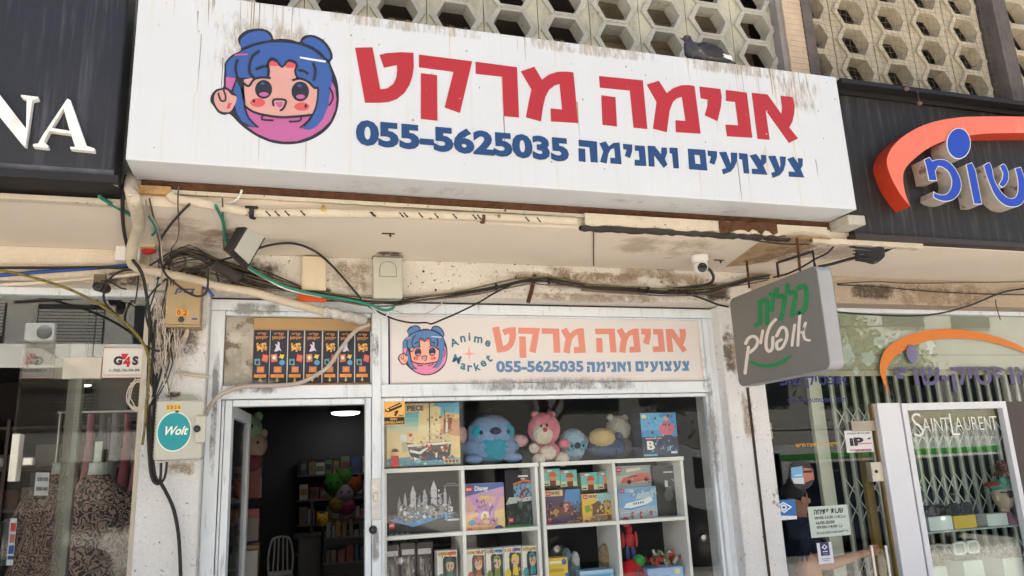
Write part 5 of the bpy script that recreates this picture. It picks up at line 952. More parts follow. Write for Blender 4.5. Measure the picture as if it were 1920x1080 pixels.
product('black box with a white outlined crystal lamp picture', (1228, 872, 1283, 975), .26, .12, (58, 58, 56), [('p', [(.3, .45), (.42, .62), (.56, .6), (.62, .42), (.5, .34), (.36, .36)], (96, 98, 96)), ('r', (.36, .6, .46, .72), (190, 194, 190)), ('p', [(.6, .76), (.8, .66), (.9, .42), (.86, .42), (.76, .64), (.6, .73)], (150, 152, 150)), ('r', (.34, .86, .66, .885), (206, 206, 200)), ('r', (.1, .05, .6, .075), (150, 150, 146))])
# lower cubes
for i, (p0, lb) in enumerate((((722, 1022, 749, 1120), 'narrow grey window box with white heading in the lower left cube'), ((751, 1018, 780, 1120), 'grey blister box with a white logo patch next to the narrow one'), ((781, 1016, 812, 1120), 'plain grey arch topped package deeper in the lower left cube'))):
    product(lb, p0, .24 + .03 * i, .1, (74, 68, 68), [('r', (.1, .78, .9, .88), (206, 200, 200)), ('p', [(.12, .2), (.88, .2), (.84, .7), (.16, .7)], (112, 104, 102)), ('p', [(.3, .25), (.66, .25), (.6, .6), (.4, .64)], (150, 138, 132)), ('r', (.6, .14, .85, .2), (196, 120, 130))] + busy(40, 16 + i, .1, .2, .9, .75, [(140, 130, 128), (70, 64, 64), (176, 168, 164), (96, 88, 86)], (.03, .1)), 'blister box', 'blister_box')
for i, (p0, lb, c1, c2) in enumerate((((820, 1032, 858, 1110), 'white figure window box with orange and green print, alone in its cube', (60, 110, 90), (222, 110, 60)), ((876, 1030, 910, 1110), 'figure window box with a lion brown doll, leftmost of the row of four', (176, 96, 56), (196, 120, 60)), ((912, 1028, 945, 1110), 'figure window box with a dull green doll and blue label strip', (136, 146, 76), (70, 110, 190)), ((946, 1025, 979, 1110), 'figure window box with a blond doll and purple heading', (226, 196, 70), (110, 80, 150)), ((980, 1023, 1011, 1110), 'figure window box with a teal haired doll and gold label strip', (70, 150, 156), (196, 170, 90)))):
    product(lb, p0, .2, .09, (226, 222, 212), [('r', (.04, .9, .5, .97), (206, 170, 80)), ('r', (.52, .9, .95, .97), c2), ('p', [(.28, .34), (.96, .36), (.96, .86), (.36, .88), (.28, .8)], (56, 54, 54)), ('p', [(.45, .38), (.8, .38), (.76, .58), (.5, .58)], c1), ('c', (.63, .68, .2, .12), (222, 182, 150)), ('p', [(.4, .68), (.45, .82), (.65, .86), (.83, .8), (.86, .7), (.78, .76), (.5, .76)], c1), ('c', (.2, .42, .17, .12), c1), ('r', (.3, .22, .96, .32), c2), ('r', (.34, .24, .9, .27), (226, 226, 226)), ('c', (.55, .68, .03, .018), K_), ('c', (.71, .68, .03, .018), K_)] + busy(26, 40 + i, .28, .36, .96, .86, [(96, 92, 92), (40, 38, 40), c1], (.02, .05)) + busy(14, 60 + i, .04, .88, .95, .98, [c2, (90, 80, 90), (240, 236, 220)], (.02, .04)), 'figure box', 'figure_box', 'boxed figures in the lower cubes', zb=.832)
product('yellow box with blue age circle low in the second unit', (1028, 1046, 1066, 1120), .2, .1, (218, 186, 60), [('r', (.1, .82, .7, .9), (240, 230, 200)), ('c', (.82, .86, .12, .1), (60, 80, 150)), ('r', (.1, .55, .8, .66), (190, 160, 40)), ('r', (.85, .0, 1, .5), (70, 110, 180))], zb=.832)
product('low light blue open box at the bottom of the second unit', (1088, 1069, 1152, 1120), .2, .12, (130, 186, 220), [('r', (.0, .8, 1, 1), (190, 206, 222)), ('r', (.1, .3, .9, .7), (80, 156, 206))], zb=.832)
product('pale blue box under the clear tray of sweets', (1216, 1064, 1283, 1120), .2, .2, (150, 184, 224), [('r', (.75, .4, .9, .8), (226, 220, 150)), ('r', (.1, .2, .6, .3), (96, 140, 200))], zb=.832)
plush('grey blue shark plush curled upright behind the yellow box', (1054, 1028, 1092, 1090), .34, [(120, 142, 160), (222, 226, 226)], [('body', [(.5, .3, .36, .36, 0, .07, 0)]), ('fin', [(.25, .8, .22, .22, 0, .04, 0), (.6, .62, .2, .3, .02, .04, 1)])])
a = R(1164, 1050, 1216, 1100, .26); mb = MB(); t = thing('baseball_cap', 'bright red cap with a dark square emblem in the lower right cube', 'cap', ((a[0] + a[1]) / 2, .3, .832)); p = Vector(((a[0] + a[1]) / 2, .32, a[2]))
mb.ell(p, ((a[1] - a[0]) * .5, .11, a[3] - a[2]), 0, 24, 14); mb.build('crown', mat('red_cloth2', (206, 32, 46), rough=.85), t)
mb = MB(); f = rectmap(a[0], a[1], a[2], a[3], .222); mb.flat([rc(.42, .42, .64, .72), ], f, .0); mb.build('emblem', pc(120, 30, 36), t); mb = MB(); mb.box(p.x - .08, p.x + .08, .14, .23, .833, .86); mb.build('brim', mat('red_cloth2', (206, 32, 46)), t, bevel=.01)
a = R(1222, 1034, 1284, 1062, .24); t = thing('sweet_tray', 'clear tray crammed with red and green packets on the pale blue box', 'tray', ((a[0] + a[1]) / 2, .24, a[2])); rr = random.Random(2)
mb = MB()
for b in ((a[0], a[1], .24, .243, a[2], a[3] - .02), (a[0], a[1], .40, .403, a[2], a[3]), (a[0], a[0] + .003, .244, .399, a[2], a[3] - .01), (a[1] - .003, a[1], .244, .399, a[2], a[3] - .01), (a[0], a[1], .24, .40, a[2] - .004, a[2] - .001)): mb.box(*b)
mb.build('tray_wall', M_glass2, t); mb = MB()
for k in range(40): x, y, z = rr.uniform(a[0] + .01, a[1] - .02), rr.uniform(.25, .38), rr.uniform(a[2], a[3] - .04); mb.xf = Matrix.Translation((x, y, z)) @ Matrix.Rotation(rr.uniform(-1, 1), 4, 'Y'); mb.box(-.01, .01, 0, .01, 0, .05, rr.choice([0, 1, 2, 3]))
mb.build('packets', [pc(190, 60, 60), pc(214, 206, 196), pc(120, 150, 100), pc(196, 120, 80)], t); t.children[-1]['kind'] = 'stuff'
p = at(1198, 1052, .3); mb = MB(); mb.ell(p, (.045, .04, .045), 0, 16, 10); tag(mb.build('green_ball', pc(60, 150, 70)), 'green ball between the red cap and clear tray', 'ball')
p = at(1136, 1044, .36); mb = MB(); mb.ell(p, (.055, .05, .085), 0, 18, 12); tag(mb.build('woven_lamp', mat('woven_straw', (150, 126, 96), rough=.9, var=.5, vs=60)), 'speckled brown egg shaped object beside the shelf upright', 'ornament')
t = thing('red_figure', 'small red and blue jointed figure hanging in the lower right cube', 'figure', at(1180, 1030, .36)); p = at(1180, 1012, .36)
for nm, c, r, m in (('head', (0, 0, .07), (.026, .024, .032), (176, 40, 44)), ('body', (0, 0, .0), (.04, .025, .055), (176, 40, 44)), ('arm', (-.05, 0, .0), (.014, .014, .055), (176, 40, 44)), ('arm', (.05, 0, .0), (.014, .014, .055), (176, 40, 44)), ('leg', (-.022, 0, -.09), (.017, .017, .06), (54, 74, 130)), ('leg', (.022, 0, -.09), (.017, .017, .06), (54, 74, 130))):
    mb = MB(); mb.ell(p + Vector(c), r, 0, 12, 8); mb.build(nm, pc(*m), t)

# ---------------------------------------------------------------- inside the toy shop
M_lamp = bpy.data.materials.new('ceiling_lamp'); M_lamp.use_nodes = True
b_ = M_lamp.node_tree.nodes['Principled BSDF']; b_.inputs['Emission Color'].default_value = (1, .98, .95, 1); b_.inputs['Emission Strength'].default_value = 1.6
for lb, (px, py), r in (('round lit ceiling lamp deeper inside the dark toy shop', (648, 773), .20), ('round lit ceiling lamp nearest the doorway, half hidden by the frame', (668, 748), .22)):
    p = atz(px, py, 2.44); t = thing('ceiling_lamp', lb, 'lamp', p)
    mb = MB(); mb.lathe(p, [(r, 0), (r, .03), (r + .02, .032), (r + .02, .055)], 0, 32); mb.build('rim', M_in, t); mb = MB(); mb.lathe(p + Vector((0, 0, -.002)), [(r - .01, 0), (r - .02, -.02), (r * .6, -.035)], 0, 32); mb.build('diffuser', M_lamp, t)
# white plastic chair seen from behind the doorway
p = atz(527, 1008, .86); cx, cy = p.x, p.y; M_chair = mat('white_chair', (232, 230, 232), rough=.45, var=.04)
CH = thing('plastic_chair', 'white plastic chair with slatted open back inside the doorway', 'chair', (cx, cy, .012))
cw = (atz(551, 1030, .8).x - atz(502, 1030, .8).x) / 2
mb = MB(); mb.tube([(cx - cw, cy, .44), (cx - cw * 1.05, cy, .62), (cx - cw * .8, cy + .01, .82), (cx - cw * .4, cy + .02, .865), (cx + cw * .4, cy + .02, .865), (cx + cw * .8, cy + .01, .82), (cx + cw * 1.05, cy, .62), (cx + cw, cy, .44)], .014, 0, 8, 3)
for k in (-.62, -.22, .22, .62): mb.tube([(cx + k * cw, cy - .01, .45), (cx + k * cw * .9, cy + .02, .66), (cx + k * cw * .85, cy + .02, .855)], .011, 0, 6)
mb.build('backrest', M_chair, CH)
mb = MB(); mb.box(cx - cw, cx + cw, cy - .42, cy + .02, .425, .45); mb.build('seat', M_chair, CH, bevel=.01)
for sx in (-1, 1):
    for yy in (-.4, .0): mb = MB(); mb.tube([(cx + sx * cw * .95, cy + yy, .43), (cx + sx * cw * 1.08, cy + yy * 1.08, .013)], .018, 0, 8); mb.build('leg', M_chair, CH)
# goods at the back
SH = thing('wall_rack', 'dark rack board on the back wall inside the toy shop', 'rack', (1.9, 6.3, .4)); a = R(556, 850, 690, 1080, 6.2)
mb = MB(); mb.box(a[0], a[1] + 1.2, 6.25, 6.3, .4, 1.85); mb.build('backboard', mat('rack_board', (54, 54, 60), rough=.8), SH)
for z in (1.62, 1.3, .98, .62): mb = MB(); mb.box(a[0], a[1] + 1.2, 6.0, 6.249, z, z + .02); mb.build('shelf', mat('rack_shelf', (110, 110, 112), rough=.7), SH)
rr = random.Random(13); GP = [(110, 100, 96), (150, 120, 60), (70, 84, 120), (130, 60, 56), (180, 176, 170), (60, 62, 66), (96, 120, 90)]
proto = {}
for z in (1.645, 1.325, 1.005, .645):
    x = a[0] + .03
    while x < a[1] + .6:
        wd = rr.uniform(.07, .13); h = rr.uniform(.14, .24); c = rr.choice(GP); mb = MB(); mb.box(x, x + wd, 6.03, 6.12, z, z + h); mb.box(x + .01, x + wd - .01, 6.025, 6.0295, z + h * .3, z + h * .7, 1)
        tag(mb.build('package', [pc(*c), pc(*rr.choice(GP))], None), 'small dim package standing on the rack at the back of the toy shop', 'package', 'packages on the back rack of the toy shop'); x += wd + rr.uniform(.003, .03)
for k, (px, py, r, c, lb) in enumerate(((626, 908, .12, (44, 104, 32), 'lime green plush ball hanging at the back of the shop'), (645, 895, .10, (62, 104, 44), 'paler green plush head above the lime one'), (646, 925, .12, (126, 112, 122), 'pale pink plush face in the middle of the heap'), (632, 945, .10, (120, 98, 30), 'yellow plush at the bottom of the heap'), (650, 950, .10, (116, 46, 74), 'hot pink plush under the pale pink face'), (663, 910, .10, (124, 60, 34), 'orange plush beside the door post at the back'), (604, 975, .07, (200, 150, 50), 'little mustard plush sitting on the low shelf at the back'))):
    p = at(px, py, 4.6); t = thing('plush_toy', lb, 'plush toy', p - Vector((0, 0, r))); M_ = mat('plush_%d_%d_%d' % c, c, rough=1, var=.12, vs=20)
    mb = MB(); mb.ell(p, (r, r * .9, r), 0, 18, 12); mb.build('head', M_, t)
    for s in (-1, 1): mb = MB(); mb.ell(p + Vector((s * r * .65, 0, r * .85)), (r * .3, r * .2, r * .35), 0, 10, 8); mb.build('ear', M_, t); mb = MB(); mb.ell(p + Vector((s * r * .35, -r * .82, r * .15)), (r * .1, r * .1, r * .12), 0, 8, 6); mb.build('eye', pc(30, 28, 30), t)
LR = thing('low_rack', 'low dark rack of small goods beside the counter in the toy shop', 'rack', (1.45, 4.9, .013)); p = at(655, 1000, 4.7)
for z in (.35, .62, .9, 1.12): mb = MB(); mb.box(p.x - .28, p.x + .5, 4.7, 4.98, z, z + .02); mb.build('shelf', mat('rack_shelf', (110, 110, 112), rough=.7), LR)
for x in (p.x - .3, p.x + .5): mb = MB(); mb.box(x, x + .02, 4.7, 4.98, .013, 1.2); mb.build('upright', mat('rack_board', (54, 54, 60), rough=.8), LR)
for z in (.371, .641, .921, 1.141):
    x = p.x - .26
    while x < p.x + .42:
        wd = rr.uniform(.03, .08); c = rr.choice(GP + [(170, 170, 172), (150, 146, 140)]); mb = MB(); mb.box(x, x + wd, 4.72, 4.8, z, z + rr.uniform(.06, .19)); tag(mb.build('package', pc(*c)), 'small packet standing on the low rack beside the counter', 'package', 'packets on the low rack of the toy shop'); x += wd + rr.uniform(.004, .03)
TB = thing('counter', 'dark counter with pale front panel in the toy shop', 'counter', at(600, 1000, 5)); p = at(610, 985, 5)
mb = MB(); mb.box(p.x - .35, p.x + .5, 5, 5.5, .9, .94); mb.build('top', pc(60, 58, 60), TB); mb = MB(); mb.box(p.x - .3, p.x + .45, 5.05, 5.45, .013, .899); mb.build('front_panel', pc(84, 82, 84), TB)
p = at(585, 960, 5.1); mb = MB(); mb.box(p.x - .02, p.x + .02, 5.1, 5.14, .941, 1.35); mb.build('post', pc(40, 40, 42), TB)
# rack of hanging goods beside the open door
RK = thing('grid_rack', 'tall metal grid rack with hanging packets behind the open door leaf', 'rack', (-.2, 1.4, .012))
for k in range(9): mb = MB(); y = 1.0 + k * .11; mb.tube([(-.33, y, .02), (-.33, y, 1.75)], .006, 0, 5); mb.build('grid_bar', pc(150, 150, 150, .4), RK)
for k in range(6): mb = MB(); mb.tube([(-.33, 1.0, .3 + k * .28), (-.33, 1.9, .3 + k * .28)], .006, 0, 5); mb.build('grid_bar', pc(150, 150, 150, .4), RK)
rr = random.Random(4)
for k in range(28):
    y = 1.0 + rr.uniform(0, .9); z = .35 + rr.randint(0, 4) * .28; c = rr.choice(GP + [(206, 206, 206), (190, 70, 60)]); mb = MB(); mb.box(-.30, -.12, y, y + .02, z, z + rr.uniform(.15, .25)); tag(mb.build('hanging_packet', pc(*c)), 'small packet hanging on the grid rack behind the open door leaf', 'packet', 'packets on the grid rack')
for lb, px, py, r, c in (('mint green plush hanging high inside the door leaf', 462, 805, .11, (112, 134, 106)), ('cream plush with dark eyes hanging below the mint one', 474, 835, .10, (140, 124, 106)), ('dark red plush hanging low above the grid rack', 471, 862, .08, (98, 50, 54))):
    p = at(px, py, 1.1); t = thing('plush_toy', lb, 'plush toy', p - Vector((0, 0, r))); M_ = mat('plush_%d_%d_%d' % c, c, rough=1, var=.12, vs=20)
    mb = MB(); mb.ell(p, (r, r * .9, r), 0, 18, 12); mb.build('head', M_, t)
    for s in (-1, 1): mb = MB(); mb.ell(p + Vector((s * r * .7, 0, r * .8)), (r * .3, r * .2, r * .35), 0, 10, 8); mb.build('ear', M_, t); mb = MB(); mb.ell(p + Vector((s * r * .35, -r * .82, r * .15)), (r * .1, r * .1, r * .12), 0, 8, 6); mb.build('eye', pc(30, 28, 30), t)
# ---------------------------------------------------------------- the optician's shop on the right
G = thing('glass_shopfront', 'wide glass front of the optician with frosted strip above the grille', 'shopfront', (5.5, 0, 0))
mb = MB(); mb.box(3.264, 8.9, -.03, .05, 2.655, 2.688); mb.build('head_frame', M_alu, G, bevel=.003)
mb = MB(); jx = at(1600, 640, 0).x; mb.box(3.266, jx - .003, .0, .01, 2.21, 2.654); mb.build('top_glass', M_glass, G)
mb = MB(); mb.box(jx + .003, 8.9, .0, .01, 2.21, 2.654); mb.build('top_glass', M_glass, G)
M_film = mat('frosted_film', (170, 163, 144), rough=.8, var=.12, vs=1.5)
zf = at(1750, 704, .04).z
mb = MB(); mb.box(3.266, 8.9, .035, .042, zf, 2.654); mb.build('film_panel', M_film, G)
mb = MB()
for z in (at(1700, 665, 0).z, at(1700, 693, 0).z): mb.box(3.266, 8.9, .034, .0345, z, z + .006)
mb.build('film_seam', pc(110, 104, 88), G)
# torn pale flakes of the film
rr = random.Random(6); mb = MB()
for (px, py, w_, h_) in ((1585, 668, 40, 60), (1652, 640, 34, 34), (1680, 632, 22, 26), (1630, 672, 40, 40), (1745, 650, 26, 34), (1660, 698, 14, 22), (1740, 697, 20, 12), (1870, 690, 22, 12), (1605, 695, 16, 16)):
    pts = []; n = 14
    for i in range(n):
        q = i * 2 * math.pi / n; k = rr.uniform(.45, 1.0); pts.append((px + math.cos(q) * w_ / 2 * k, py + math.sin(q) * h_ / 2 * k))
    mb.flat([pts], pm(.034), .0006)
mb.build('film_flake', mat('pale_film', (196, 200, 196), rough=.6, var=.2, vs=6), G)
dx = at(1418, 806, 0).z
zd = at(1520, 806, 0).z
mb = MB(); mb.box(3.266, 4.25, .0, .01, zd + .004, 2.206); mb.build('fanlight', M_glassr, G)
mb = MB(); mb.box(4.25, 8.9, .012, .02, .02, 2.206); mb.build('window_glass', M_glassr, G)
GD = thing('glass_door', 'frameless glass door of the optician with metal patch fittings', 'door', (3.75, 0, .02)); mb = MB(); mb.box(3.27, 4.24, .0, .01, .02, zd - .004); mb.build('door_glass', M_glassr, GD)
for px in ((1427, 793, 1447, 806), (1428, 808, 1449, 823), (1597, 789, 1641, 808)):
    a = R(*px, -.012); mb = MB(); mb.box(a[0], a[1], -.012, .022, a[2], a[3]); mb.build('patch_fitting', mat('fitting_steel', (176, 164, 150), rough=.35, metal=.6), GD, bevel=.002)
a = R(1634, 866, 1656, 903, -.02); mb = MB(); mb.box(a[0], a[1], -.025, .03, a[2], a[3]); mb.build('lock_case', mat('fitting_steel2', (206, 196, 180), rough=.35, metal=.5), GD, bevel=.004)
mb = MB(); p = at(1643, 884, -.026); mb.lathe(p, [(.012, 0), (.011, -.006), (.004, -.006)], 0, 12, 'y'); mb.build('cylinder', pc(60, 56, 50, .4), GD)
for px in (1637, 1664): p = at(px, 1050, -.05); mb = MB(); mb.tube([(p.x, -.05, .5), (p.x, -.05, at(px, 1022, -.05).z)], .012, 0, 10, 0); mb.build('pull_handle', M_chrome, GD)
# orange arch, ball and lettering on the glass
fd = pm(-.0012)
zo = lambda L: [(1560 + x / 4.5, 560 + y / 4.5) for x, y in L]
mb = MB(); mb.flat([zo(smoothp([(490, 800), (430, 700), (402, 590), (420, 490), (480, 400), (600, 325), (740, 280), (880, 258), (1050, 258), (1250, 285), (1450, 340), (1620, 415), (1800, 520)], 3) + smoothp([(1800, 545), (1620, 455), (1450, 395), (1250, 350), (1050, 337), (900, 342), (740, 375), (600, 440), (510, 510), (465, 590), (455, 690), (490, 800)], 3)[:-1])], fd, .0012); AD = tag(mb.build('arch_decal', mat('decal_orange', (214, 122, 46), rough=.5, var=.03)), 'orange arch painted on the glass front of the optician', 'decal')
mb = MB(); p = [at(*q, 0) for q in zo([(670, 470)])][0]; mb.ell(p + Vector((0, -.01, 0)), (.057, .012, .076), 0, 22, 14); tag(mb.build('ball_decal', mat('ball_violet', (118, 112, 150), rough=.25, var=.1)), 'glossy violet ball mark under the orange arch on glass', 'decal')
M_pur = mat('decal_purple', (92, 84, 122), rough=.5, var=.04); M_dkb = mat('decal_navy', (44, 50, 112), rough=.5, var=.05); M_yel = mat('decal_yellow', (226, 172, 60), rough=.5)
def decal(label, txt, px, m, bold=.03, Y=0, name='lettering'):
    a = R(*px, Y); mb = MB(); mb.text(txt, lambda u, v, d: Vector((u, Y - d, v)), a[0], a[2], a[1], a[3], .0025, 0, bold); return tag(mb.build(name, m), label, 'lettering')
decal('large purple Hebrew shop name on the glass beneath the orange arch', he('אופטיק-שופ'), (1680, 688, 1934, 734), M_pur, .022)
decal('dark blue Hebrew shop name on the glass door behind the hanging sign', he('אופטיק שופ'), (1462, 705, 1588, 728), M_dkb, .02)
decal('small dark blue Hebrew line about the clinical optometrist', he('מ.כהן אופטומטריסט קליני'), (1476, 745, 1586, 757), M_dkb, .02)
decal('yellow Hebrew line about eye tests on the glass door', he('בדיקת עיניים למשרד הרישוי'), (1491, 829, 1572, 839), M_yel, .015)
def sticker(label, px, base, art, name='sticker', cat='sticker', Y=0, rnd=False):
    a = R(*px, Y); f = rectmap(*a, Y - .0025); mb = MB(); cols = [base]
    if rnd: mb.sheet([circ(.5, .5, .5, .5, 30)], f, -.0015, 0, 0)
    else: mb.box(a[0], a[1], Y - .0025, Y - .0008, a[2], a[3], 0)
    d = .0004
    for it in art:
        c = it[-1]; d += .0002
        if c not in cols: cols.append(c)
        if it[0] == 'p': mb.flat([it[1]], f, d, cols.index(c))
        elif it[0] == 'r': mb.flat([rc(*it[1])], f, d, cols.index(c))
        elif it[0] == 'c': mb.flat([circ(*it[1], 18)], f, d, cols.index(c))
        elif it[0] == 't': mb.text(it[1], f, *it[2], d + .0005, cols.index(c), it[3])
    return tag(mb.build(name, [pc(*c) for c in cols]), label, cat)
sticker('white square sticker with bold black ip letters on the glass', (1585, 807, 1636, 848), (226, 222, 222), [('t', 'iP', (.14, .3, .66, .68), .05, (38, 34, 38)), ('p', [(.78, .6), (.95, .68), (.9, .56)], (40, 36, 40)), ('r', (.46, .36, .95, .42), (206, 120, 150)), ('t', he('מוגן על ידי אבטחה'), (.08, .8, .92, .92), .02, (40, 40, 50)), ('r', (.1, .08, .9, .14), (206, 130, 150)), ('t', '054-200-20-60', (.3, .02, .9, .12), .02, (40, 40, 50))])
sticker('round photo sticker with blue sky and man in glasses on the door', (1480, 863, 1526, 918), (40, 40, 48), [('p', [(.06, .4), (.56, .4), (.56, .8), (.1, .76)], (120, 170, 210)), ('p', [(.06, .4), (.6, .4), (.6, .18), (.14, .22)], (196, 206, 214)), ('p', [(.55, .18), (.98, .3), (.98, .7), (.85, .84), (.6, .78), (.55, .5)], (176, 110, 86)), ('p', [(.56, .72), (.7, .88), (.95, .78), (.97, .6), (.9, .7), (.6, .74)], (40, 30, 28)), ('r', (.56, .56, .94, .64), (40, 32, 32)), ('p', [(.5, .02), (.98, .3), (.9, .32), (.62, .24), (.4, .06)], (34, 30, 36)), ('r', (.2, .48, .5, .51), (226, 230, 232))], rnd=True)
sticker('blue and white sticker with a white eye outline on the door', (1447, 937, 1492, 975), (40, 110, 180), [('p', [(0, .0), (1, 0), (1, .16), (0, .26)], (230, 232, 236)), ('p', [(.14, .62), (.5, .9), (.86, .62), (.5, .34)], (226, 236, 242)), ('p', [(.24, .62), (.5, .82), (.76, .62), (.5, .42)], (40, 110, 180)), ('c', (.5, .62, .13, .15), (226, 236, 242)), ('c', (.5, .62, .06, .07), (40, 90, 160))])
sticker('pale green card with the opening hours in black Hebrew print', (1517, 948, 1592, 1006), (196, 208, 196), [('t', he('שעות פתיחה'), (.14, .74, .88, .9), .03, (40, 44, 48)), ('t', '09:00-13:30 ' + he('א,ב,ד,ה'), (.14, .56, .92, .67), .02, (50, 52, 56)), ('t', '16:00-20:00', (.16, .41, .62, .52), .02, (50, 52, 56)), ('t', '09:00-14:00 ' + he('ג,ו'), (.16, .26, .8, .37), .02, (50, 52, 56)), ('t', '03-6351358 ' + he('טל לתאום תורים'), (.14, .1, .94, .18), .01, (60, 62, 66))], 'hours_card', 'card')
sticker('white and navy card with eye mark hanging below the hours card', (1533, 1017, 1561, 1057), (222, 224, 232), [('r', (.2, .38, .8, 1), (48, 52, 104)), ('p', [(.3, .78), (.5, .92), (.7, .78), (.5, .66)], (226, 228, 236)), ('c', (.5, .79, .08, .06), (48, 52, 104)), ('r', (.34, .55, .66, .6), (216, 218, 230)), ('r', (.36, .44, .66, .47), (150, 150, 180)), ('r', (.2, .22, .8, .25), (130, 130, 150)), ('r', (.3, .14, .7, .17), (130, 130, 150))], 'eye_card', 'card')
# folding grille behind the glass
GR = thing('folding_grille', 'grey folding lattice security grille standing behind the glass', 'grille', (6, .32, 0))
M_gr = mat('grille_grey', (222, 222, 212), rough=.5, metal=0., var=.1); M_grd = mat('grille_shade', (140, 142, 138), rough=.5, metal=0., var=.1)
gx0 = at(1556, 800, .38).x; p_ = .108; n = 36
mb = MB(); a = R(1539, 800, 1558, 800.1, .30); mb.box(a[0] - .012, a[1] + .012, .36, .40, .02, 2.3); mb.build('end_stile', mat('grille_end', (220, 220, 206), rough=.5, var=.08), GR, bevel=.004)
for k in range(n):
    x = gx0 + .04 + k * p_
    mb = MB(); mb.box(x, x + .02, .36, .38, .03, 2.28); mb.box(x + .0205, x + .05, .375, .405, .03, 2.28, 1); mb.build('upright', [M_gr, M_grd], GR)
for zc in (1.80, 1.25, .7):
    mb = MB()
    for k in range(n - 1):
        x = gx0 + .05 + k * p_
        for s in (0, 1):
            for q in (0, 1):
                za, zb = zc + .16 - .16 * q - (0 if s else .16), zc + .16 - .16 * q - (.16 if s else 0)
                mb.add([(x, .352 - .004 * s, za - .009), (x, .352 - .004 * s, za + .009), (x + p_, .352 - .004 * s, zb + .009), (x + p_, .352 - .004 * s, zb - .009)], [(0, 1, 2, 3)])
    mb.build('lattice', M_gr, GR)
# white display case with the brand name
DC = thing('display_case', 'white framed tall display window with SAINT LAURENT lettering', 'display case', (4.9, 0, 0)); M_wp = mat('white_lacquer', (226, 226, 230), rough=.35, var=.02)
mb = MB(); mb.box(4.258, 4.466, -.055, .0, .02, 1.958); mb.build('side_panel', M_wp, DC, bevel=.003)
mb = MB(); mb.box(4.487, 4.535, -.05, .0, .02, 1.953); mb.box(5.468, 5.512, -.05, .0, .02, 1.953); mb.box(4.536, 5.467, -.05, .0, 1.90, 1.953); mb.build('frame', M_wp, DC)
mb = MB(); mb.box(4.4665, 4.4865, -.03, .0, .02, 1.95); mb.build('gap_strip', M_dark, DC)
mb = MB(); mb.box(4.536, 5.467, -.012, -.006, .02, 1.899); mb.build('pane', M_glassr, DC)
mb = MB(); mb.box(4.536, 5.9, .03, .06, 1.80, 1.90); mb.build('olive_beam', mat('olive_gold', (124, 108, 58), rough=.5, var=.1), DC)
a = R(1712, 775, 1872, 815, -.02)
mb = MB(); fsl = lambda u, v, d: Vector((u, -.0125 - d, v)); zl_, zh_ = a[2] + .03, a[3] - .03
xw = a[1] - a[0]
for s_, u0, u1, lo, hi in (('S', .0, .115, -.035, .04), ('A', .11, .20, .0, .0), ('I', .215, .228, .0, .0), ('N', .25, .335, 0, 0), ('T', .335, .43, 0, 0), ('L', .435, .53, -.035, .03), ('A', .49, .58, 0, 0), ('U', .60, .67, 0, 0), ('R', .69, .76, 0, 0), ('E', .775, .83, 0, 0), ('N', .845, .915, 0, 0), ('T', .91, 1.0, 0, 0)):
    mb.text(s_, fsl, a[0] + xw * u0, zl_ + lo, a[0] + xw * u1, zh_ + hi, .001, 0, -.012)
mb.build('brand_lettering', pc(236, 234, 226), DC)
SHF = at(1800, 992, .06).z
mb = MB(); mb.box(4.536, 5.6, .03, .27, SHF - .012, SHF); mb.build('glass_shelf', mat('pale_shelf', (176, 184, 188), rough=.3), DC)
mb = MB(); mb.box(5.52, 5.95, -.02, .0, .02, 1.95); mb.build('brown_panel', mat('brown_panel', (76, 64, 62), rough=.5, var=.1), DC)
mb = MB(); mb.box(4.242, 4.257, -.01, .02, .02, 1.955); mb.box(4.19, 4.256, .10, .14, .02, 1.70); mb.build('gold_return', mat('ochre_panel', (132, 108, 58), rough=.5, var=.15), DC)
def specs(label, c, col, s=1., open_=True, yaw=0., cat='glasses', tint=(30, 26, 28)):
    t = thing('glasses', label, cat, Vector(c) - Vector((0, 0, .022 * s))); X = Matrix.Translation(c) @ Matrix.Rotation(yaw, 4, 'Z')
    m = pc(*col, .3)
    for sx in (-1, 1):
        mb = MB(); mb.xf = X; L = rrect(sx * .036 * s - .029 * s, -.022 * s, sx * .036 * s + .029 * s, .022 * s, .012 * s, 3); mb.tube([(x, 0, z) for x, z in L + L[:2]], .005 * s, 0, 6, 0); mb.build('rim', m, t)
        mb = MB(); mb.xf = X; mb.sheet([L], lambda u, v, d: Vector((u, -d, v)), -.001, .001); mb.build('lens', mat('tint_%d' % tint[0], tint, rough=.08, var=0), t)
        mb = MB(); mb.xf = X; mb.tube([(sx * .066 * s, 0, .012 * s), (sx * .068 * s, .09 * s, .01 * s), (sx * .064 * s, .13 * s, -.015 * s)], .005 * s, 0, 6); mb.build('temple', m, t)
    mb = MB(); mb.xf = X; mb.tube([(-.008 * s, 0, .004), (0, -.004, .008), (.008 * s, 0, .004)], .004 * s, 0, 5); mb.build('bridge', m, t); return t
def block(label, px, Y, d, m, zb, cat='box', name='gift_box'):
    a = R(*px, Y); mb = MB(); mb.box(a[0], a[1], Y, Y + d, zb, a[3]); return tag(mb.build(name, m, None, bevel=.003), label, cat), a
M_bx = mat('box_white', (226, 230, 232), rough=.4, var=.02)
_, a1 = block('white box under black glasses at the near end of the shelf', (1742, 968, 1786, 992), .05, .1, M_bx, SHF + .001)
_, a2 = block('yellow box under dark sunglasses in the middle of the shelf', (1789, 966, 1831, 988), .05, .1, pc(226, 186, 50), SHF + .001)
_, a3 = block('white box in front of the mannequin head on the shelf', (1851, 963, 1890, 985), .05, .1, M_bx, SHF + .001)
specs('black glasses on the first white box on the shelf', ((a1[0] + a1[1]) / 2 + .02, .09, a1[3] + .04), (30, 28, 34), 1.75, yaw=.3)
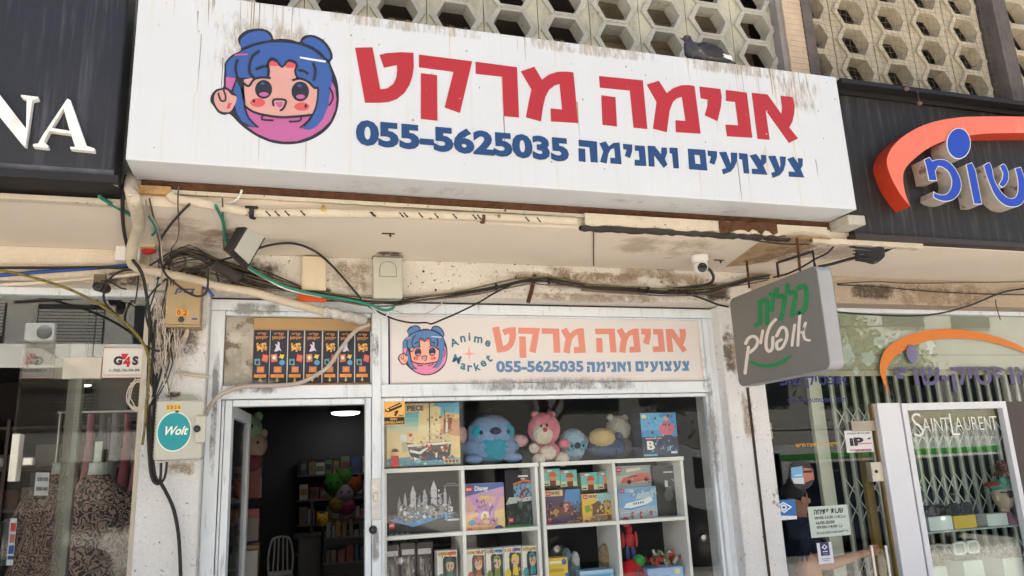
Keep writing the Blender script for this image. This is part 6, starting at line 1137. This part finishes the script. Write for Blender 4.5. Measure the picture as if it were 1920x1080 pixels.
specs('dark brown sunglasses on the yellow box on the shelf', ((a2[0] + a2[1]) / 2 + .01, .09, a2[3] + .042), (46, 36, 34), 1.85, yaw=.1)
for i, (px, lb) in enumerate((((1744, 1062, 1786, 1200), 'pale plinth nearest the side panel at the foot of the case'), ((1818, 1050, 1856, 1200), 'pale plinth carrying the white sunglasses'), ((1893, 1044, 1945, 1200), 'pale plinth farthest along, carrying dark glasses'))):
    a = R(*px, .06); mb = MB(); mb.box(a[0], a[1], .06, .24, .02, a[3]); tag(mb.build('plinth', mat('plinth_grey', (206, 212, 206), rough=.4, var=.03), None, bevel=.003), lb, 'plinth')
    z = a[3]
    if i == 0: specs('tortoise glasses on the plinth nearest the side panel', ((a[0] + a[1]) / 2, .1, z + .036), (120, 80, 58), 1.6, yaw=.3, tint=(60, 52, 48))
    if i == 2: specs('dark glasses on the farthest plinth', ((a[0] + a[1]) / 2, .1, z + .036), (40, 40, 44), 1.6, yaw=.2)
    if i == 1:
        mb = MB(); mb.box(a[0] - .03, a[1] - .02, .09, .2, z + .001, z + .045); tag(mb.build('glasses_case', pc(40, 36, 36), None, bevel=.01), 'black case under the white sunglasses on the plinth', 'case')
        specs('white framed sunglasses on the black case', ((a[0] + a[1]) / 2, .1, z + .09), (226, 226, 226), 1.9, yaw=.05, tint=(110, 116, 116))
# mannequin head with headscarf and sunglasses
p = at(1881, 930, .12); MH = thing('mannequin_head', 'pale mannequin head in a teal and red headscarf with sunglasses', 'mannequin head', (p.x, p.y, SHF + .001)); M_mn = mat('mannequin_pale', (222, 196, 180), rough=.4, var=.04)
mb = MB(); mb.ell(p, (.072, .088, .105), 0, 22, 16, None, lambda q: Vector((q.x * (1 - .25 * max(0, -q.z / .105)), q.y, q.z))); mb.ell(p + Vector((.012, -.088, -.015)), (.012, .018, .022), 0, 10, 8); mb.tube([p + Vector((0, .01, -.06)), p + Vector((0, .015, -.14))], .036, 0, 14, 0); mb.build('head', M_mn, MH)
mb = MB(); mb.ell(p + Vector((.012, -.085, -.052)), (.02, .008, .007), 0, 10, 6); mb.build('lips', pc(190, 70, 80), MH)
mb = MB(); mb.ell(p + Vector((-.07, .0, -.01)), (.01, .018, .026), 0, 10, 8); mb.build('ear', M_mn, MH)
mb = MB(); mb.ell(p + Vector((0, .012, .078)), (.08, .094, .048), 0, 22, 12); mb.ell(p + Vector((-.01, -.05, .11)), (.055, .03, .035), 0, 14, 8, Matrix.Rotation(.5, 3, 'Y')); mb.ell(p + Vector((.04, -.05, .10)), (.05, .03, .025), 0, 14, 8, Matrix.Rotation(-.3, 3, 'Y')); mb.build('headscarf', mat('scarf_teal', (110, 164, 150), rough=.8, var=.15, vs=30), MH)
mb = MB(); mb.ell(p + Vector((-.01, .03, .078)), (.088, .092, .028), 0, 22, 10, Matrix.Rotation(.25, 3, 'Y')); mb.build('hair', mat('scarf_red', (176, 66, 50), rough=.8, var=.2), MH)
mb = MB(); mb.lathe((p.x, p.y + .01, SHF + .002), [(.11, 0), (.10, .03), (.06, p.z - SHF - .16), (.04, p.z - SHF - .12)], 0, 20); mb.build('collar', mat('collar_mauve', (170, 110, 140), rough=.8, var=.1), MH)
specs('dark green sunglasses worn by the mannequin head', (p.x + .012, p.y - .094, p.z + .018), (40, 50, 46), 1.05, tint=(28, 40, 38))
# flowers behind the head
p = at(1882, 885, .34); FW = thing('flower_bunch', 'bunch of orange flowers with dark leaves behind the mannequin head', 'flowers', (p.x, p.y, p.z - .15)); rr = random.Random(8)
mb = MB()
for k in range(60): q = p + Vector((rr.gauss(.01, .05), rr.gauss(0, .03), rr.gauss(.02, .04))); mb.ell(q, (.011, .011, .011), rr.choice([0, 0, 1]), 7, 5)
mb.build('flower', [pc(214, 104, 46), pc(176, 60, 36)], FW); FW.children[-1]['kind'] = 'stuff'
mb = MB()
for k in range(50): q = p + Vector((rr.gauss(-.04, .05), rr.gauss(.03, .02), rr.gauss(-.05, .05))); mb.ell(q, (.02, .004, .009), 0, 6, 4, Matrix.Rotation(rr.uniform(0, 3), 3, 'Y'))
mb.build('leaf', pc(58, 74, 46), FW); FW.children[-1]['kind'] = 'stuff'
mb = MB(); mb.lathe((p.x, p.y, p.z - .15), [(.03, -.2), (.045, -.1), (.03, 0)], 0, 16); mb.build('vase', pc(60, 56, 52), FW)

# ---------------------------------------------------------------- the clothes shop on the left
LG = thing('glass_shopfront', 'glass front of the clothes shop at the left with thin white frame', 'shopfront', (-2, 0, 0))
mb = MB(); mb.box(-5.4, -.722, -.04, .05, 2.655, 2.698); mb.build('head_frame', M_alu, LG, bevel=.003)
mb = MB(); mb.box(-.755, -.722, -.03, .05, 0, 2.654); mb.build('side_frame', mat('cream_frame', (206, 196, 180), rough=.5, var=.06), LG, bevel=.003)
zt_ = at(100, 690, 0).z
ja = at(176, 640, 0).x
mb = MB(); mb.box(-5.4, ja - .002, 0, .01, zt_ + .003, 2.654); mb.build('top_glass', M_glass, LG)
mb = MB(); mb.box(ja + .002, -.756, 0, .01, zt_ + .003, 2.654); mb.build('top_glass', M_glass, LG)
mb = MB(); mb.box(-1.075, -.756, 0, .01, .02, zt_ - .003); mb.build('side_glass', M_glassl, LG)
mb = MB(); a = R(118, 670, 190, 710, -.01); mb.box(a[0], a[1], -.012, .022, a[2], a[3]); mb.build('patch_fitting', mat('cream_fitting', (206, 198, 186), rough=.4), LG, bevel=.003)
mb = MB(); a = R(121, 800, 148, 800.1, .06); mb.box(a[0], a[1], .05, .11, .013, 2.4); mb.build('inner_post', mat('grey_post', (116, 114, 104), rough=.6), LG, bevel=.003)
LD = thing('glass_door', 'frameless glass door of the clothes shop swung open towards the street', 'door', (-1.08, -.45, .02))
mb = MB(); mb.box(-1.086, -1.076, -.943, -.01, .02, zt_ - .004); mb.build('door_glass', M_glassl, LD)
mb = MB(); p = atx(30, 858, -1.081); mb.box(-1.096, -1.066, p.y - .03, p.y + .035, p.z - .10, p.z + .10); mb.build('lock_case', mat('fitting_pale', (206, 200, 190), rough=.3, metal=.4), LD, bevel=.004)
for dx_ in (-.07, .05): mb = MB(); mb.box(-1.081 + dx_ - .02, -1.081 + dx_ + .02, p.y - .02, p.y + .02, p.z - .035, p.z + .0); mb.build('knob', M_chrome, LD, bevel=.005)
fx = lambda u, v, d: atx(u, v, -1.0755) + Vector((d, 0, 0))
def door_sticker(label, corners, base, art, name='sticker', cat='sticker'):
    A, B_, C_, D_ = [atx(x, y, -1.0745) for x, y in corners]      # tl, tr, br, bl
    f = lambda u, v, d: (D_.lerp(C_, u)).lerp(A.lerp(B_, u), v) + Vector((d, 0, 0))
    mb = MB(); cols = [base]; mb.sheet([rc(0, 0, 1, 1)], f, -.0005, 0, 0); d = .0004
    for it in art:
        c = it[-1]; d += .0002
        if c not in cols: cols.append(c)
        if it[0] == 'r': mb.flat([rc(*it[1])], f, d, cols.index(c))
        elif it[0] == 't': mb.text(it[1], f, *it[2], d + .0004, cols.index(c), .02)
    return tag(mb.build(name, [pc(*c) for c in cols]), label, cat)
door_sticker('small white opening hours label on the open glass door', ((68, 886), (93, 886), (90, 929), (64, 929)), (206, 208, 204), [('t', '10:00-19:00', (.1, .62, .9, .8), (60, 60, 64)), ('t', '10:00-14:00', (.1, .2, .9, .38), (60, 60, 64))], 'hours_label', 'label')
door_sticker('narrow strip of payment card logos at the open door edge', ((20, 972), (32, 972), (24, 1060), (12, 1060)), (206, 214, 214), [('r', (.1, .72, .9, .9), (190, 60, 50)), ('r', (.1, .48, .9, .66), (180, 110, 80)), ('r', (.1, .24, .9, .42), (50, 80, 150)), ('r', (.05, .12, .95, .2), (46, 60, 110))])
sticker('white security company sticker with red and black G4S letters', (192, 652, 274, 709), (226, 222, 216), [('r', (.0, .0, 1, .02), (190, 60, 70)), ('r', (0, .98, 1, 1), (190, 60, 70)), ('r', (0, 0, .012, 1), (190, 60, 70)), ('t', 'G', (.25, .42, .45, .72), .06, (44, 42, 44)), ('t', '4', (.47, .36, .64, .7), .05, (206, 40, 56)), ('p', [(.42, .8), (.58, .8), (.52, .62), (.44, .6)], (206, 40, 56)), ('t', 'S', (.68, .42, .82, .72), .06, (44, 42, 44)), ('t', '1-700-70-99-99', (.18, .2, .86, .3), .02, (90, 88, 88)), ('r', (.06, .1, .94, .112), (170, 166, 160)), ('r', (.06, .07, .94, .08), (170, 166, 160))])
# spotlight on the ceiling track
p = at(158, 722, .5); SP = thing('spotlight', 'black cone spotlight lit inside the clothes shop', 'spotlight', p); mb = MB(); mb.lathe(p, [(.045, 0), (.03, .10), (.02, .13)], 0, 18); mb.build('shade', M_black, SP); mb = MB(); mb.lathe(p + Vector((0, 0, -.001)), [(.04, 0), (.03, -.006)], 0, 18); mb.build('lamp', M_lamp, SP); mb = MB(); mb.tube([p + Vector((0, 0, .13)), Vector((p.x, p.y, 2.715))], .008, 0, 6, 0); mb.build('stem', M_black, SP)
# dress mannequin
M_dress = bpy.data.materials.new('patterned_dress'); M_dress.use_nodes = True; nt = M_dress.node_tree; N = nt.nodes; b_ = N['Principled BSDF']; b_.inputs['Roughness'].default_value = .9
tc = N.new('ShaderNodeTexCoord'); nz = N.new('ShaderNodeTexNoise'); nz.inputs['Scale'].default_value = 13; nz.inputs['Detail'].default_value = 2; nt.links.new(tc.outputs['Object'], nz.inputs[0])
mm = N.new('ShaderNodeMath'); mm.operation = 'MULTIPLY'; mm.inputs[1].default_value = 60; nt.links.new(nz.outputs[0], mm.inputs[0]); ms = N.new('ShaderNodeMath'); ms.operation = 'SINE'; nt.links.new(mm.outputs[0], ms.inputs[0])
rp = N.new('ShaderNodeValToRGB'); rp.color_ramp.elements[0].position = .42; rp.color_ramp.elements[0].color = lin((44, 34, 34)); rp.color_ramp.elements[1].position = .58; rp.color_ramp.elements[1].color = lin((150, 124, 114)); mr = N.new('ShaderNodeMapRange'); mr.inputs[1].default_value = -1; nt.links.new(ms.outputs[0], mr.inputs[0]); nt.links.new(mr.outputs[0], rp.inputs[0]); nt.links.new(rp.outputs[0], b_.inputs['Base Color'])
def dressform(label, px, py, Y, sc_):
    p = at(px, py, Y); t = thing('dress_form', label, 'mannequin', (p.x, p.y, .013)); x, y, z = p
    prof = [(.30, -.95), (.27, -.6), (.21, -.38), (.18, -.3), (.20, -.2), (.205, -.13), (.175, -.06), (.12, .0), (.075, .04), (.055, .06)]
    mb = MB(); vs = []; sg = 26
    for r, h in prof:
        for k in range(sg): q = 2 * math.pi * k / sg; vs.append((x + r * sc_ * math.cos(q) * (1 + (.03 * math.sin(7 * q) if h < -.35 else 0)), y + r * .62 * sc_ * math.sin(q), z + h * sc_))
    mb.add(vs, [(i * sg + k, i * sg + (k + 1) % sg, (i + 1) * sg + (k + 1) % sg, (i + 1) * sg + k) for i in range(len(prof) - 1) for k in range(sg)], 0, True); mb.build('dress', M_dress, t)
    for s in (-1, 1): mb = MB(); mb.tube([(x + s * .13 * sc_, y, z - .07 * sc_), (x + s * .2 * sc_, y, z - .24 * sc_), (x + s * .225 * sc_, y - .02, z - .45 * sc_)], lambda q: .062 * sc_ * (1 - .15 * q), 0, 12); mb.build('sleeve', M_dress, t)
    mb = MB(); mb.lathe((x, y, z), [(.055 * sc_, .055 * sc_), (.05 * sc_, .10 * sc_), (.052 * sc_, .125 * sc_)], 0, 18); mb.build('neck_cap', mat('neck_white', (196, 198, 194), rough=.4), t)
    mb = MB(); mb.tube([(x, y, .03), (x, y, z - .9 * sc_)], .018, 0, 8, 0); mb.lathe((x, y, .013), [(.16, 0), (.15, .02)], 0, 20); mb.build('stand', M_chrome, t)
dressform('headless dress form in a black and beige patterned dress behind side glass', 182, 908, .42, 1.0)
dressform('second patterned dress form deeper in behind the glass door', 112, 905, .95, 1.0)
mb = MB(); p = at(182, 870, .46); mb.box(p.x - .02, p.x + .02, .46, .47, at(180, 900, .46).z, at(180, 828, .46).z); tag(mb.build('white_strip', mat('strip_white', (190, 196, 190), rough=.4)), 'upright white pointed strip behind the neck of the dress form', 'strip')
# rails and shelves inside
RL = thing('clothes_rail', 'rail of pink and grey garments at the back of the clothes shop', 'clothes rail', (-.9, 1.8, .013)); mb = MB(); z = at(240, 845, 1.8).z; mb.tube([(-1.6, 1.8, z + .3), (-.74, 1.8, z + .3)], .012, 0, 8, 0); mb.tube([(-1.58, 1.8, .013), (-1.58, 1.8, z + .3)], .012, 0, 8, 0); mb.build('rail', M_chrome, RL)
for k in range(9):
    c = ((150, 84, 92), (120, 122, 126), (96, 84, 84), (170, 110, 120))[k % 4]; x = -.78 - k * .085; mb = MB(); mb.tube([(x, 1.8, z + .285), (x + .01, 1.8, z + .02), (x - .01, 1.79, z - .35)], lambda q: .022 + .02 * q, 0, 8); tag(mb.build('garment', mat('cloth_%d' % c[0], c, rough=.95, var=.2)), 'folded %s garment hanging on the rail in the clothes shop' % ('rose', 'grey', 'brown', 'pink')[k % 4], 'garment', 'garments on the clothes rail')
ST = thing('shelving', 'dim shelving with pale boxes on the back wall of the clothes shop', 'shelves', (-2, 4.3, .013)); M_sv = mat('dim_shelf', (112, 100, 94), rough=.7)
for z in (.6, 1.0, 1.4, 1.8, 2.2): mb = MB(); mb.box(-3.6, -.75, 4.1, 4.49, z, z + .03); mb.build('shelf', M_sv, ST)
for x in (-3.6, -2.6, -1.7, -.78): mb = MB(); mb.box(x, x + .03, 4.08, 4.099, .013, 2.3); mb.build('upright', M_sv, ST)
rr = random.Random(31)
for z in (.631, 1.031, 1.431, 1.831):
    x = -3.5
    while x < -.95: wd = rr.uniform(.1, .25); c = rr.choice([(140, 120, 112), (96, 84, 84), (160, 150, 146), (116, 76, 76)]); mb = MB(); mb.box(x, x + wd, 4.14, 4.4, z, z + rr.uniform(.12, .3)); tag(mb.build('folded_clothes', mat('cloth_%d' % c[0], c, rough=.9, var=.15)), 'dim folded stack on the back shelving of the clothes shop', 'clothes', 'folded stacks on the back shelving'); x += wd + rr.uniform(.03, .12)
# ---------------------------------------------------------------- the other side of the street (seen only as reflections)
M_ow = mat('opposite_render', (228, 224, 214), rough=.9, var=.08, vs=1)
OB = thing('apartment_building', 'pale apartment building across the street with slatted shutters and balconies', 'building', (0, -30, 0))
mb = MB(); mb.box(-26, 7.2, -36, -26, 0, 14); mb.build('wall', M_ow, OB)
mb = MB(); mb.box(-26.2, 7.4, -36.2, -25.8, 14.01, 14.3); mb.build('roof', M_conc, OB)
M_sl = mat('white_shutter', (226, 222, 212), rough=.6, var=.05); M_wd = mat('dark_window', (44, 48, 52), rough=.2, var=.1)
for fl in range(4):
    z = 2.7 + fl * 3.1
    mb = MB(); mb.box(-25.5, 6.9, -25.99, -24.9, z - .2, z); mb.box(-25.5, 6.9, -24.99, -24.9, z + .001, z + .75); mb.build('balcony', M_ow, OB)
    for k in range(10):
        x = -24.5 + k * 3.2
        mb = MB(); mb.box(x, x + 2.2, -25.99, -25.95, z + .9, z + 2.4); wn = mb.build('window', M_wd, OB)
        if (k + fl) % 3 != 1:
            mb = MB()
            for q in range(11): mb.box(x + .05, x + 2.15, -25.94, -25.91, z + (.92 if (k % 2) else 1.2) + q * .12, z + (1.0 if (k % 2) else 1.28) + q * .12)
            mb.build('shutter', M_sl, wn)
mb = MB()
for k in range(7): mb.box(-25 + k * 3.6, -22 + k * 3.6, -25.99, -25.94, .2, 2.7)
mb.build('shop_window', M_wd, OB)
OB2 = thing('apartment_building', 'grey concrete apartment building across the street behind the trees', 'building', (14, -24, 0)); mb = MB(); mb.box(8, 30, -29, -19, 0, 12); mb.build('wall', mat('opposite_grey', (170, 166, 158), rough=.9, var=.1, vs=1), OB2)
for fl in range(3):
    for k in range(6): mb = MB(); mb.box(9 + k * 3.4, 11 + k * 3.4, -18.99, -18.94, 3.4 + fl * 3, 4.8 + fl * 3); mb.build('window', M_wd, OB2)
for i, (x, z) in enumerate(((-8.0, 6.6), (-1.2, 6.7), (-14, 9.8), (3.2, 9.7))):
    t = thing('air_conditioner', 'white air conditioner with round fan, %s across the street' % ('above the middle of the first balcony', 'near the end of the first balcony', 'on the second storey', 'high at the building corner')[i], 'air conditioner', (x, -24.7, z), 'air conditioners across the street')
    mb = MB(); mb.box(x - .45, x + .45, -24.88, -24.55, z, z + .62); mb.build('casing', M_white, t, bevel=.02)
    mb = MB(); mb.lathe((x + .15, -24.545, z + .31), [(.24, -.004), (.24, .01), (.08, .012)], 0, 22, 'y'); mb.build('fan', M_grd, t)
def tree(label, x, y, h, r, seed):
    rr = random.Random(seed); t = thing('street_tree', label, 'tree', (x, y, 0), 'trees along the far kerb')
    mb = MB(); mb.tube([(x, y, -.12), (x + .1, y, h * .3), (x - .05, y + .1, h * .55), (x + .1, y, h * .8)], lambda q: .18 - .12 * q, 0, 9)
    for k in range(7): a_ = k * .9; mb.tube([(x, y, h * (.35 + .05 * k)), (x + r * .4 * math.cos(a_), y + r * .4 * math.sin(a_), h * (.5 + .06 * k)), (x + r * .75 * math.cos(a_), y + r * .75 * math.sin(a_), h * (.56 + .06 * k))], lambda q: .07 - .05 * q, 0, 6)
    mb.build('trunk', mat('bark', (110, 96, 80), rough=.95, var=.3, vs=12, bump=.8), t)
    mb = MB(); cl = [(x + rr.gauss(0, r * .45), y + rr.gauss(0, r * .45), h * .72 + rr.gauss(0, r * .34)) for _ in range(34)]
    for k in range(3600):
        c = rr.choice(cl); q = Vector((c[0] + rr.gauss(0, .28), c[1] + rr.gauss(0, .28), c[2] + rr.gauss(0, .24))); u = Vector((rr.gauss(0, 1), rr.gauss(0, 1), rr.gauss(0, 1))).normalized(); v = u.cross(Vector((rr.gauss(0, 1), rr.gauss(0, 1), rr.gauss(0, 1)))).normalized(); s = rr.uniform(.05, .11)
        mb.add([q + u * s, q + v * s * .5, q - u * s, q - v * s * .5], [(0, 1, 2, 3)], rr.randint(0, 2))
    mb.build('crown', [mat('leaf_a', (70, 96, 48), rough=.7), mat('leaf_b', (52, 76, 40), rough=.7), mat('leaf_c', (92, 112, 60), rough=.7)], t)
tree('leafy street tree across the road beside the pale building', 6.6, -14.2, 6.5, 2.0, 1)
tree('broad street tree across the road before the grey building', 11.5, -14.6, 7, 2.3, 2)
tree('smaller street tree across the road farther along', 17.5, -14.3, 6, 1.9, 3)
def vehicle(name, label, cat, x0, y0, L, H, W, prof, col, win, stripe=None):
    t = thing(name, label, cat, (x0 + L / 2, y0, -.12)); f = lambda u, v, d: Vector((x0 + L * u, y0 - W / 2 + d, -.12 + H * v))
    mb = MB(); mb.sheet([prof], f, .0, W); mb.sheet([prof], f, W - .001, .0); mb.build('body', mat('paint_%s_%d' % (name, col[0]), col, rough=.25, var=.03, spec=.6), t, bevel=.03)
    for wv in win: mb = MB(); mb.sheet([wv], f, W, W + .006); mb.sheet([wv], f, -.006, .0); mb.build('window', M_wd, t)
    for u in (.2, .8):
        for d in (W - .1, .1):
            p = f(u, 0, d); mb = MB(); mb.lathe((p.x, p.y - .11, -.12 + .33), [(.2, 0), (.33, .01), (.33, .21), (.2, .22)], 0, 24, 'y'); wl = mb.build('wheel', M_black, t); mb = MB(); mb.lathe((p.x, p.y - .115, -.12 + .33), [(.19, 0), (.19, .23)], 0, 18, 'y'); mb.build('rim', M_chrome, wl)
    if stripe: mb = MB(); mb.sheet([stripe], f, W + .007, W + .012); mb.build('stripe', pc(70, 170, 60), t)
    for v_ in (.34,):
        for d in (.25, W - .25): p = f(1, v_, d); mb = MB(); mb.box(p.x - .02, p.x + .02, p.y - .14, p.y + .14, p.z - .07, p.z + .07); mb.build('headlight', pc(226, 226, 220, .1), t)
car = smoothp([(0, .22), (.0, .5), (.05, .62), (.18, .66), (.28, .97), (.45, 1), (.62, .97), (.76, .66), (.95, .56), (1, .42), (1, .2)], 3) + [(.9, .16), (.1, .16)]
CW = [[(.22, .67), (.3, .92), (.44, .94), (.44, .67)], [(.46, .67), (.46, .94), (.6, .92), (.72, .67)]]
for lb, x, y, c in (('dark blue car parked across from the optician', 8.6, -8.1, (26, 36, 60)), ('charcoal car parked across from the display window', 3.4, -8.0, (52, 54, 58)), ('black car parked across from the toy shop door', -1.7, -8.1, (30, 30, 32)), ('graphite car parked across from the clothes shop', -6.8, -8.0, (64, 64, 66)), ('dark green car parked farthest along beyond the blue one', 13.8, -8.1, (34, 48, 44))):
    vehicle('parked_car', lb, 'car', x, y, 4.4, 1.45, 1.78, car, c, CW)
vehicle('delivery_van', 'white delivery van parked beyond the charcoal car', 'van', 4.4, -10.2, 4.9, 2.05, 1.9, [(0, .14), (0, .94), (.04, 1), (.7, 1), (.8, .92), (.9, .55), (1, .46), (1, .14)], (226, 226, 224), [[(.1, .58), (.1, .88), (.4, .88), (.4, .58)], [(.74, .58), (.74, .88), (.8, .86), (.87, .58)]])
vehicle('minibus', 'white minibus with a green side stripe parked along the road', 'minibus', 9.6, -9.6, 7.5, 2.02, 2.1, [(0, .14), (0, .9), (.03, .97), (.5, 1.0), (.9, .97), (.97, .62), (1, .5), (1, .14)], (228, 228, 222), [[(.03, .4), (.03, .78), (.9, .78), (.93, .4)]], [(.0, .82), (.0, .87), (.93, .87), (.94, .82)])
# ---------------------------------------------------------------- person behind the optician's glass door
def skinned(name, chains, m, parent, sub=2):
    """chains: lists of (point, radius); the first point of a later chain is an index into the vertices"""
    vs = []; ed = []; rad = []
    for ch in chains:
        prev = None
        for p in ch:
            if isinstance(p, int): prev = p; continue
            vs.append(Vector(p[0])); rad.append(p[1])
            if prev is not None: ed.append((prev, len(vs) - 1))
            prev = len(vs) - 1
    me = bpy.data.meshes.new(name); me.from_pydata(vs, ed, []); o = bpy.data.objects.new(name, me); COL.objects.link(o)
    sk = o.modifiers.new('skin', 'SKIN'); sk.use_smooth_shade = True; sf = o.modifiers.new('smooth', 'SUBSURF'); sf.levels = sub; sf.render_levels = sub
    for i, v in enumerate(me.skin_vertices[0].data):
        r = rad[i]; v.radius = r if isinstance(r, tuple) else (r, r); v.use_root = (i == 0)
    bpy.context.view_layer.update()
    nm = bpy.data.meshes.new_from_object(o.evaluated_get(bpy.context.evaluated_depsgraph_get()))
    bpy.data.objects.remove(o)
    org = Vector((0, 0, 0)); q = parent
    while q: org = org + q.location; q = q.parent
    nm.transform(Matrix.Translation(-org)); nm.materials.clear(); nm.materials.append(m); nm.polygons.foreach_set('use_smooth', [True] * len(nm.polygons))
    o = bpy.data.objects.new(name, nm); COL.objects.link(o); o.parent = parent; return o
H = at(1494, 938, .27); px_, py_ = H.x, .27
PS = thing('person', 'person in a dark navy shirt reaching for the handle behind the glass door', 'person', (px_, py_, .013))
M_skin = mat('skin', (190, 136, 108), rough=.55, var=.06); M_shirt = mat('navy_shirt', (34, 40, 58), rough=.9, var=.15); M_trs = mat('dark_trousers', (46, 46, 50), rough=.9, var=.12)
hz = H.z; X = px_
EL = at(1530, 1066, .17); HD = at(1632, 1034, .10); WR = EL.lerp(HD, .82)
hd = (HD - EL).normalized()
ch = [[((X - .02, py_, hz - .58), (.11, .14)), ((X - .02, py_, hz - .42), (.10, .135)), ((X - .01, py_, hz - .27), (.10, .15)), ((X - .01, py_, hz - .17), (.06, .09)), ((X + .0, py_, hz - .11), .05), ((X + .01, py_, hz - .03), (.085, .072)), ((X + .005, py_, hz + .05), (.088, .072)), ((X, py_, hz + .10), (.06, .05))],
      [2, ((X, py_ - .12, hz - .22), .055), (tuple(EL), .042), (tuple(EL.lerp(HD, .35)), .044), (tuple(WR), .027), (tuple(HD), (.036, .018))],
      [2, ((X, py_ + .15, hz - .22), .055), ((X + .02, py_ + .18, hz - .48), .042), ((X + .10, py_ + .16, hz - .70), .028), ((X + .12, py_ + .16, hz - .78), .03)],
      [0, ((X - .02, py_ - .085, hz - .66), .085), ((X - .01, py_ - .09, hz - 1.0), .058), ((X - .03, py_ - .09, hz - 1.28), .04), ((X + .06, py_ - .09, .05), .035)],
      [0, ((X - .02, py_ + .085, hz - .66), .085), ((X - .01, py_ + .09, hz - 1.0), .058), ((X - .03, py_ + .09, hz - 1.28), .04), ((X + .06, py_ + .09, .05), .035)]]
nb = 8 + 1 + 4            # index of the hand vertex in the second chain
for k, (dy, dz, ln) in enumerate(((-.0, .028, .075), (-.004, .010, .085), (-.004, -.009, .08), (0, -.026, .065))):
    b = HD + Vector((.01, dy, dz)); ch.append([nb - 1 + 0, (tuple(b), .0105), (tuple(b + hd * ln * .55 + Vector((0, -.012, 0))), .0095), (tuple(b + hd * ln * .85 + Vector((0, .014, -.004))), .0085)])
ch.append([nb - 1, (tuple(HD + Vector((-.02, -.02, .03))), .012), (tuple(HD + Vector((.02, -.035, .045))), .010)])
body = skinned('body', ch, M_skin, PS)
def garment(name, keep, off, m):        # cloth that follows the body a little way out
    me = body.data; O = Vector(PS.location); mp = {}; vs = []; fs = []
    for p in me.polygons:
        if keep(p.center + O):
            f = []
            for v in p.vertices:
                if v not in mp: mp[v] = len(vs); vs.append(me.vertices[v].co + me.vertices[v].normal * off)
                f.append(mp[v])
            fs.append(f)
    g = bpy.data.meshes.new(name); g.from_pydata(vs, [], fs); g.materials.append(m); g.polygons.foreach_set('use_smooth', [True] * len(fs)); o = bpy.data.objects.new(name, g); COL.objects.link(o); o.parent = PS
    o.modifiers.new('thickness', 'SOLIDIFY').thickness = .004
garment('shirt', lambda c: hz - .64 < c.z < hz - .125 and (c - EL).length > .13 and (c - HD).length > .2 and (c - EL.lerp(HD, .5)).length > .15, .014, M_shirt)
garment('trousers', lambda c: .1 < c.z < hz - .58 and (c - EL).length > .13 and (c - HD).length > .2, .011, M_trs)
for s in (-1, 1): mb = MB(); mb.ell((X + .04, py_ + s * .09, .05), (.12, .045, .036), 0, 16, 10); mb.build('shoe', pc(36, 32, 30), PS)
mb = MB(); mb.ell((X - .018, py_, hz + .055), (.098, .083, .088), 0, 22, 14, None, lambda q: Vector((min(q.x, .062), q.y, max(q.z, -.055 - q.x * .4)))); mb.build('hair', mat('short_dark_hair', (44, 36, 32), rough=.8, var=.3, vs=60), PS)
for s in (-1, 1):
    mb = MB(); mb.ell((X - .002, py_ + s * .078, hz + .0), (.018, .009, .03), 0, 12, 8, Matrix.Rotation(.2, 3, 'Y')); mb.build('ear', M_skin, PS)
    mb = MB(); mb.ell((X + .083, py_ + s * .028, hz + .02), (.008, .013, .008), 0, 10, 6); mb.build('eye', pc(40, 30, 26, .2), PS)
mb = MB(); mb.ell((X + .098, py_, hz - .008), (.02, .014, .022), 0, 10, 8); mb.build('nose', M_skin, PS)
mb = MB(); mb.ell((X + .086, py_, hz - .05), (.01, .022, .006), 0, 10, 6); mb.build('mouth', pc(150, 90, 80), PS)
